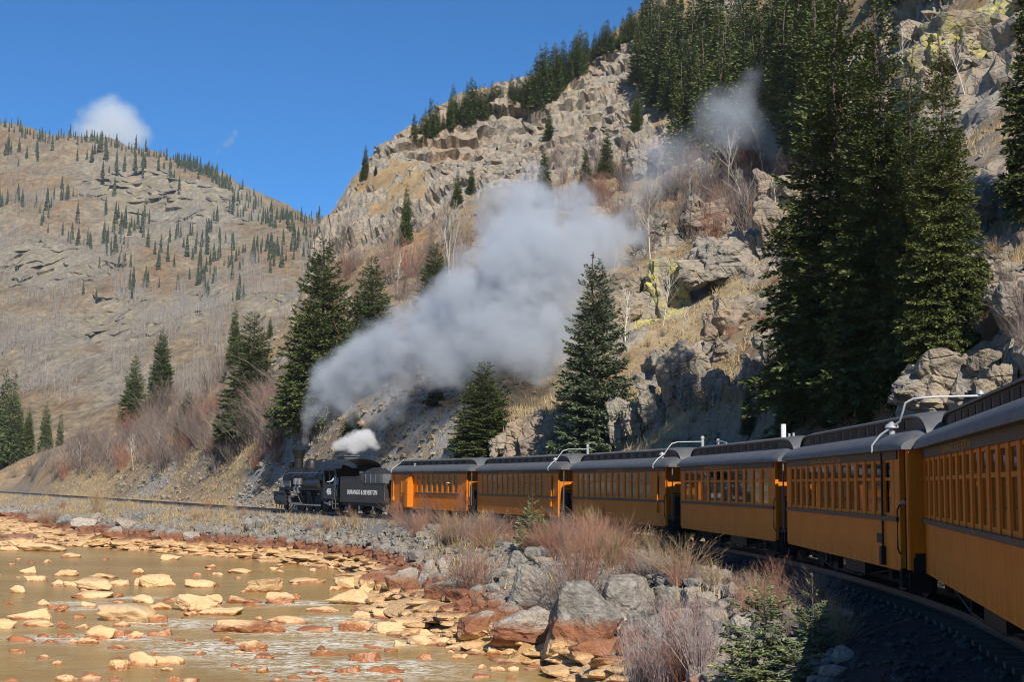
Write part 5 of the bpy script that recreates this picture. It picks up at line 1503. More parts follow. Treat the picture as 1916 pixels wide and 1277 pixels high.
BANK_SHORT = ['upright red brown block', 'big red brown block', 'tall grey upright stone', 'largest grey heap boulder', 'flat faced grey boulder', 'pale rounded stone', 'wide brown slab', 'purple topped boulder', 'huge grey red boulder', 'long grey leaning boulder', 'dark squarish stone', 'slate grey stone']
rl = []; anchors = []
NB = 0
for i, (cx, by, w, h, kd, nm) in enumerate(BANK):
    b = bank_hit(cx, by)
    d = b[1]
    W_, H_ = w / FPX * d, h / FPX * d
    dp = W_ * random.uniform(0.6, 0.85)
    tall = H_ * 1.35; sc_ = 0.85 if cx > 1230 else 1.1 if cx < 640 else (1.05 if b[2] > -3.7 else 1.4)
    o = put_rock('bank_rock', kd, i * 5 + 2, M['rock'], (b[0], d + dp * 0.35, b[2] + H_ - tall / 2), (W_ * sc_, dp * sc_, tall * sc_), rz=random.choice([0, math.pi]) + random.uniform(-.2, .2), tilt=0.10)
    tag(o, nm, 'rock', 'rocks on the river bank'); NB += 1
    if nm: anchors.append((BANK_SHORT[len(anchors)], (b[0], d)))
    else: rl.append((o, f"{'big' if w > 45 else 'small'} {'cream' if b[2] < -4.3 else ('rust brown' if b[2] < -3.75 else 'grey')}", (b[0], d)))
# riprap between them: the nearest and largest one by one, the rest as one mass
cand = []
for k in range(13500):
    s_ = 14 + 190 * rg.random() ** 1.25
    u_ = rg.random() * 1.2 - 0.08
    p_, f_, r_ = track(s_)
    tw = np.interp(s_, S_SH, T_SH); sh = min(max(tw * 0.36, 2.3), 3.4)
    t_ = -(sh - 0.2 + (tw - sh + 0.3) * u_)
    q = p_ + r_ * t_
    if 60 < s_ < 76 and u_ < 0.7 and rg.random() < 0.6: continue
    if 84 < s_ < 97 and u_ < 0.3: continue
    sz = min(0.13 + 0.36 * rg.random() ** 3 + (0.45 * rg.random() ** 5 if u_ > 0.4 else 0), 1.0)
    if s_ < 48: sz = min(sz * 0.8, 0.5)
    cand.append((sz / max(q[1], 5), sz, q[0], q[1], u_))
zz_ = H_base(np.array([(c[2], c[3]) for c in cand]))[0]
order = np.argsort([-c[0] for c in cand])
stuffV, stuffF, off = [], [], 0
def s_near(x, y): return y < 26 and x / y * 2500 + 958 > 1560
tmplr = [rock_shape(760 + i, ICO2, 7, 9, 0.12, 0.7, 0.4) for i in range(10)]
tmpl = [rock_shape(700 + i, ICO1, 8, 30, 0.0, 0.55) for i in range(12)]
for rank, idx in enumerate(order):
    _, sz, x, y, u_ = cand[idx]
    z = zz_[idx]
    sc = np.array([sz * rg.uniform(1.1, 1.7), sz * rg.uniform(0.8, 1.2), sz * rg.uniform(0.6, 1.0)])
    if z < -4.3:
        if sz < 0.24 and rg.random() < 0.75: continue
        sc = sc * np.array([2.2, 1.8, 0.7])
    vis = 958 + x / y * 2500
    if s_near(x, y): continue
    if rank < 420 and NB < 300 and y > 24 and vis < 1640:
        o = put_rock('bank_rock', 'r' if z < -4.25 else 'a', rank, M['rock'], (x, y, z + sc[2] * 0.22), tuple(sc), tilt=0.35)
        tag(o, None, 'rock', 'rocks on the river bank'); NB += 1
        rl.append((o, f"{'cream' if z < -4.3 else ('rust brown' if z < -3.75 else 'grey')} riprap", (x, y)))
    else:
        V, F = tmplr[rank % 10] if z < -4.25 else tmpl[rank % 12]
        a = rg.uniform(0, 6.28); ca, sa = math.cos(a), math.sin(a)
        V = V * sc; V = np.c_[V[:, 0] * ca - V[:, 1] * sa, V[:, 0] * sa + V[:, 1] * ca, V[:, 2]] + np.array([x, y, z + sc[2] * 0.2])
        stuffV.append(V); stuffF.append(F + off); off += len(V)
o = link('riprap', mesh_np('riprap', np.vstack(stuffV), np.vstack(stuffF), M['rock'], False)); tag(o, kind='stuff')
label_by_anchor(rl, anchors, 'rock')

# ballast stones beside the near track, coloured dark to carry the shade
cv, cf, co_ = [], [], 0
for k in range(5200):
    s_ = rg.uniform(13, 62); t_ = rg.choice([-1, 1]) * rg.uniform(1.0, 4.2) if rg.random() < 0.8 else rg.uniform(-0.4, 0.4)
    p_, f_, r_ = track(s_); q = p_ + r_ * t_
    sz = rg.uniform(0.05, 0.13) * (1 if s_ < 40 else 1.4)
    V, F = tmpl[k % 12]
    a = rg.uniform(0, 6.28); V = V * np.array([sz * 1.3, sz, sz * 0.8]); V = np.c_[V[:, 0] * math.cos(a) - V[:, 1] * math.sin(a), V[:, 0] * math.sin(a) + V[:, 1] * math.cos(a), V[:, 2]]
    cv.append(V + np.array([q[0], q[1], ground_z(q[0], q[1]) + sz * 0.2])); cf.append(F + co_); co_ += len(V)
o = link('ballast', mesh_np('ballast', np.vstack(cv), np.vstack(cf), simple('shade_dark_ballast', (0.05, 0.047, 0.045), 0.95, var=0.6, scale=2.5), False)); tag(o, kind='stuff')

# outcrops and boulders on the hillside behind the train
OUT = [(1275, 770, 115, 140, 0.0, 'pale streaked rock face among dry grass below the slope middle', 3), (1375, 612, 110, 66, 0.1, 'grey sloping slab of rock above the straw coloured grass', 2), (1240, 585, 105, 120, 1.0, 'crag with bright yellow lichen left of the dark spruces', 3), (1325, 425, 105, 60, 0.0, 'dark grey crag high above the lichen crag', 2), (1365, 520, 150, 90, 0.0, 'broken pale crag beside the tall dark spruces', 5), (1770, 765, 190, 95, 0.0, 'layered grey outcrop above the nearest coach roofs', 4), (1855, 420, 90, 90, 0.0, 'pale split boulder at the right edge slope', 1), (1810, 120, 190, 120, 0.7, 'lichen stained crag overhanging a dark hollow at top right', 5), (1005, 868, 95, 84, 0.0, 'pinkish boulder just above the second coach', 2), (950, 850, 60, 44, 0.0, 'grey rock beside the pinkish boulder', 1), (1305, 345, 90, 50, 0.0, 'pink rock rib under the drifting smoke', 2), (1170, 600, 90, 60, 0.0, 'low grey outcrop left of the lichen crag', 3), (1115, 860, 60, 40, 0.0, 'small brown rock beneath the lone spruce', 1), (1450, 470, 90, 110, 0.0, 'upright fractured crag touching the dark spruces', 4), (1880, 740, 100, 60, 0.0, 'low grey ledge over the nearest coach', 2), (1515, 270, 110, 70, 0.3, 'mossy crag beside the topmost spruce boughs', 3), (1560, 240, 70, 50, 0.2, 'small crag between spruce trunks high up', 2), (1160, 830, 60, 90, 0.0, 'narrow pale rock step right of the lone spruce', 2), (1210, 800, 70, 60, 0.0, 'brown rock step under the streaked face', 2), (1600, 765, 50, 24, 0.0, 'little orange rock in the deep shade', 1), (1420, 590, 60, 50, 0.0, 'grey rock under the fractured crag', 2), (1480, 385, 110, 70, 0.0, 'steep grey rock wall behind the spruces', 3), (1850, 690, 60, 40, 0.0, 'broken rock under the grassy bank at right', 2)]
rgo = np.random.default_rng(314)
def clear(px, py): return all(abs(px - o_[0]) > 45 or abs(py - o_[1]) > 40 for o_ in OUT)
while len(OUT) < 44:
    if len(OUT) < 35:
        px, py = rgo.uniform(1130, 1490), rgo.uniform(330, 800)
        if py < 330 + 0.0 * px: continue
    else:
        px, py = rgo.uniform(1690, 1905), rgo.uniform(40, 660)
    if not clear(px, py): continue
    OUT.append((px, py, rgo.uniform(45, 100), rgo.uniform(30, 70), 0.0, None, int(rgo.integers(1, 4))))
OUT_ANCH = [(nm_, hit(x_, y_)[:2]) for nm_, x_, y_ in [('pale streaked rock face', 1275, 770), ('grey sloping slab', 1375, 612), ('yellow lichen crag', 1240, 585), ('dark grey high crag', 1325, 425), ('broken pale crag', 1365, 520), ('layered grey outcrop', 1770, 765), ('pale split boulder', 1855, 420), ('overhanging top right crag', 1810, 120), ('lone broad spruce', 1112, 850), ('fractured upright crag', 1450, 470)]]
ol = []
for i, (px, py, w, h, lic, lab, nb) in enumerate(OUT):
    b = hit(px, py); d = b[1]
    W_, H_ = w / FPX * d, h / FPX * d
    VV, FF, VA, o_ = [], [], [], 0
    rr = np.random.default_rng(900 + i)
    for k in range(nb + 2):
        V, F = rock_shape(1000 + i * 13 + k, ICO4, 7, 34, 0.035, 0.62)
        fr_ = 1.0 if k == 0 else rr.uniform(0.35, 0.7)
        sc = np.array([W_ * fr_ * 0.75, W_ * fr_ * 0.8, H_ * (0.9 if k == 0 else rr.uniform(0.45, 0.95)) * 1.25])
        V = V * sc; a = R(rr.uniform(-16, 16)); V = np.c_[V[:, 0] * math.cos(a) + V[:, 2] * math.sin(a), V[:, 1], -V[:, 0] * math.sin(a) + V[:, 2] * math.cos(a)]
        ofs = np.array([0, 0, H_ * 0.42]) if k == 0 else np.array([rr.uniform(-0.5, 0.5) * W_, rr.uniform(-0.25, 0.3) * W_, rr.uniform(0.05, 0.7) * H_])
        VV.append(V + ofs); FF.append(F + o_); o_ += len(V); VA.append(np.full(len(V), rr.random()))
    VV = np.vstack(VV); lv = np.full(len(VV), lic) * (sstep(-0.2, 0.25, fbm(VV * 0.8 + i, 3, i)) if lic else 0)
    cen_ = VV - VV.mean(0); cen_ /= np.linalg.norm(cen_, axis=1)[:, None] + 1e-9
    bg_, g1_ = blocks(VV * 1.0 + 31 * i, 60 + i, (W_ * 0.34, W_ * 0.34, H_ * 0.30)); b2_, g2_ = blocks(VV + 17 * i, 80 + i, (W_ * 0.13, W_ * 0.13, H_ * 0.11))
    VV = VV + cen_ * (((bg_ - 0.5) * 0.16 + (b2_ - 0.5) * 0.07 - 0.05 * (1 - sstep(0, 0.1, g1_)) - 0.03 * (1 - sstep(0, 0.1, g2_))) * min(W_, H_))[:, None]
    me = mesh_np('rock_outcrop', VV, np.vstack(FF), M['cliff'], False, {'var': np.concatenate(VA), 'lichen': lv})
    o = link('rock_outcrop', me); o.location = (b[0], d + W_ * 0.18, b[2] - 0.05 * H_)
    tag(o, lab, 'rock outcrop', 'rock outcrops on the hillside')
    if lab is None: ol.append((o, 'low jagged' if h < 50 else 'tall jagged', b[:2]))

label_by_anchor(ol, OUT_ANCH, 'outcrop')
# loose and standing blocks that break up the crags and the scree
fm = []
selv = np.where((CRAGT > 0.35) & (Tf > 9))[0]
rg2 = np.random.default_rng(5)
pk = rg2.choice(selv, 1000, replace=False)
tm2 = [rock_shape(1500 + i, ICO1, 6, 40, 0.0, 0.6) for i in range(14)]
VV, FF, VA, LI, o_ = [], [], [], [], 0
for j, vi in enumerate(pk):
    V, F = tm2[j % 14]
    s_ = rg2.uniform(0.4, 1.0) ** 2 * (0.9 + 1.7 * min(Tf[vi] / 90.0, 1)) * 0.75
    sc = np.array([s_ * rg2.uniform(1.0, 2.0), s_ * rg2.uniform(0.8, 1.5), s_ * rg2.uniform(0.6, 1.1)])
    V = V * sc; a = R(rg2.uniform(5, 28)); V = np.c_[V[:, 0] * math.cos(a) + V[:, 2] * math.sin(a), V[:, 1], -V[:, 0] * math.sin(a) + V[:, 2] * math.cos(a)]
    b_ = rg2.uniform(-0.6, 0.6); V = np.c_[V[:, 0] * math.cos(b_) - V[:, 1] * math.sin(b_), V[:, 0] * math.sin(b_) + V[:, 1] * math.cos(b_), V[:, 2]]
    VV.append(V + VT[vi] - NRM[vi] * s_ * 0.15 + np.array([*rg2.uniform(-0.4, 0.4, 2), 0])); FF.append(F + o_); o_ += len(V); VA.append(np.full(len(V), rg2.random())); LI.append(np.full(len(V), lich[vi]))
o = link('cliff_blocks', mesh_np('cliff_blocks', np.vstack(VV), np.vstack(FF), M['cliff'], False, {'var': np.concatenate(VA), 'lichen': np.concatenate(LI)})); tag(o, kind='stuff')
# scree stones on the slopes
selv = np.where((Tf > 3.0) & (Tf < 60) & (CRAGT < 0.6) & (Sf > 18) & (Sf < 220))[0]
wgt = (0.15 + 2.5 * scree[selv] + 0.5 * (1 - sstep(3, 9, Tf[selv]))) * np.where(grassy[selv] > 0.5, 0.3, 1)
pk = rg2.choice(selv, 7000, replace=False, p=wgt / wgt.sum())
VV, FF, VA, o_ = [], [], [], 0
for j, vi in enumerate(pk):
    V, F = tm2[j % 14]
    s_ = 0.12 + 0.5 * rg2.random() ** 3
    V = V * np.array([s_ * rg2.uniform(1, 1.8), s_ * rg2.uniform(0.8, 1.4), s_ * rg2.uniform(0.5, 1)])
    b_ = rg2.uniform(0, 6.28); V = np.c_[V[:, 0] * math.cos(b_) - V[:, 1] * math.sin(b_), V[:, 0] * math.sin(b_) + V[:, 1] * math.cos(b_), V[:, 2]]
    jx, jy = VT[vi][:2] + rg2.uniform(-0.35, 0.35, 2); VV.append(V + np.array([jx, jy, ground_z(jx, jy) + s_ * 0.15])); FF.append(F + o_); o_ += len(V); VA.append(np.full(len(V), rg2.random()))
o = link('scree', mesh_np('scree', np.vstack(VV), np.vstack(FF), M['cliff'], False, {'var': np.concatenate(VA), 'lichen': np.zeros(o_)})); tag(o, kind='stuff')
# ------------------------------------------------------------------ vegetation
def tubes_np(P, Rd, sides=3):
    """P (n,k,3) polylines, Rd (n,k) radii -> vertices, quads."""
    n, k, _ = P.shape
    T = np.gradient(P, axis=1); T /= np.linalg.norm(T, axis=2)[..., None] + 1e-9
    ref = np.where(np.abs(T[:, :1, 2:3]) > 0.85, np.array([1.0, 0, 0]), np.array([0, 0, 1.0]))
    A = np.cross(T, np.broadcast_to(ref, T.shape)); A /= np.linalg.norm(A, axis=2)[..., None] + 1e-9
    B = np.cross(T, A)
    th = np.arange(sides) * 2 * np.pi / sides
    V = P[:, :, None] + Rd[:, :, None, None] * (A[:, :, None] * np.cos(th)[None, None, :, None] + B[:, :, None] * np.sin(th)[None, None, :, None])
    I = np.arange(n * k * sides).reshape(n, k, sides)
    F = []
    for q in range(sides):
        q2 = (q + 1) % sides
        F.append(np.stack([I[:, :-1, q], I[:, :-1, q2], I[:, 1:, q2], I[:, 1:, q]], -1).reshape(-1, 4))
    return V.reshape(-1, 3), np.concatenate(F)

def conifer(seed, h, r0, N, ss, mat, q0=0.04, el0=-0.12, el1=0.55, droop=0.22, power=0.85, nb=None, sparse=0.0, bark=None):
    """A trunk mesh and a crown mesh of needle sprays hung along drooping branches."""
    rg = np.random.default_rng(seed)
    nb = nb or int(100 + 46 * h)
    q = q0 + (0.985 - q0) * (1 - rg.random(nb) ** 0.62) if True else None
    q = np.sort(q)
    az = rg.uniform(0, 2 * np.pi, nb)
    gust = 1 + 0.22 * np.sin(az * 2 + seed) + 0.10 * np.sin(q * 23 + seed)
    L = r0 * ((1 - q) ** power) * np.minimum(1, 0.55 + (q - q0) / 0.16) * rg.uniform(0.70, 1.15, nb) * gust + 0.02 * h * (1 - q) + 0.012 * h
    el = el0 + (el1 - el0) * q + rg.normal(0, 0.15, nb)
    pr = L ** 1.25; pr /= pr.sum()
    b = rg.choice(nb, N, p=pr)
    u = 1 - 0.88 * rg.random(N) ** 1.35
    dirx, diry = np.cos(az[b]), np.sin(az[b])
    lat = rg.normal(0, 0.42, N) * 0.36 * L[b] * (1.15 - u)
    rr = L[b] * u
    x = dirx * rr - diry * lat; y = diry * rr + dirx * lat
    z = q[b] * h + rr * np.tan(el[b]) - droop * L[b] * u ** 2 * (1 - 0.6 * q[b]) + 0.10 * L[b] * u ** 4 - np.abs(lat) * 0.25 - rg.random(N) * 0.35 * ss
    P = np.c_[x, y, z]
    sgn = np.sign(lat + rg.normal(0, 0.02, N))
    D = np.c_[dirx * 0.75 - diry * sgn * 0.6, diry * 0.75 + dirx * sgn * 0.6, -0.25 + 0.5 * q[b]] + rg.normal(0, 0.28, (N, 3))
    D /= np.linalg.norm(D, axis=1)[:, None]
    up = np.c_[np.zeros(N), np.zeros(N), np.ones(N)] + rg.normal(0, 0.55, (N, 3))
    Wd = np.cross(D, up); Wd /= np.linalg.norm(Wd, axis=1)[:, None] + 1e-9
    ln = ss * rg.uniform(0.6, 1.35, N) * (0.65 + 0.5 * (1 - q[b])); wd = ln * rg.uniform(0.15, 0.25, N)
    nn = np.cross(Wd, D)
    V = np.stack([P, P + D * (ln * 0.5)[:, None] + Wd * wd[:, None] - nn * (wd * 0.35)[:, None], P + D * ln[:, None], P + D * (ln * 0.5)[:, None] - Wd * wd[:, None] - nn * (wd * 0.35)[:, None]], 1).reshape(-1, 3)
    F = np.arange(4 * N).reshape(N, 4)
    clump = vnoise(P * (1.1 / max(ss, 0.05) * 0.28) + seed, seed % 50) * 0.5 + 0.5
    va = np.repeat(np.clip(0.55 * rg.random(N) + 0.55 * clump - 0.05, 0, 1), 4)
    crown = mesh_np('crown', V, F, mat, False, {'var': va})
    tz = np.linspace(-0.03 * h, h, 7)
    tp = np.stack([0.01 * h * np.sin(tz * 0.7 + seed), 0.01 * h * np.cos(tz * 0.5 + seed), tz], 1)[None]
    tr_ = 0.0105 * h * (1 - np.linspace(0, 0.97, 7))[None] + 0.002 * h
    TVv, TFf = tubes_np(tp, tr_, 7)
    parts = [(TVv, TFf)]
    nbr = min(nb, int(26 + 9 * h))
    sel = rg.choice(nb, nbr, replace=False)
    uu = np.linspace(0, 0.9, 4)
    BP = np.stack([np.stack([np.cos(az[sel]) * L[sel] * t, np.sin(az[sel]) * L[sel] * t, q[sel] * h + L[sel] * t * np.tan(el[sel]) - droop * L[sel] * t * t * (1 - 0.6 * q[sel])], -1) for t in uu], 1)
    bv, bf = tubes_np(BP, np.outer(0.0035 * h * (1 - 0.6 * q[sel]) * 0.6, np.linspace(1, 0.3, 4)), 3)
    TVv, TFf = np.vstack([TVv, bv]), np.vstack([TFf, bf + len(TVv)])
    trunk = mesh_np('trunk', TVv, TFf, bark or M['bark'], True)
    return crown, trunk, h

HERO = [conifer(11 + i, 16, 3.1, 70000, 0.28, M['spruce'], power=0.66) for i in range(3)]
HEROF = [conifer(31 + i, 20, 3.2, 85000, 0.25, M['fir'], q0=0.02, droop=0.34) for i in range(3)]
NARROW = [conifer(51 + i, 16, 1.7, 11000, 0.45, M['spruce'], q0=0.05, droop=0.3) for i in range(3)]
BLUE = [conifer(71 + i, 8, 2.0, 26000, 0.18, M['blue'], q0=0.01, el0=0.0, droop=0.12) for i in range(2)]
LONE = conifer(171, 11, 2.0, 62000, 0.20, M['blue'], q0=0.0, el0=-0.02, droop=0.16, power=0.80)
MID = [conifer(91 + i, 16, 1.35 + 0.25 * (i % 3), 3600, 0.62, M['spruce'], q0=0.10, droop=0.35, power=0.7) for i in range(6)]
def far_conifer_mesh(seed):
    rg = np.random.default_rng(seed); V, F, A = [], [], []
    nl, ns = 7, 9; r0 = rg.uniform(1.35, 1.9)
    for l in range(nl):
        zb = 14 * (0.05 + 0.90 * (l / nl) ** 0.9); zt = min(14.0, zb + 14 * (0.30 - 0.018 * l)); r = r0 * (1 - (l / nl) ** 1.15 * 0.93) * rg.uniform(0.85, 1.12)
        b = len(V)
        for k in range(ns):
            a = 2 * math.pi * (k + 0.5 * l) / ns; rr = r * rg.uniform(0.6, 1.2)
            V.append((rr * math.cos(a), rr * math.sin(a), zb + rg.uniform(-0.5, 0.4)))
        V.append((rg.normal(0, 0.05), rg.normal(0, 0.05), zt)); V.append((0, 0, zb + 0.8))
        for k in range(ns):
            F.append((b + k, b + (k + 1) % ns, b + ns)); F.append((b + (k + 1) % ns, b + k, b + ns + 1))
        A += list(rg.random(ns + 2))
    return mesh_np('far_conifer', np.array(V), np.array(F), M['far_needles'], False, {'var': np.array(A)})
FAR = [(far_conifer_mesh(121 + i),) for i in range(6)]
PALE = conifer(161, 3.2, 1.15, 9000, 0.13, M['young'], q0=0.01, nb=120, el0=0.05, el1=0.7, droop=0.08)
YOUNG = [conifer(141, 1.75, 0.62, 4200, 0.085, M['young'], q0=0.05, nb=52, el0=0.15, el1=0.8, droop=0.1, power=0.8), conifer(143, 2.0, 0.75, 4000, 0.085, M['young'], q0=0.05, nb=44, el0=0.05, el1=0.75, droop=0.1, power=1.15)]

tree_n = 0
def plant(name, proto, p, height, label=None, cat='tree', group=None, sink=0.02, wide=1.0):
    global tree_n
    cr, tk, h = proto
    s = height / h
    root = empty(name, (p[0], p[1], p[2] - sink * height), random.uniform(0, 6.28))
    root.scale = (s * wide, s * wide, s)
    link('trunk', tk, root); link('crown', cr, root)
    tag(root, label, cat, group); tree_n += 1
    return root
def plant_px(name, proto, bx, by, ty, label, group=None, d=None, wide=1.0, dx=0):
    p = hit(bx, by) if d is None else at(bx, by, d)
    if d is not None: p = np.array([p[0], p[1], ground_z(p[0], p[1])])
    top = (907 + 0.01 * (bx - 958) - ty) / FPX * p[1]
    return plant(name, proto, p, top - p[2], label, 'tree', group, wide=wide)

# the big spruces and firs one can tell apart
plant_px('spruce_tree', HERO[0], 598, 797, 428, 'tallest dense spruce left of the smoke, dark green, above the locomotive', wide=1.08)
plant_px('spruce_tree', HERO[1], 468, 818, 575, 'broad bushy spruce in the bare brush left of the tallest spruce', wide=1.2)
plant_px('spruce_tree', HERO[2], 692, 722, 470, 'spruce rising out of the smoke right of the tallest spruce', wide=1.2)
plant_px('spruce_tree', HERO[0], 676, 740, 560, 'shorter spruce merging with the one in the smoke')
plant_px('spruce_tree', HERO[1], 812, 625, 443, 'spruce half hidden by smoke below the pale bare cottonwood', wide=1.15)
plant_px('spruce_tree', NARROW[0], 760, 458, 330, 'slim spruce standing alone on the straw coloured ledge left of the cottonwood', wide=0.85)
plant_px('spruce_tree', LONE, 1112, 852, 460, 'lone broad blue green spruce right behind the middle coaches', wide=1.05)
plant_px('spruce_tree', HERO[1], 905, 860, 672, 'stubby spruce under the smoke beside a dark shadow', wide=1.6)
plant_px('spruce_tree', BLUE[0], 350, 820, 722, 'small blue spruce in grey brush at left')
plant_px('spruce_tree', BLUE[1], 335, 830, 790, 'smallest blue spruce at the foot of the other blue one', wide=1.4)
plant_px('spruce_tree', HERO[0], 300, 722, 612, 'right one of two mid sized spruces on the left spur', wide=0.9)
plant_px('spruce_tree', HERO[2], 249, 752, 662, 'left one of two mid sized spruces on the left spur', wide=0.9)
plant_px('spruce_tree', NARROW[1], 437, 640, 563, 'small sparse spruce just behind the broad bushy spruce')
plant_px('spruce_tree', NARROW[2], 683, 335, 257, 'lone dark spruce on the skyline left of the cliff crest')
plant_px('spruce_tree', NARROW[1], 703, 328, 297, 'little spruce at the right foot of the lone skyline spruce', wide=1.2)
plant_px('spruce_tree', NARROW[0], 1192, 245, 145, 'dark spruce against the big cliff, upper right of the smoke', wide=1.1)
plant_px('spruce_tree', NARROW[1], 1135, 335, 230, 'tall one of the green pair below the cliff', wide=1.25)
plant_px('spruce_tree', NARROW[2], 1096, 362, 265, 'lower one of the green pair below the cliff', wide=1.3)
plant_px('spruce_tree', NARROW[0], 1027, 262, 192, 'dark spruce on the cliff ledge directly above the smoke', wide=1.2)
plant_px('spruce_tree', NARROW[1], 1018, 390, 262, 'thin spruce veiled by the top of the smoke', wide=1.1)
plant_px('spruce_tree', NARROW[2], 882, 365, 298, 'spruce behind the right twigs of the cottonwood', wide=1.1)
plant_px('spruce_tree', NARROW[0], 856, 390, 310, 'spruce behind the middle stems of the cottonwood', wide=1.1)
plant_px('spruce_tree', NARROW[0], 930, 280, 262, 'tiny bush like spruce in a cleft of the cliff', wide=2.0)
plant_px('spruce_tree', BLUE[1], 815, 760, 712, 'dark juniper like spruce on the scree under the smoke', wide=1.9)
plant_px('spruce_tree', HERO[0], 660, 822, 768, 'low dark spruce directly behind the cab steam', wide=2.2)
plant_px('spruce_tree', HERO[1], 545, 700, 655, 'small spruce tucked left of the tallest spruce', wide=1.2)
plant_px('spruce_tree', NARROW[2], 505, 625, 590, 'tiny spruce between the two big left spruces')
plant_px('spruce_tree', HERO[1], 1190, 560, 520, 'low juniper like spruce left of the yellow lichen crag', wide=1.8)
# the dark stand behind the nearest coaches
RF = [(1575, 748, -110, HEROF[0], 1.05, 'tallest spruce of the dark stand, hanging boughs, at its left'), (1655, 735, -90, HEROF[1], 0.95, 'dense dark spruce in the middle of the stand'), (1772, 655, 25, HEROF[2], 0.9, 'olive spruce with a bare pale trunk at the right of the stand'),
      (1490, 715, 330, HEROF[1], 0.7, 'shorter dark spruce at the left edge of the stand'), (1600, 742, 190, HEROF[2], 0.9, 'hidden spruce between the two tallest ones'), (1715, 690, 60, HEROF[0], 0.8, 'spruce leaning on the pale trunked one'),
      (1520, 745, 470, HERO[0], 0.95, 'low spruce in front of the tallest of the stand'), (1640, 730, 480, HERO[1], 1.2, 'bushy low spruce at the foot of the stand'), (1740, 680, 480, BLUE[0], 1.1, 'green young spruce under the pale trunked spruce'), (1808, 640, 490, BLUE[1], 1.0, 'light green young spruce, rightmost of the stand'),
      (1440, 755, 622, HEROF[0], 0.8, 'small black looking spruce in the shade left of the stand'), (1478, 740, 560, HERO[2], 0.8, 'shaded spruce under the left edge of the stand'), (1680, 720, 590, BLUE[0], 1.3, 'low spruce boughs just above the layered grey outcrop'), (1400, 812, 715, HEROF[1], 1.0, 'low spruce added to darken the slope above the fourth coach roof'), (1468, 818, 705, HEROF[2], 1.1, 'low spruce added to darken the slope left of the small sunlit bush'), (1622, 800, 690, HEROF[0], 1.1, 'low spruce added to darken the slope between the sunlit bush and the grey outcrop'), (1555, 800, 748, BLUE[1], 2.0, 'small sunlit bush of a spruce above the coach roof')]  # three low dark spruces near the sunlit bush are added to deepen the shade
for bx, by, ty, pr_, wd, lab in RF: plant_px('spruce_tree', pr_, bx, by, ty, lab, 'spruces of the dark stand behind the coaches', wide=wd)
q_ = hit(1905, 420); plant('spruce_tree', HEROF[1], (q_[0] + 1.6, q_[1], ground_z(q_[0] + 1.6, q_[1])), 15.0, 'dark spruce reaching in from the right edge', 'tree', 'spruces of the dark stand behind the coaches', wide=0.95)
# small ones in front of the train
plant_px('spruce_tree', PALE, 996, 1002, 922, 'little blue spruce in the brush before the second coach', d=54.5, wide=1.0)
plant_px('young_spruce', YOUNG[0], 1432, 1290, 1072, 'sparse young spruce on the bank in front, left of the pair', d=23.0, wide=1.25)
plant_px('young_spruce', YOUNG[1], 1522, 1268, 1064, 'young spruce with a long bare leader, right of the pair', d=22.4, wide=1.1)
plant_px('young_spruce', YOUNG[0], 1490, 1330, 1195, 'low spreading young spruce at the bottom of the photo', d=21.0, wide=2.6)
plant_px('young_spruce', YOUNG[1], 1405, 1320, 1180, 'short young spruce tangled in the pale twigs', d=21.5, wide=2.2)

# the row on the skyline, counted from its left end
SKYX = [(785, 215), (866, 160), (934, 148), (977, 135), (1016, 78), (1042, 66), (1069, 60), (1081, 40), (1113, 42), (1125, 30), (1137, 16), (1150, 30), (1165, 10), (1178, -10), (1189, 0), (1200, -12), (1212, -30), (1225, -20), (1237, -35), (1248, -25), (1262, -40), (1275, -45)]
SKY = SKYX + [(775, 203), (795, 192), (806, 172), (817, 183), (829, 205), (842, 165), (848, 146), (857, 175), (874, 140), (881, 132), (888, 138), (897, 150), (905, 145), (913, 152), (921, 138), (927, 150), (940, 157), (957, 125), (969, 128), (985, 120), (993, 112), (1003, 88), (1010, 66), (1021, 62), (1029, 80), (1037, 62), (1046, 70), (1054, 55), (1063, 75), (1076, 45), (1086, 28), (1097, 40), (1108, 60), (1119, 50), (1131, 20), (1143, 33), (1158, 50), (1172, 8), (1183, -4), (1195, 15), (1206, -20), (1218, -10), (1231, -30), (1243, -15), (1254, -35)]
crest_x = [690, 712, 740, 800, 870, 900, 960, 1000, 1060, 1110, 1180, 1215, 1270]; crest_y = [330, 318, 290, 237, 215, 207, 185, 192, 140, 97, 62, 46, 5]
SKY.sort()
for i, (px, ty) in enumerate(SKY):
    ty -= 8
    by = np.interp(px, crest_x, crest_y) + random.uniform(10, 24)
    p = hit(px, by)
    plant_px('spruce_tree', MID[i % 6], px, by, ty, f'{ORD[i]} tree from the left in the spruce row along the cliff skyline', 'spruces on the cliff skyline', wide=1.05)
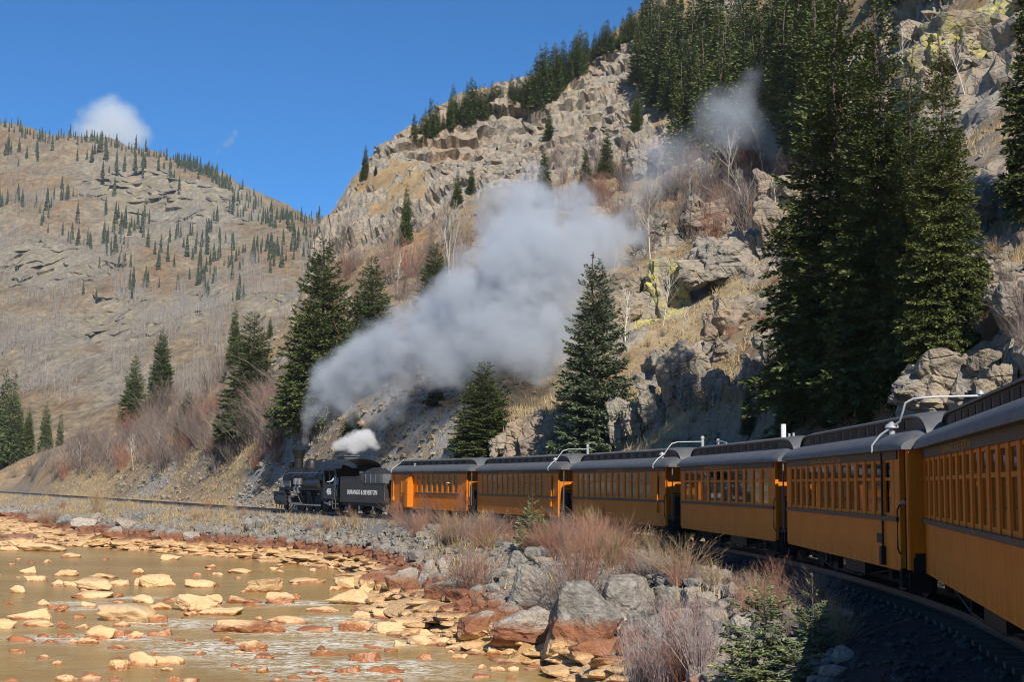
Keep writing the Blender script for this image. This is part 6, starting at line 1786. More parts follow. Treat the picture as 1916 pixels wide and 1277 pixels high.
# the forest on the upper slope
rg3 = np.random.default_rng(77)
pts = []
while len(pts) < 72:
    px, by = rg3.uniform(1175, 1545), rg3.uniform(95, 335)
    if by > 190 + 0.42 * (px - 1175) and rg3.random() < 0.85: continue
    if px < 1260 and by > 110 and rg3.random() < 0.75: continue
    if any(abs(px - a) < 13 and abs(by - b) < 26 for a, b in pts): continue
    pts.append((px, by))
for k in range(5): pts.append((rg3.uniform(1640, 1760), rg3.uniform(-60, 40)))
fo = []
for px, by in pts:
    p = hit(px, by)
    o = plant('spruce_tree', MID[int(rg3.integers(6))], p, rg3.uniform(11, 19) * (1 if px < 1600 else 0.7), None, 'tree', 'forest spruces on the upper slope', wide=rg3.uniform(0.9, 1.15))
    fo.append((px, by, o))
rows = [('lowest', 255, 999), ('second', 205, 255), ('third', 150, 205), ('top', -999, 150)]
for nm, a, b in rows:
    L_ = sorted([f for f in fo if a <= f[1] < b], key=lambda f: f[0])
    for k, (px, by, o) in enumerate(L_):
        o['label'] = f'{ORD[k]} spruce from the left in the {nm} row of the upper slope forest'

# far conifers on the mountain across the valley
fp = []
rg4 = np.random.default_rng(99)
for px in np.concatenate([np.arange(0, 440, 5.2), np.arange(330, 612, 1.5)]):
    sk = np.interp(px, [0, 100, 200, 300, 400, 500, 600], [240, 262, 268, 293, 335, 375, 417])
    fp.append((px + rg4.uniform(-2, 2), sk + rg4.uniform(4, 14) if px < 430 else sk + rg4.uniform(4, 62), rg4.uniform(18, 34)))
CL = [(20, 400, 30, 18, 9), (45, 290, 40, 20, 12), (120, 372, 22, 14, 9), (170, 300, 30, 14, 9), (90, 410, 45, 20, 10), (240, 412, 34, 16, 18), (270, 330, 60, 16, 10), (230, 480, 34, 34, 22), (140, 450, 30, 16, 10), (370, 500, 26, 26, 22), (350, 440, 28, 20, 12), (395, 440, 16, 20, 8), (470, 480, 46, 24, 34), (400, 480, 18, 26, 12), (530, 490, 26, 20, 12), (445, 555, 12, 14, 6), (280, 530, 10, 10, 4), (250, 540, 12, 12, 5), (380, 545, 14, 10, 5), (155, 550, 3, 3, 1), (182, 560, 3, 3, 1), (330, 330, 30, 30, 8), (205, 420, 20, 24, 9), (300, 470, 30, 26, 9), (560, 470, 22, 22, 10), (590, 455, 14, 30, 8)]
for cx, cyy, rx, ry, n_ in CL:
    for k in range(n_): fp.append((cx + rg4.normal(0, rx * 0.6), cyy + rg4.normal(0, ry * 0.6), rg4.uniform(26, 48)))
fp.sort(key=lambda f: -f[2])
LEFTW = [(rg4.uniform(-15, 62) if k % 3 else rg4.uniform(40, 110), rg4.uniform(800, 900)) for k in range(40)]
bigs = []
for k, (px, by) in enumerate(LEFTW):
    r_ = ray(px, by); d = rg4.uniform(290, 338); p = r_ * d
    z = max(ground_z(p[0], p[1]), -6.0)
    hgt = rg4.uniform(11, 24) * (1 if px < 40 else 0.6)
    bigs.append((px, p[0], p[1], z, hgt))
bigs.sort()
for k, (px, x, y, z, hgt) in enumerate(bigs):
    plant('spruce_tree', MID[k % 6], (x, y, z), hgt, f'{ORD[k]} spruce from the left in the dark wood at the left edge', 'tree', 'spruces of the wood at the left edge', wide=0.9)
SV, SF, SA, so = [], [], [], 0
fv = []
for i in range(6):
    cr = FAR[i][0]
    v = np.zeros(len(cr.vertices) * 3, np.float32); cr.vertices.foreach_get('co', v); v = v.reshape(-1, 3)
    a = np.zeros(len(v), np.float32); cr.attributes['var'].data.foreach_get('value', a)
    fv.append((v.astype(float), np.array([p.vertices[:] for p in cr.polygons]), a))
for k, (px, by, hp) in enumerate(fp):
    p = far_hit(px, by); z = float(far_z(p[0], p[1]))
    hgt = hp / FPX * p[1] * rg4.uniform(0.6, 1.08)
    if k < 90:
        o = link('far_conifer', FAR[k % 6][0]); o.location = (p[0], p[1], z - 0.6); o.scale = (hgt / 14 * 1.05, hgt / 14 * 1.05, hgt / 14); o.rotation_euler = (0, 0, rg4.uniform(0, 6.28))
        tag(o, 'small dark conifer among the bare aspens on the far mountain', 'tree', 'dark conifers on the far mountain')
    else:
        v, f, a = fv[k % 6]
        an = rg4.uniform(0, 6.28); ca, sa = math.cos(an), math.sin(an)
        w = v * np.array([hgt / 14 * 1.05, hgt / 14 * 1.05, hgt / 14])
        w = np.c_[w[:, 0] * ca - w[:, 1] * sa, w[:, 0] * sa + w[:, 1] * ca, w[:, 2]] + np.array([p[0], p[1], z - 0.6])
        SV.append(w); SF.append(f + so); SA.append(a); so += len(w)
o = link('far_conifers', mesh_np('far_conifers', np.vstack(SV), np.vstack(SF), M['far_needles'], False, {'var': np.concatenate(SA)})); tag(o, kind='stuff')

# bare aspens covering the far mountain: past counting
rg5 = np.random.default_rng(3)
n = 13000
px_, py_ = rg5.uniform(-20, 640, n), rg5.uniform(250, 740, n)
PT = []
for a, b in zip(px_, py_):
    if b < np.interp(a, [0, 100, 200, 300, 400, 500, 600], [246, 268, 274, 300, 340, 380, 424]): continue
    m = vnoise(np.array([[a * 0.017, b * 0.022, 1.0]]), 6)[0] + 0.5 * vnoise(np.array([[a * 0.05, b * 0.06, 2.0]]), 7)[0]
    if m < rg5.uniform(-0.35, 0.45): continue
    PT.append((a, b))
PP = np.array([far_hit(a, b) for a, b in PT]); PP[:, 2] = far_z(PP[:, 0], PP[:, 1]) - 0.3
n = len(PP); hh = rg5.uniform(4.5, 9.0, n)
lean = rg5.normal(0, 0.4, (n, 2))
P4 = np.stack([np.c_[PP[:, 0] + lean[:, 0] * t, PP[:, 1] + lean[:, 1] * t, PP[:, 2] + hh * t] for t in (0, 0.5, 1.0)], 1)
tv, tf = tubes_np(P4, np.outer(hh * 0.009 + 0.02, [1.0, 0.7, 0.2]), 3)
va = np.repeat(rg5.random(n), 9)
bb = np.repeat(np.arange(n), 7); m_ = len(bb)
t0 = rg5.uniform(0.35, 0.9, m_); an = rg5.uniform(0, 6.28, m_); bl = rg5.uniform(0.9, 2.6, m_)
Bp = np.stack([PP[bb] + np.c_[np.zeros(m_), np.zeros(m_), hh[bb] * t0], PP[bb] + np.c_[np.cos(an) * bl * 0.6, np.sin(an) * bl * 0.6, hh[bb] * t0 + bl]], 1)
bv, bf = tubes_np(Bp, np.outer(np.full(m_, 0.04), [1, 0.3]), 3)
o = link('bare_aspens', mesh_np('bare_aspens', np.vstack([tv, bv]), np.vstack([tf, bf + len(tv)]), M['far_aspen'], False, {'var': np.r_[va, np.repeat(rg5.random(m_) * 0.5, 6)]})); tag(o, kind='stuff')

# ------------------------------------------------------------------ bare trees and shrubs
def bare_tree(seed, h, stems=1, spread=0.25, forks=3, thick=0.012, angle=0.5):
    rg = np.random.default_rng(seed)
    polys, rads, lev = [], [], []
    def grow(p, d, L, r_, lv):
        k = 5; pts = [p]; dd = d.copy()
        for i in range(k - 1):
            dd = dd + rg.normal(0, 0.10 + 0.05 * lv, 3); dd[2] += 0.10; dd /= np.linalg.norm(dd)
            pts.append(pts[-1] + dd * L / (k - 1))
        polys.append(np.array(pts)); rads.append(np.linspace(r_, r_ * 0.4, k)); lev.append(lv)
        if lv < forks:
            nc = [9, 5, 4, 3][lv] if lv else int(9 + 5 * (stems == 1))
            for c in range(nc):
                t = rg.uniform(0.30 if lv else 0.38, 0.98); i = min(int(t * (k - 1)), k - 2)
                bp = pts[i] + (pts[i + 1] - pts[i]) * (t * (k - 1) - i)
                a = rg.uniform(0, 6.28); side = np.array([math.cos(a), math.sin(a), 0.0])
                nd = dd * math.cos(angle) + side * math.sin(angle) * rg.uniform(0.7, 1.3); nd[2] += 0.15; nd /= np.linalg.norm(nd)
                grow(bp, nd, L * rg.uniform(0.30, 0.52) * (1.15 - 0.5 * t), r_ * 0.42, lv + 1)
    for s in range(stems):
        a = rg.uniform(0, 6.28)
        grow(np.array([math.cos(a), math.sin(a), 0]) * 0.03 * h * (stems > 1), np.array([math.cos(a) * spread, math.sin(a) * spread, 1.0]), h * rg.uniform(0.62, 0.8), thick * h * rg.uniform(0.7, 1.0), 0)
    P, Rr, lev = np.array(polys), np.array(rads), np.array(lev)
    m0 = lev == 0
    V, F = tubes_np(P[m0], Rr[m0], 6); t_ = mesh_np('trunk', V, F, M['aspen'], True, {'var': np.full(len(V), 0.8)})
    V, F = tubes_np(P[~m0], np.maximum(Rr[~m0], 0.0009 * h), 3); c_ = mesh_np('branches', V, F, M['aspen'], False, {'var': np.repeat(rg.random((~m0).sum()) * 0.7, 15)})
    return c_, t_, h
COTTON = bare_tree(5, 12, 6, 0.30, 2, 0.012, 0.42)
ASPEN = [bare_tree(20 + i, 9, 1, 0.06, 2, 0.009, 0.6) for i in range(4)]
def plant_bare(name, proto, p, height, label, group=None, wide=1.0):
    br, tk, h = proto; s = height / h
    root = empty(name, (p[0], p[1], p[2] - 0.1), random.uniform(0, 6.28)); root.scale = (s * wide, s * wide, s)
    link('trunk', tk, root); link('branches', br, root)
    return tag(root, label, 'tree', group)
p_ = hit(842, 520); plant_bare('bare_cottonwood', COTTON, p_, (903 - 345) / FPX * p_[1] - p_[2], 'pale many stemmed bare cottonwood standing above the smoke', wide=1.15)
AS = [(1218, 500, 285), (1358, 380, 195), (1409, 440, 255), (1432, 340, 200), (1270, 330, 175), (1245, 280, 190), (1150, 560, 400), (1185, 450, 350), (1290, 400, 300), (1330, 330, 230), (1480, 310, 205), (1095, 470, 390), (1060, 430, 350), (1240, 610, 480), (1345, 520, 420), (1310, 300, 210), (1450, 420, 310), (1170, 640, 500), (1390, 330, 220), (1105, 420, 340), (1280, 640, 560), (1205, 560, 470), (1805, 175, -20), (1765, 140, -30), (1690, 130, 0), (1840, 330, 230), (900, 640, 540), (745, 560, 450), (700, 560, 470), (655, 600, 520), (770, 640, 520), (960, 720, 650), (590, 640, 560), (520, 780, 690), (485, 800, 690), (560, 830, 730), (430, 860, 770), (250, 880, 800), (205, 880, 810), (380, 860, 790), (150, 890, 810), (620, 700, 610), (555, 640, 560), (300, 860, 790), (545, 835, 745), (575, 830, 740)]
al = []
for i, (bx, by, ty) in enumerate(AS):
    p = hit(bx, by); hg = max((907 + 0.01 * (bx - 958) - ty) / FPX * p[1] - p[2], 2.0)
    al.append((plant_bare('bare_aspen', ASPEN[i % 4], p, hg, None, 'bare aspens on the slopes', wide=1.0), 'thin pale bare aspen', p))
label_by_anchor([(o, 'thin pale bare', p) for o, _, p in al], [('lichen crag', hit(1240, 585)[:2]), ('pink rock rib', hit(1305, 345)[:2]), ('fractured crag', hit(1450, 470)[:2]), ('lone broad spruce', hit(1112, 850)[:2]), ('tallest spruce', hit(598, 797)[:2]), ('broad bushy spruce', hit(468, 818)[:2]), ('small blue spruce', hit(350, 820)[:2]), ('overhanging top right crag', hit(1810, 120)[:2]), ('cottonwood', hit(842, 520)[:2]), ('big cliff spruce', hit(1192, 245)[:2])], 'aspen')

def bush(seed, h, ns, nt, spread, mat, rad=0.010, curve=0.3):
    rg = np.random.default_rng(seed)
    a = rg.uniform(0, 6.28, ns); sp = np.abs(rg.normal(0, 1, ns)) * spread; L = h * rg.uniform(0.5, 1.08, ns)
    b0 = np.c_[np.cos(a), np.sin(a)] * (rg.random(ns) * 0.14 * h)[:, None]
    tt = np.linspace(0, 1, 4)
    P = np.stack([np.c_[b0 + np.c_[np.cos(a), np.sin(a)] * (sp * L * (t + curve * t * t))[:, None], L * t * (1 - 0.18 * sp * t)] for t in tt], 1) + rg.normal(0, 0.018 * h, (ns, 4, 3)) * np.array([0, .5, 1, 1])[None, :, None]
    V1, F1 = tubes_np(P, np.outer(rg.uniform(0.7, 1.2, ns) * rad * h, [1, 0.75, 0.5, 0.18]), 3)
    i = rg.integers(0, ns, nt); u = rg.uniform(0.3, 0.95, nt)
    k = np.minimum((u * 3).astype(int), 2); f = u * 3 - k
    st = P[i, k] * (1 - f)[:, None] + P[i, k + 1] * f[:, None]
    d = P[i, k + 1] - P[i, k]; d /= np.linalg.norm(d, axis=1)[:, None] + 1e-9
    d = d + rg.normal(0, 0.45, (nt, 3)); d[:, 2] += 0.35; d /= np.linalg.norm(d, axis=1)[:, None]
    tl = h * rg.uniform(0.10, 0.30, nt)
    Q = np.stack([st, st + d * (tl * 0.5)[:, None], st + d * tl[:, None] + rg.normal(0, 0.02 * h, (nt, 3))], 1)
    V2, F2 = tubes_np(Q, np.outer(rg.uniform(0.5, 0.9, nt) * rad * h * 0.55, [1, 0.7, 0.25]), 3)
    va = np.r_[np.repeat(rg.random(ns) * 0.6, 12), np.repeat(0.25 + 0.75 * rg.random(nt), 9)]
    return mesh_np('stems', np.vstack([V1, V2]), np.vstack([F1, F2 + len(V1)]), mat, False, {'var': va}), h
BU = {'grey': [bush(200 + i, 4, 46, 420, 0.34, M['grey_twig'], 0.0055) for i in range(5)],
      'red': [bush(220 + i, 1.8, 80, 520, 0.36, M['red_twig'], 0.0045) for i in range(4)],
      'tan': [bush(240 + i, 1.2, 80, 560, 0.45, M['tan_twig'], 0.006) for i in range(4)],
      'pale': [bush(260 + i, 1.6, 110, 520, 0.26, M['pale_twig'], 0.0038) for i in range(2)],
      'dark': [bush(280 + i, 1.6, 90, 600, 0.62, M['grey_twig'], 0.0045, 0.5) for i in range(2)]}
nb_ = 0
def shrub(kind, p, h, label, group=None, wide=1.0):
    global nb_
    me, h0 = BU[kind][nb_ % len(BU[kind])]; nb_ += 1
    o = link('shrub', me); o.location = (p[0], p[1], p[2] - 0.03); s = h / h0
    o.scale = (s * wide, s * wide, s); o.rotation_euler = (0, 0, random.uniform(0, 6.28))
    return tag(o, label, 'shrub', group)
# shrubs one can point at
for kind, bx, by, h, wd, lab, d in [('tan', 1275, 1082, 1.25, 1.5, 'tan leafy looking bush beside the track under the fourth coach', None), ('red', 1085, 1130, 2.6, 0.95, 'large red brown willow right of the grey rock heap', None), ('dark', 1060, 1150, 1.9, 1.3, 'dark drooping twigs below the large red willow', None), ('red', 885, 1110, 1.8, 1.25, 'rounded purple brown bush left of the grey rock heap', None), ('dark', 860, 1120, 1.4, 1.4, 'dark drooping bush hanging over the red rocks', None),
                               ('pale', 1250, 1300, 2.0, 1.0, 'pale silvery willow twigs at the bottom edge', 27.5), ('pale', 1195, 1310, 1.7, 1.0, 'thin whitish shoots left of the silvery willow', 28.5), ('pale', 1310, 1320, 1.6, 1.0, 'thin whitish shoots right of the silvery willow', 26.5), ('red', 1285, 1310, 1.6, 1.0, 'reddish stems inside the silvery willow', 27.0), ('tan', 1575, 1215, 0.7, 1.1, 'dry tan weed at the edge of the train shadow', 22.5), ('tan', 1560, 1180, 0.6, 0.9, 'dry tan weed behind the young spruces', 24.5), ('red', 520, 872, 2.6, 1.3, 'red brown round bush left of the locomotive', None), ('red', 480, 880, 2.2, 1.2, 'brown bush next to the red brown round one', None), ('tan', 180, 960, 2.6, 0.9, 'tawny bush in front of the far rails', None), ('red', 880, 985, 2.3, 0.9, 'tall thin red twigs before the gap of first and second coach', None), ('red', 800, 980, 1.9, 1.0, 'thin twigs before the first coach', None), ('red', 1150, 1000, 1.3, 1.1, 'red twigs before the third coach', None), ('red', 1175, 1085, 1.3, 1.0, 'reddish bush on the rocks below the fourth coach', None), ('dark', 1225, 1075, 0.9, 1.2, 'low grey twigs beside the pale rounded stone', None), ('tan', 1225, 1040, 0.9, 1.3, 'low tan bush left of the leafy looking bush', None)]:
    p = hit(bx, by) if d is None else np.array([*at(bx, by, d)[:2], 0])
    if d is not None: p[2] = ground_z(p[0], p[1])
    shrub(kind, p, h, lab, None, wd)
rg6 = np.random.default_rng(41)
EACH = []
SHRUB_LOOK = {'grey': 'bare grey', 'red': 'red brown', 'tan': 'tan', 'dark': 'dark drooping', 'pale': 'pale'}
def spread(n, kinds, xr, yr, hr, lab, group, wide=(0.9, 1.3), cond=None, each=False):
    k = 0; tries = 0
    while k < n and tries < n * 12:
        tries += 1
        px, py = rg6.uniform(*xr), rg6.uniform(*yr)
        if cond and not cond(px, py): continue
        if abs(px - 996) < 42 and 925 < py < 1040: continue
        p = hit(px, py)
        kd = kinds[int(rg6.integers(len(kinds)))]
        o = shrub(kd, p, rg6.uniform(*hr), lab, group, rg6.uniform(*wide)); k += 1
        if each: EACH.append((o, SHRUB_LOOK[kd], p[:2]))
spread(54, ['grey', 'grey', 'grey', 'red'], (30, 600), (760, 905), (2.2, 5.0), 'bare grey brown willow in the thicket on the slope left of the locomotive', 'willow thicket left of the locomotive', cond=lambda x, y: y > 905 - (x - 20) * 0.42 and y < 935 - 0.10 * x - max(0, x - 420) * 0.25)
spread(40, ['grey', 'grey', 'red'], (630, 1030), (450, 720), (2.6, 5.0), 'bare purplish shrub in the brush behind and above the smoke', 'brush behind the smoke', cond=lambda x, y: y > 470 + 0.1 * abs(x - 820))
spread(34, ['grey', 'red'], (1020, 1500), (300, 470), (2.2, 4.2), 'bare reddish shrub on the slope under the drifting smoke wisps', 'shrubs under the smoke wisps', cond=lambda x, y: y < 560 - 0.45 * (x - 1020) + 60)
spread(22, ['tan', 'red', 'dark'], (1160, 1460), (500, 800), (0.6, 1.2), 'low dry shrub among rocks and straw on the slope behind the train', 'dry shrubs on the slope behind the train', each=True)
spread(10, ['tan', 'grey'], (1840, 1915), (440, 660), (0.5, 1.1), 'low dry shrub on the stony slope at the right edge', 'dry shrubs at the right edge', each=True)
spread(84, ['red', 'tan', 'red', 'dark'], (735, 1180), (965, 1075), (0.8, 1.7), 'red brown or tan twiggy bush between the train and the rock heap', 'brush between the train and the river', each=True, cond=lambda x, y: y < 1010 + (x - 735) * 0.13)
spread(10, ['red', 'tan'], (560, 740), (965, 1000), (0.5, 1.0), 'low dry bush on the gravel below the locomotive', 'low bushes below the locomotive', each=True)
spread(26, ['red', 'tan', 'dark', 'red'], (1170, 1560), (1060, 1200), (0.4, 1.0), 'low reddish brown scrub among the rocks below the near coaches', 'scrub below the near coaches', each=True)
spread(10, ['tan', 'red'], (0, 500), (955, 985), (0.7, 1.5), 'low rusty bush on the bank in front of the empty rails', 'low bushes on the left bank', each=True)

label_by_anchor(EACH, [('little blue spruce', at(996, 1000, 54.5)[:2]), ('large red brown willow', hit(1085, 1130)[:2]), ('tan leafy looking bush', hit(1275, 1082)[:2]), ('rounded purple brown bush', hit(885, 1110)[:2]), ('young spruce pair', at(1475, 1270, 22.7)[:2]), ('locomotive', on(loco, 6, 0, 0)[:2]), ('coal tender', on(tender, 3.5, 0, 0)[:2]), ('baggage coach', on(COACH[0], 0, 0, 0)[:2]), ('tawny bush', hit(180, 960)[:2]), ('pale streaked rock face', hit(1275, 770)[:2]), ('yellow lichen crag', hit(1240, 585)[:2]), ('grey sloping slab', hit(1375, 612)[:2]), ('layered grey outcrop', hit(1770, 765)[:2]), ('pale split boulder', hit(1855, 420)[:2]), ('lone broad spruce', hit(1112, 850)[:2])], 'bush')

# the rest of the thicket, too dense to count
rg7 = np.random.default_rng(8)
lowb = []
for i in range(4):
    me_, h0_ = bush(300 + i, 4, 30, 190, 0.36, M['grey_twig'], 0.0062)
    v = np.zeros(len(me_.vertices) * 3, np.float32); me_.vertices.foreach_get('co', v)
    f = np.zeros(len(me_.loops), np.int32); me_.loops.foreach_get('vertex_index', f)
    a = np.zeros(len(me_.vertices), np.float32); me_.attributes['var'].data.foreach_get('value', a)
    lowb.append((v.reshape(-1, 3).astype(float), f.reshape(-1, 4), a)); bpy.data.meshes.remove(me_)
VV, FF, VA, o_ = [], [], [], 0
k = 0
while k < 290:
    if k < 150:
        px, py = rg7.uniform(20, 600), rg7.uniform(700, 900)
        if not (py > 890 - (px - 20) * 0.47 and py < 930 - 0.12 * px - max(0, px - 420) * 0.25): continue
    elif k < 220:
        px, py = rg7.uniform(620, 1040), rg7.uniform(430, 700)
    else:
        px, py = rg7.uniform(1040, 1420), rg7.uniform(280, 470)
    p = hit(px, py)
    v, f, a = lowb[k % 4]; s_ = rg7.uniform(0.55, 1.35); an = rg7.uniform(0, 6.28)
    v = v * s_ * np.array([1.15, 1.15, 1]); VV.append(np.c_[v[:, 0] * math.cos(an) - v[:, 1] * math.sin(an), v[:, 0] * math.sin(an) + v[:, 1] * math.cos(an), v[:, 2]] + p)
    FF.append(f + o_); o_ += len(v); VA.append(a); k += 1
o = link('bare_undergrowth', mesh_np('bare_undergrowth', np.vstack(VV), np.vstack(FF), M['grey_twig'], False, {'var': np.concatenate(VA)})); tag(o, kind='stuff')

# dry grass
selv = np.where((Sf > 16) & (Sf < 230) & (((Tf > 3.0) & (Tf < 95)) | ((Tf < -2.3) & (Tf > -9) & (U < 0.55))) & (CRAGT < 0.6))[0]
wg = np.where(Tf[selv] > 0, 0.10 + 1.6 * grassy[selv] + 0.5 * sstep(0.05, 0.4, nmid[selv]), 1.2 * sstep(-0.1, 0.35, nf[selv]) + 0.15) * (1 - 0.7 * scree[selv]) + 0.001
wg = wg * np.where((Tf[selv] < 0) & (Sf[selv] < 46), 0.1, 1) * np.where(Sf[selv] < 33, 0.0, 1) + 1e-9
pk = rg6.choice(selv, 15000, replace=False, p=wg / wg.sum())
nbld = 8
gb_ = VT[pk] + np.c_[rg6.uniform(-0.35, 0.35, (len(pk), 2)), np.zeros(len(pk))]
gb_[:, 2] = [ground_z(x, y) for x, y in gb_[:, :2]]
c_ = np.repeat(gb_, nbld, 0); n = len(c_)
c_[:, :2] += rg6.normal(0, 0.22, (n, 2)); c_[:, 2] -= 0.04
hgt = np.repeat(rg6.uniform(0.22, 0.6, len(pk)), nbld) * rg6.uniform(0.6, 1.2, n)
an = rg6.uniform(0, 6.28, n); ln = hgt * rg6.uniform(0.1, 0.7, n); w_ = 0.022 + 0.02 * rg6.random(n)
a2 = rg6.uniform(0, 6.28, n)
V = np.stack([c_ + np.c_[np.cos(a2) * w_, np.sin(a2) * w_, np.zeros(n)], c_ - np.c_[np.cos(a2) * w_, np.sin(a2) * w_, np.zeros(n)], c_ + np.c_[np.cos(an) * ln, np.sin(an) * ln, hgt]], 1).reshape(-1, 3)
o = link('dry_grass', mesh_np('dry_grass', V, np.arange(3 * n).reshape(n, 3), M['dry_grass'], False, {'var': np.repeat(rg6.random(n), 3)})); tag(o, kind='stuff')
# ------------------------------------------------------------------ smoke, steam and clouds: real volumes
SOFT = 0.72
def puff(name, blobs, vox, nscale, ndetail, lo, gain, colour, dens, kind='stuff', label=None, cat=None, aniso=0.0, warp=0.0, soft=SOFT, rag=1.0):
    B = np.array([[*at(b[0], b[1], b[2]), b[3] * soft, b[4]] for b in blobs])
    mn = (B[:, :3] - B[:, 3:4] * 2.1).min(0); mx = (B[:, :3] + B[:, 3:4] * 2.1).max(0)
    org = (mn + mx) / 2
    ng = bpy.data.node_groups.new(name, 'GeometryNodeTree')
    ng.interface.new_socket('Geometry', in_out='OUTPUT', socket_type='NodeSocketGeometry')
    N, L = ng.nodes, ng.links
    out = N.new('NodeGroupOutput')
    vc = N.new('GeometryNodeVolumeCube')
    pos = N.new('GeometryNodeInputPosition').outputs[0]
    nz = N.new('ShaderNodeTexNoise'); nz.inputs['Scale'].default_value = nscale; nz.inputs['Detail'].default_value = ndetail; nz.inputs['Roughness'].default_value = 0.62
    L.new(pos, nz.inputs['Vector'])
    p2 = pos
    if warp:
        nw = N.new('ShaderNodeTexNoise'); nw.inputs['Scale'].default_value = nscale * 0.7; nw.inputs['Detail'].default_value = 5; nw.inputs['Roughness'].default_value = 0.62
        L.new(pos, nw.inputs['Vector'])
        sb = N.new('ShaderNodeVectorMath'); sb.operation = 'SUBTRACT'; L.new(nw.outputs['Color'], sb.inputs[0]); sb.inputs[1].default_value = (0.5, 0.5, 0.5)
        sc = N.new('ShaderNodeVectorMath'); sc.operation = 'SCALE'; L.new(sb.outputs[0], sc.inputs[0]); sc.inputs['Scale'].default_value = warp
        ad = N.new('ShaderNodeVectorMath'); ad.operation = 'ADD'; L.new(pos, ad.inputs[0]); L.new(sc.outputs[0], ad.inputs[1])
        p2 = ad.outputs[0]
    def mth(op, a, b):
        m = N.new('ShaderNodeMath'); m.operation = op
        for i, v in ((0, a), (1, b)):
            if isinstance(v, bpy.types.NodeSocket): L.new(v, m.inputs[i])
            else: m.inputs[i].default_value = v
        return m.outputs[0]
    acc = None
    for b in B:
        d = N.new('ShaderNodeVectorMath'); d.operation = 'DISTANCE'; L.new(p2, d.inputs[0]); d.inputs[1].default_value = tuple(b[:3] - org)
        q = mth('DIVIDE', d.outputs['Value'], float(b[3]))
        q = mth('MULTIPLY', q, q); q = mth('MULTIPLY', q, -1.0)
        e = mth('POWER', 2.718282, q)
        e = mth('MULTIPLY', e, float(b[4]))
        acc = e if acc is None else mth('ADD', acc, e)
    acc = mth('MINIMUM', acc, 1.5)
    n2 = N.new('ShaderNodeTexNoise'); n2.inputs['Scale'].default_value = nscale * 3.1; n2.inputs['Detail'].default_value = 4; n2.inputs['Roughness'].default_value = 0.6
    L.new(p2, n2.inputs['Vector'])
    # billows: the first noise opens large folds, the second frays the edges
    fold = mth('ADD', mth('MULTIPLY', mth('SUBTRACT', nz.outputs['Fac'], 0.5), 2.6 * rag), mth('MULTIPLY', mth('SUBTRACT', n2.outputs['Fac'], 0.5), 1.1 * rag))
    k = mth('MAXIMUM', mth('ADD', 1.0, fold), 0.0)
    v = mth('SUBTRACT', mth('MULTIPLY', acc, k), lo)
    v = mth('MINIMUM', mth('MAXIMUM', mth('MULTIPLY', v, gain), 0.0), 1.0)
    L.new(v, vc.inputs['Density'])
    vc.inputs['Min'].default_value = tuple(mn - org); vc.inputs['Max'].default_value = tuple(mx - org)
    for ax, a in zip('XYZ', (mx - mn) / vox): vc.inputs['Resolution ' + ax].default_value = int(max(8, min(a, 260)))
    sm = N.new('GeometryNodeSetMaterial')
    m = bpy.data.materials.new(name); m.use_nodes = True
    mn_, ml = m.node_tree.nodes, m.node_tree.links; mn_.clear()
    mo = mn_.new('ShaderNodeOutputMaterial'); pv = mn_.new('ShaderNodeVolumePrincipled')
    pv.inputs['Color'].default_value = (*colour, 1); pv.inputs['Density'].default_value = dens; pv.inputs['Anisotropy'].default_value = aniso
    ml.new(pv.outputs[0], mo.inputs['Volume'])
    sm.inputs['Material'].default_value = m
    L.new(vc.outputs[0], sm.inputs[0]); L.new(sm.outputs[0], out.inputs[0])
    me = bpy.data.volumes.new(name); me.materials.append(m)
    o = link(name, me); o.location = tuple(org)
    md = o.modifiers.new('volume', 'NODES'); md.node_group = ng
    tag(o, label, cat, None, kind)
    return o
PLUME = [(568, 826, 98.6, .45, .9), (572, 805, 98.3, .7, .7), (580, 785, 98, 1.0, .55), (590, 762, 97.6, 1.3, .55), (605, 742, 97, 1.6, .7), (628, 722, 97, 2.1, .95), (652, 706, 96, 2.5, 1), (690, 682, 95, 3.1, 1), (740, 655, 94, 3.7, 1), (790, 640, 94, 3.7, 1), (840, 620, 93, 3.9, 1), (890, 598, 92, 4.1, 1), (936, 566, 92, 4.3, 1), (968, 530, 92, 4.5, 1), (1005, 505, 93, 4.2, .9), (1050, 500, 92, 3.9, .85), (1000, 440, 95, 4.2, .9), (962, 412, 98, 3.7, .9), (935, 388, 100, 2.9, .75), (1060, 440, 98, 4.0, .9), (1105, 430, 100, 3.6, .8), (1150, 440, 101, 3.2, .65), (1030, 400, 100, 3.2, .7), (985, 355, 104, 2.3, .55), (1002, 325, 105, 1.8, .4), (960, 615, 90, 3.4, .8), (1000, 598, 89, 3.6, .55), (1035, 630, 86, 3.0, .55), (1000, 670, 86, 2.4, .45), (900, 645, 91, 3.1, .85), (850, 672, 92, 2.5, .85), (780, 694, 93, 2.4, 1), (720, 718, 95, 2.3, .95), (668, 738, 96, 2.0, .85), (640, 765, 97, 1.8, .5), (660, 790, 97, 1.9, .3), (700, 770, 96, 2.0, .35), (610, 800, 97, 1.7, .25), (1110, 485, 97, 3.2, .6), (1160, 470, 99, 2.6, .4), (1185, 430, 104, 2.4, .35)]
puff('smoke_plume', PLUME, 0.15, 0.27, 6, 0.36, 2.0, (0.70, 0.745, 0.80), 0.46, 'thing', 'thick grey smoke plume drifting back from the locomotive over the train', 'smoke', 0.0, 3.9, rag=2.4)
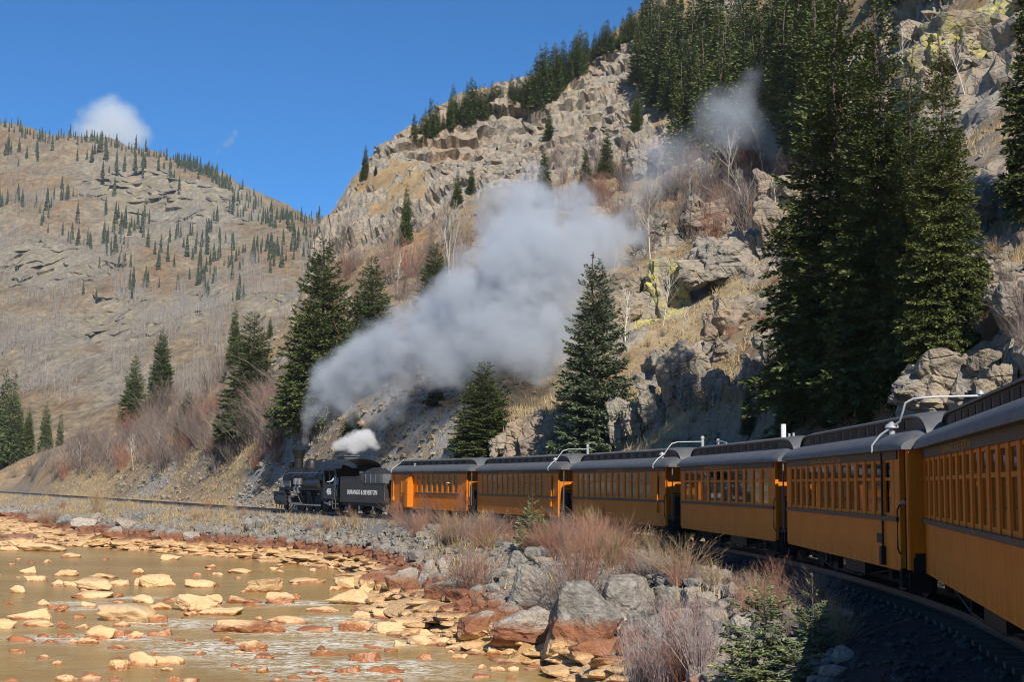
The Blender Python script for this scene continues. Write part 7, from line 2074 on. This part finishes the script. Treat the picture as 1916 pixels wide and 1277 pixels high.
WISP = [(1170, 415, 106, 2.2, .4), (1185, 380, 111, 2.4, .5), (1200, 340, 116, 2.5, .55), (1222, 290, 122, 2.6, .75), (1250, 272, 123, 2.2, .55), (1290, 262, 126, 2.4, .35), (1335, 228, 129, 2.8, .6), (1372, 198, 131, 2.8, .8), (1402, 165, 133, 2.1, .7), (1410, 140, 134, 1.5, .5), (1398, 228, 131, 2.8, .75), (1440, 262, 130, 2.5, .8), (1462, 288, 129, 1.8, .6), (1310, 300, 126, 2.8, .45), (1360, 260, 129, 2.6, .55), (1265, 310, 122, 2.6, .45), (1230, 345, 118, 2.6, .5), (1330, 190, 130, 2.2, .4)]
puff('smoke_wisp', WISP, 0.25, 0.36, 6, 0.17, 0.8, (0.74, 0.79, 0.87), 0.32, 'thing', 'thin bluish smoke wisps drifting across the upper slope', 'smoke', 0.0, 2.8)
STEAM = [(628, 838, 94.5, .42, 1), (640, 832, 94.4, .6, 1), (655, 826, 94.2, .7, 1), (672, 818, 94, .75, 1), (688, 820, 94, .65, .9), (660, 842, 94, .5, .9), (676, 838, 94, .5, .8), (698, 832, 94, .5, .6), (690, 812, 94, .5, .7), (706, 842, 94, .5, .4), (716, 830, 94, .6, .3)]
puff('steam_puff', STEAM, 0.05, 1.7, 5, 0.30, 1.6, (0.97, 0.97, 0.97), 3.2, 'thing', 'white steam puff blowing from the cab roof', 'steam', 0.0, 0.5)
CLOUD = [(165, 235, 3200, 36, .8), (200, 215, 3200, 42, 1), (235, 225, 3200, 40, .95), (210, 250, 3200, 42, 1), (180, 265, 3200, 34, .7), (255, 262, 3200, 34, .7), (230, 285, 3200, 36, .7), (280, 250, 3200, 22, .35), (140, 250, 3200, 22, .4), (205, 190, 3200, 20, .5)]
puff('cloud', CLOUD, 3.2, 0.020, 5, 0.22, 1.0, (1, 1, 1), 0.045, 'thing', 'soft white cloud resting on the far ridge at left', 'cloud', 0.3, 45, soft=0.95)
CLOUD2 = [(440, 250, 3200, 11, .6), (432, 262, 3200, 12, .6), (422, 274, 3200, 13, .55), (408, 284, 3200, 10, .4), (448, 320, 3200, 12, .25)]
puff('cloud', CLOUD2, 2.0, 0.035, 5, 0.16, 1.0, (1, 1, 1), 0.07, 'thing', 'small thin wisp of cloud right of the big one', 'cloud', 0.3, 28, soft=0.85)

# ------------------------------------------------------------------ the valley air
zmax = max(float(VT[:, 2].max()), float(FV[:, 2].max())) + 40.0
hz = MB().box(-1550, 1550, -850, 1850, min(float(VT[:, 2].min()), float(FV[:, 2].min()), -7.5) - 1.5, zmax)
hm = bpy.data.materials.new('haze'); hm.use_nodes = True
hn, hl = hm.node_tree.nodes, hm.node_tree.links; hn.clear()
ho = hn.new('ShaderNodeOutputMaterial'); hv = hn.new('ShaderNodeVolumePrincipled')
hv.inputs['Color'].default_value = (0.72, 0.84, 1.0, 1); hv.inputs['Density'].default_value = 0.00008
hl.new(hv.outputs[0], ho.inputs['Volume'])
tag(hz.build('haze', hm), kind='stuff')
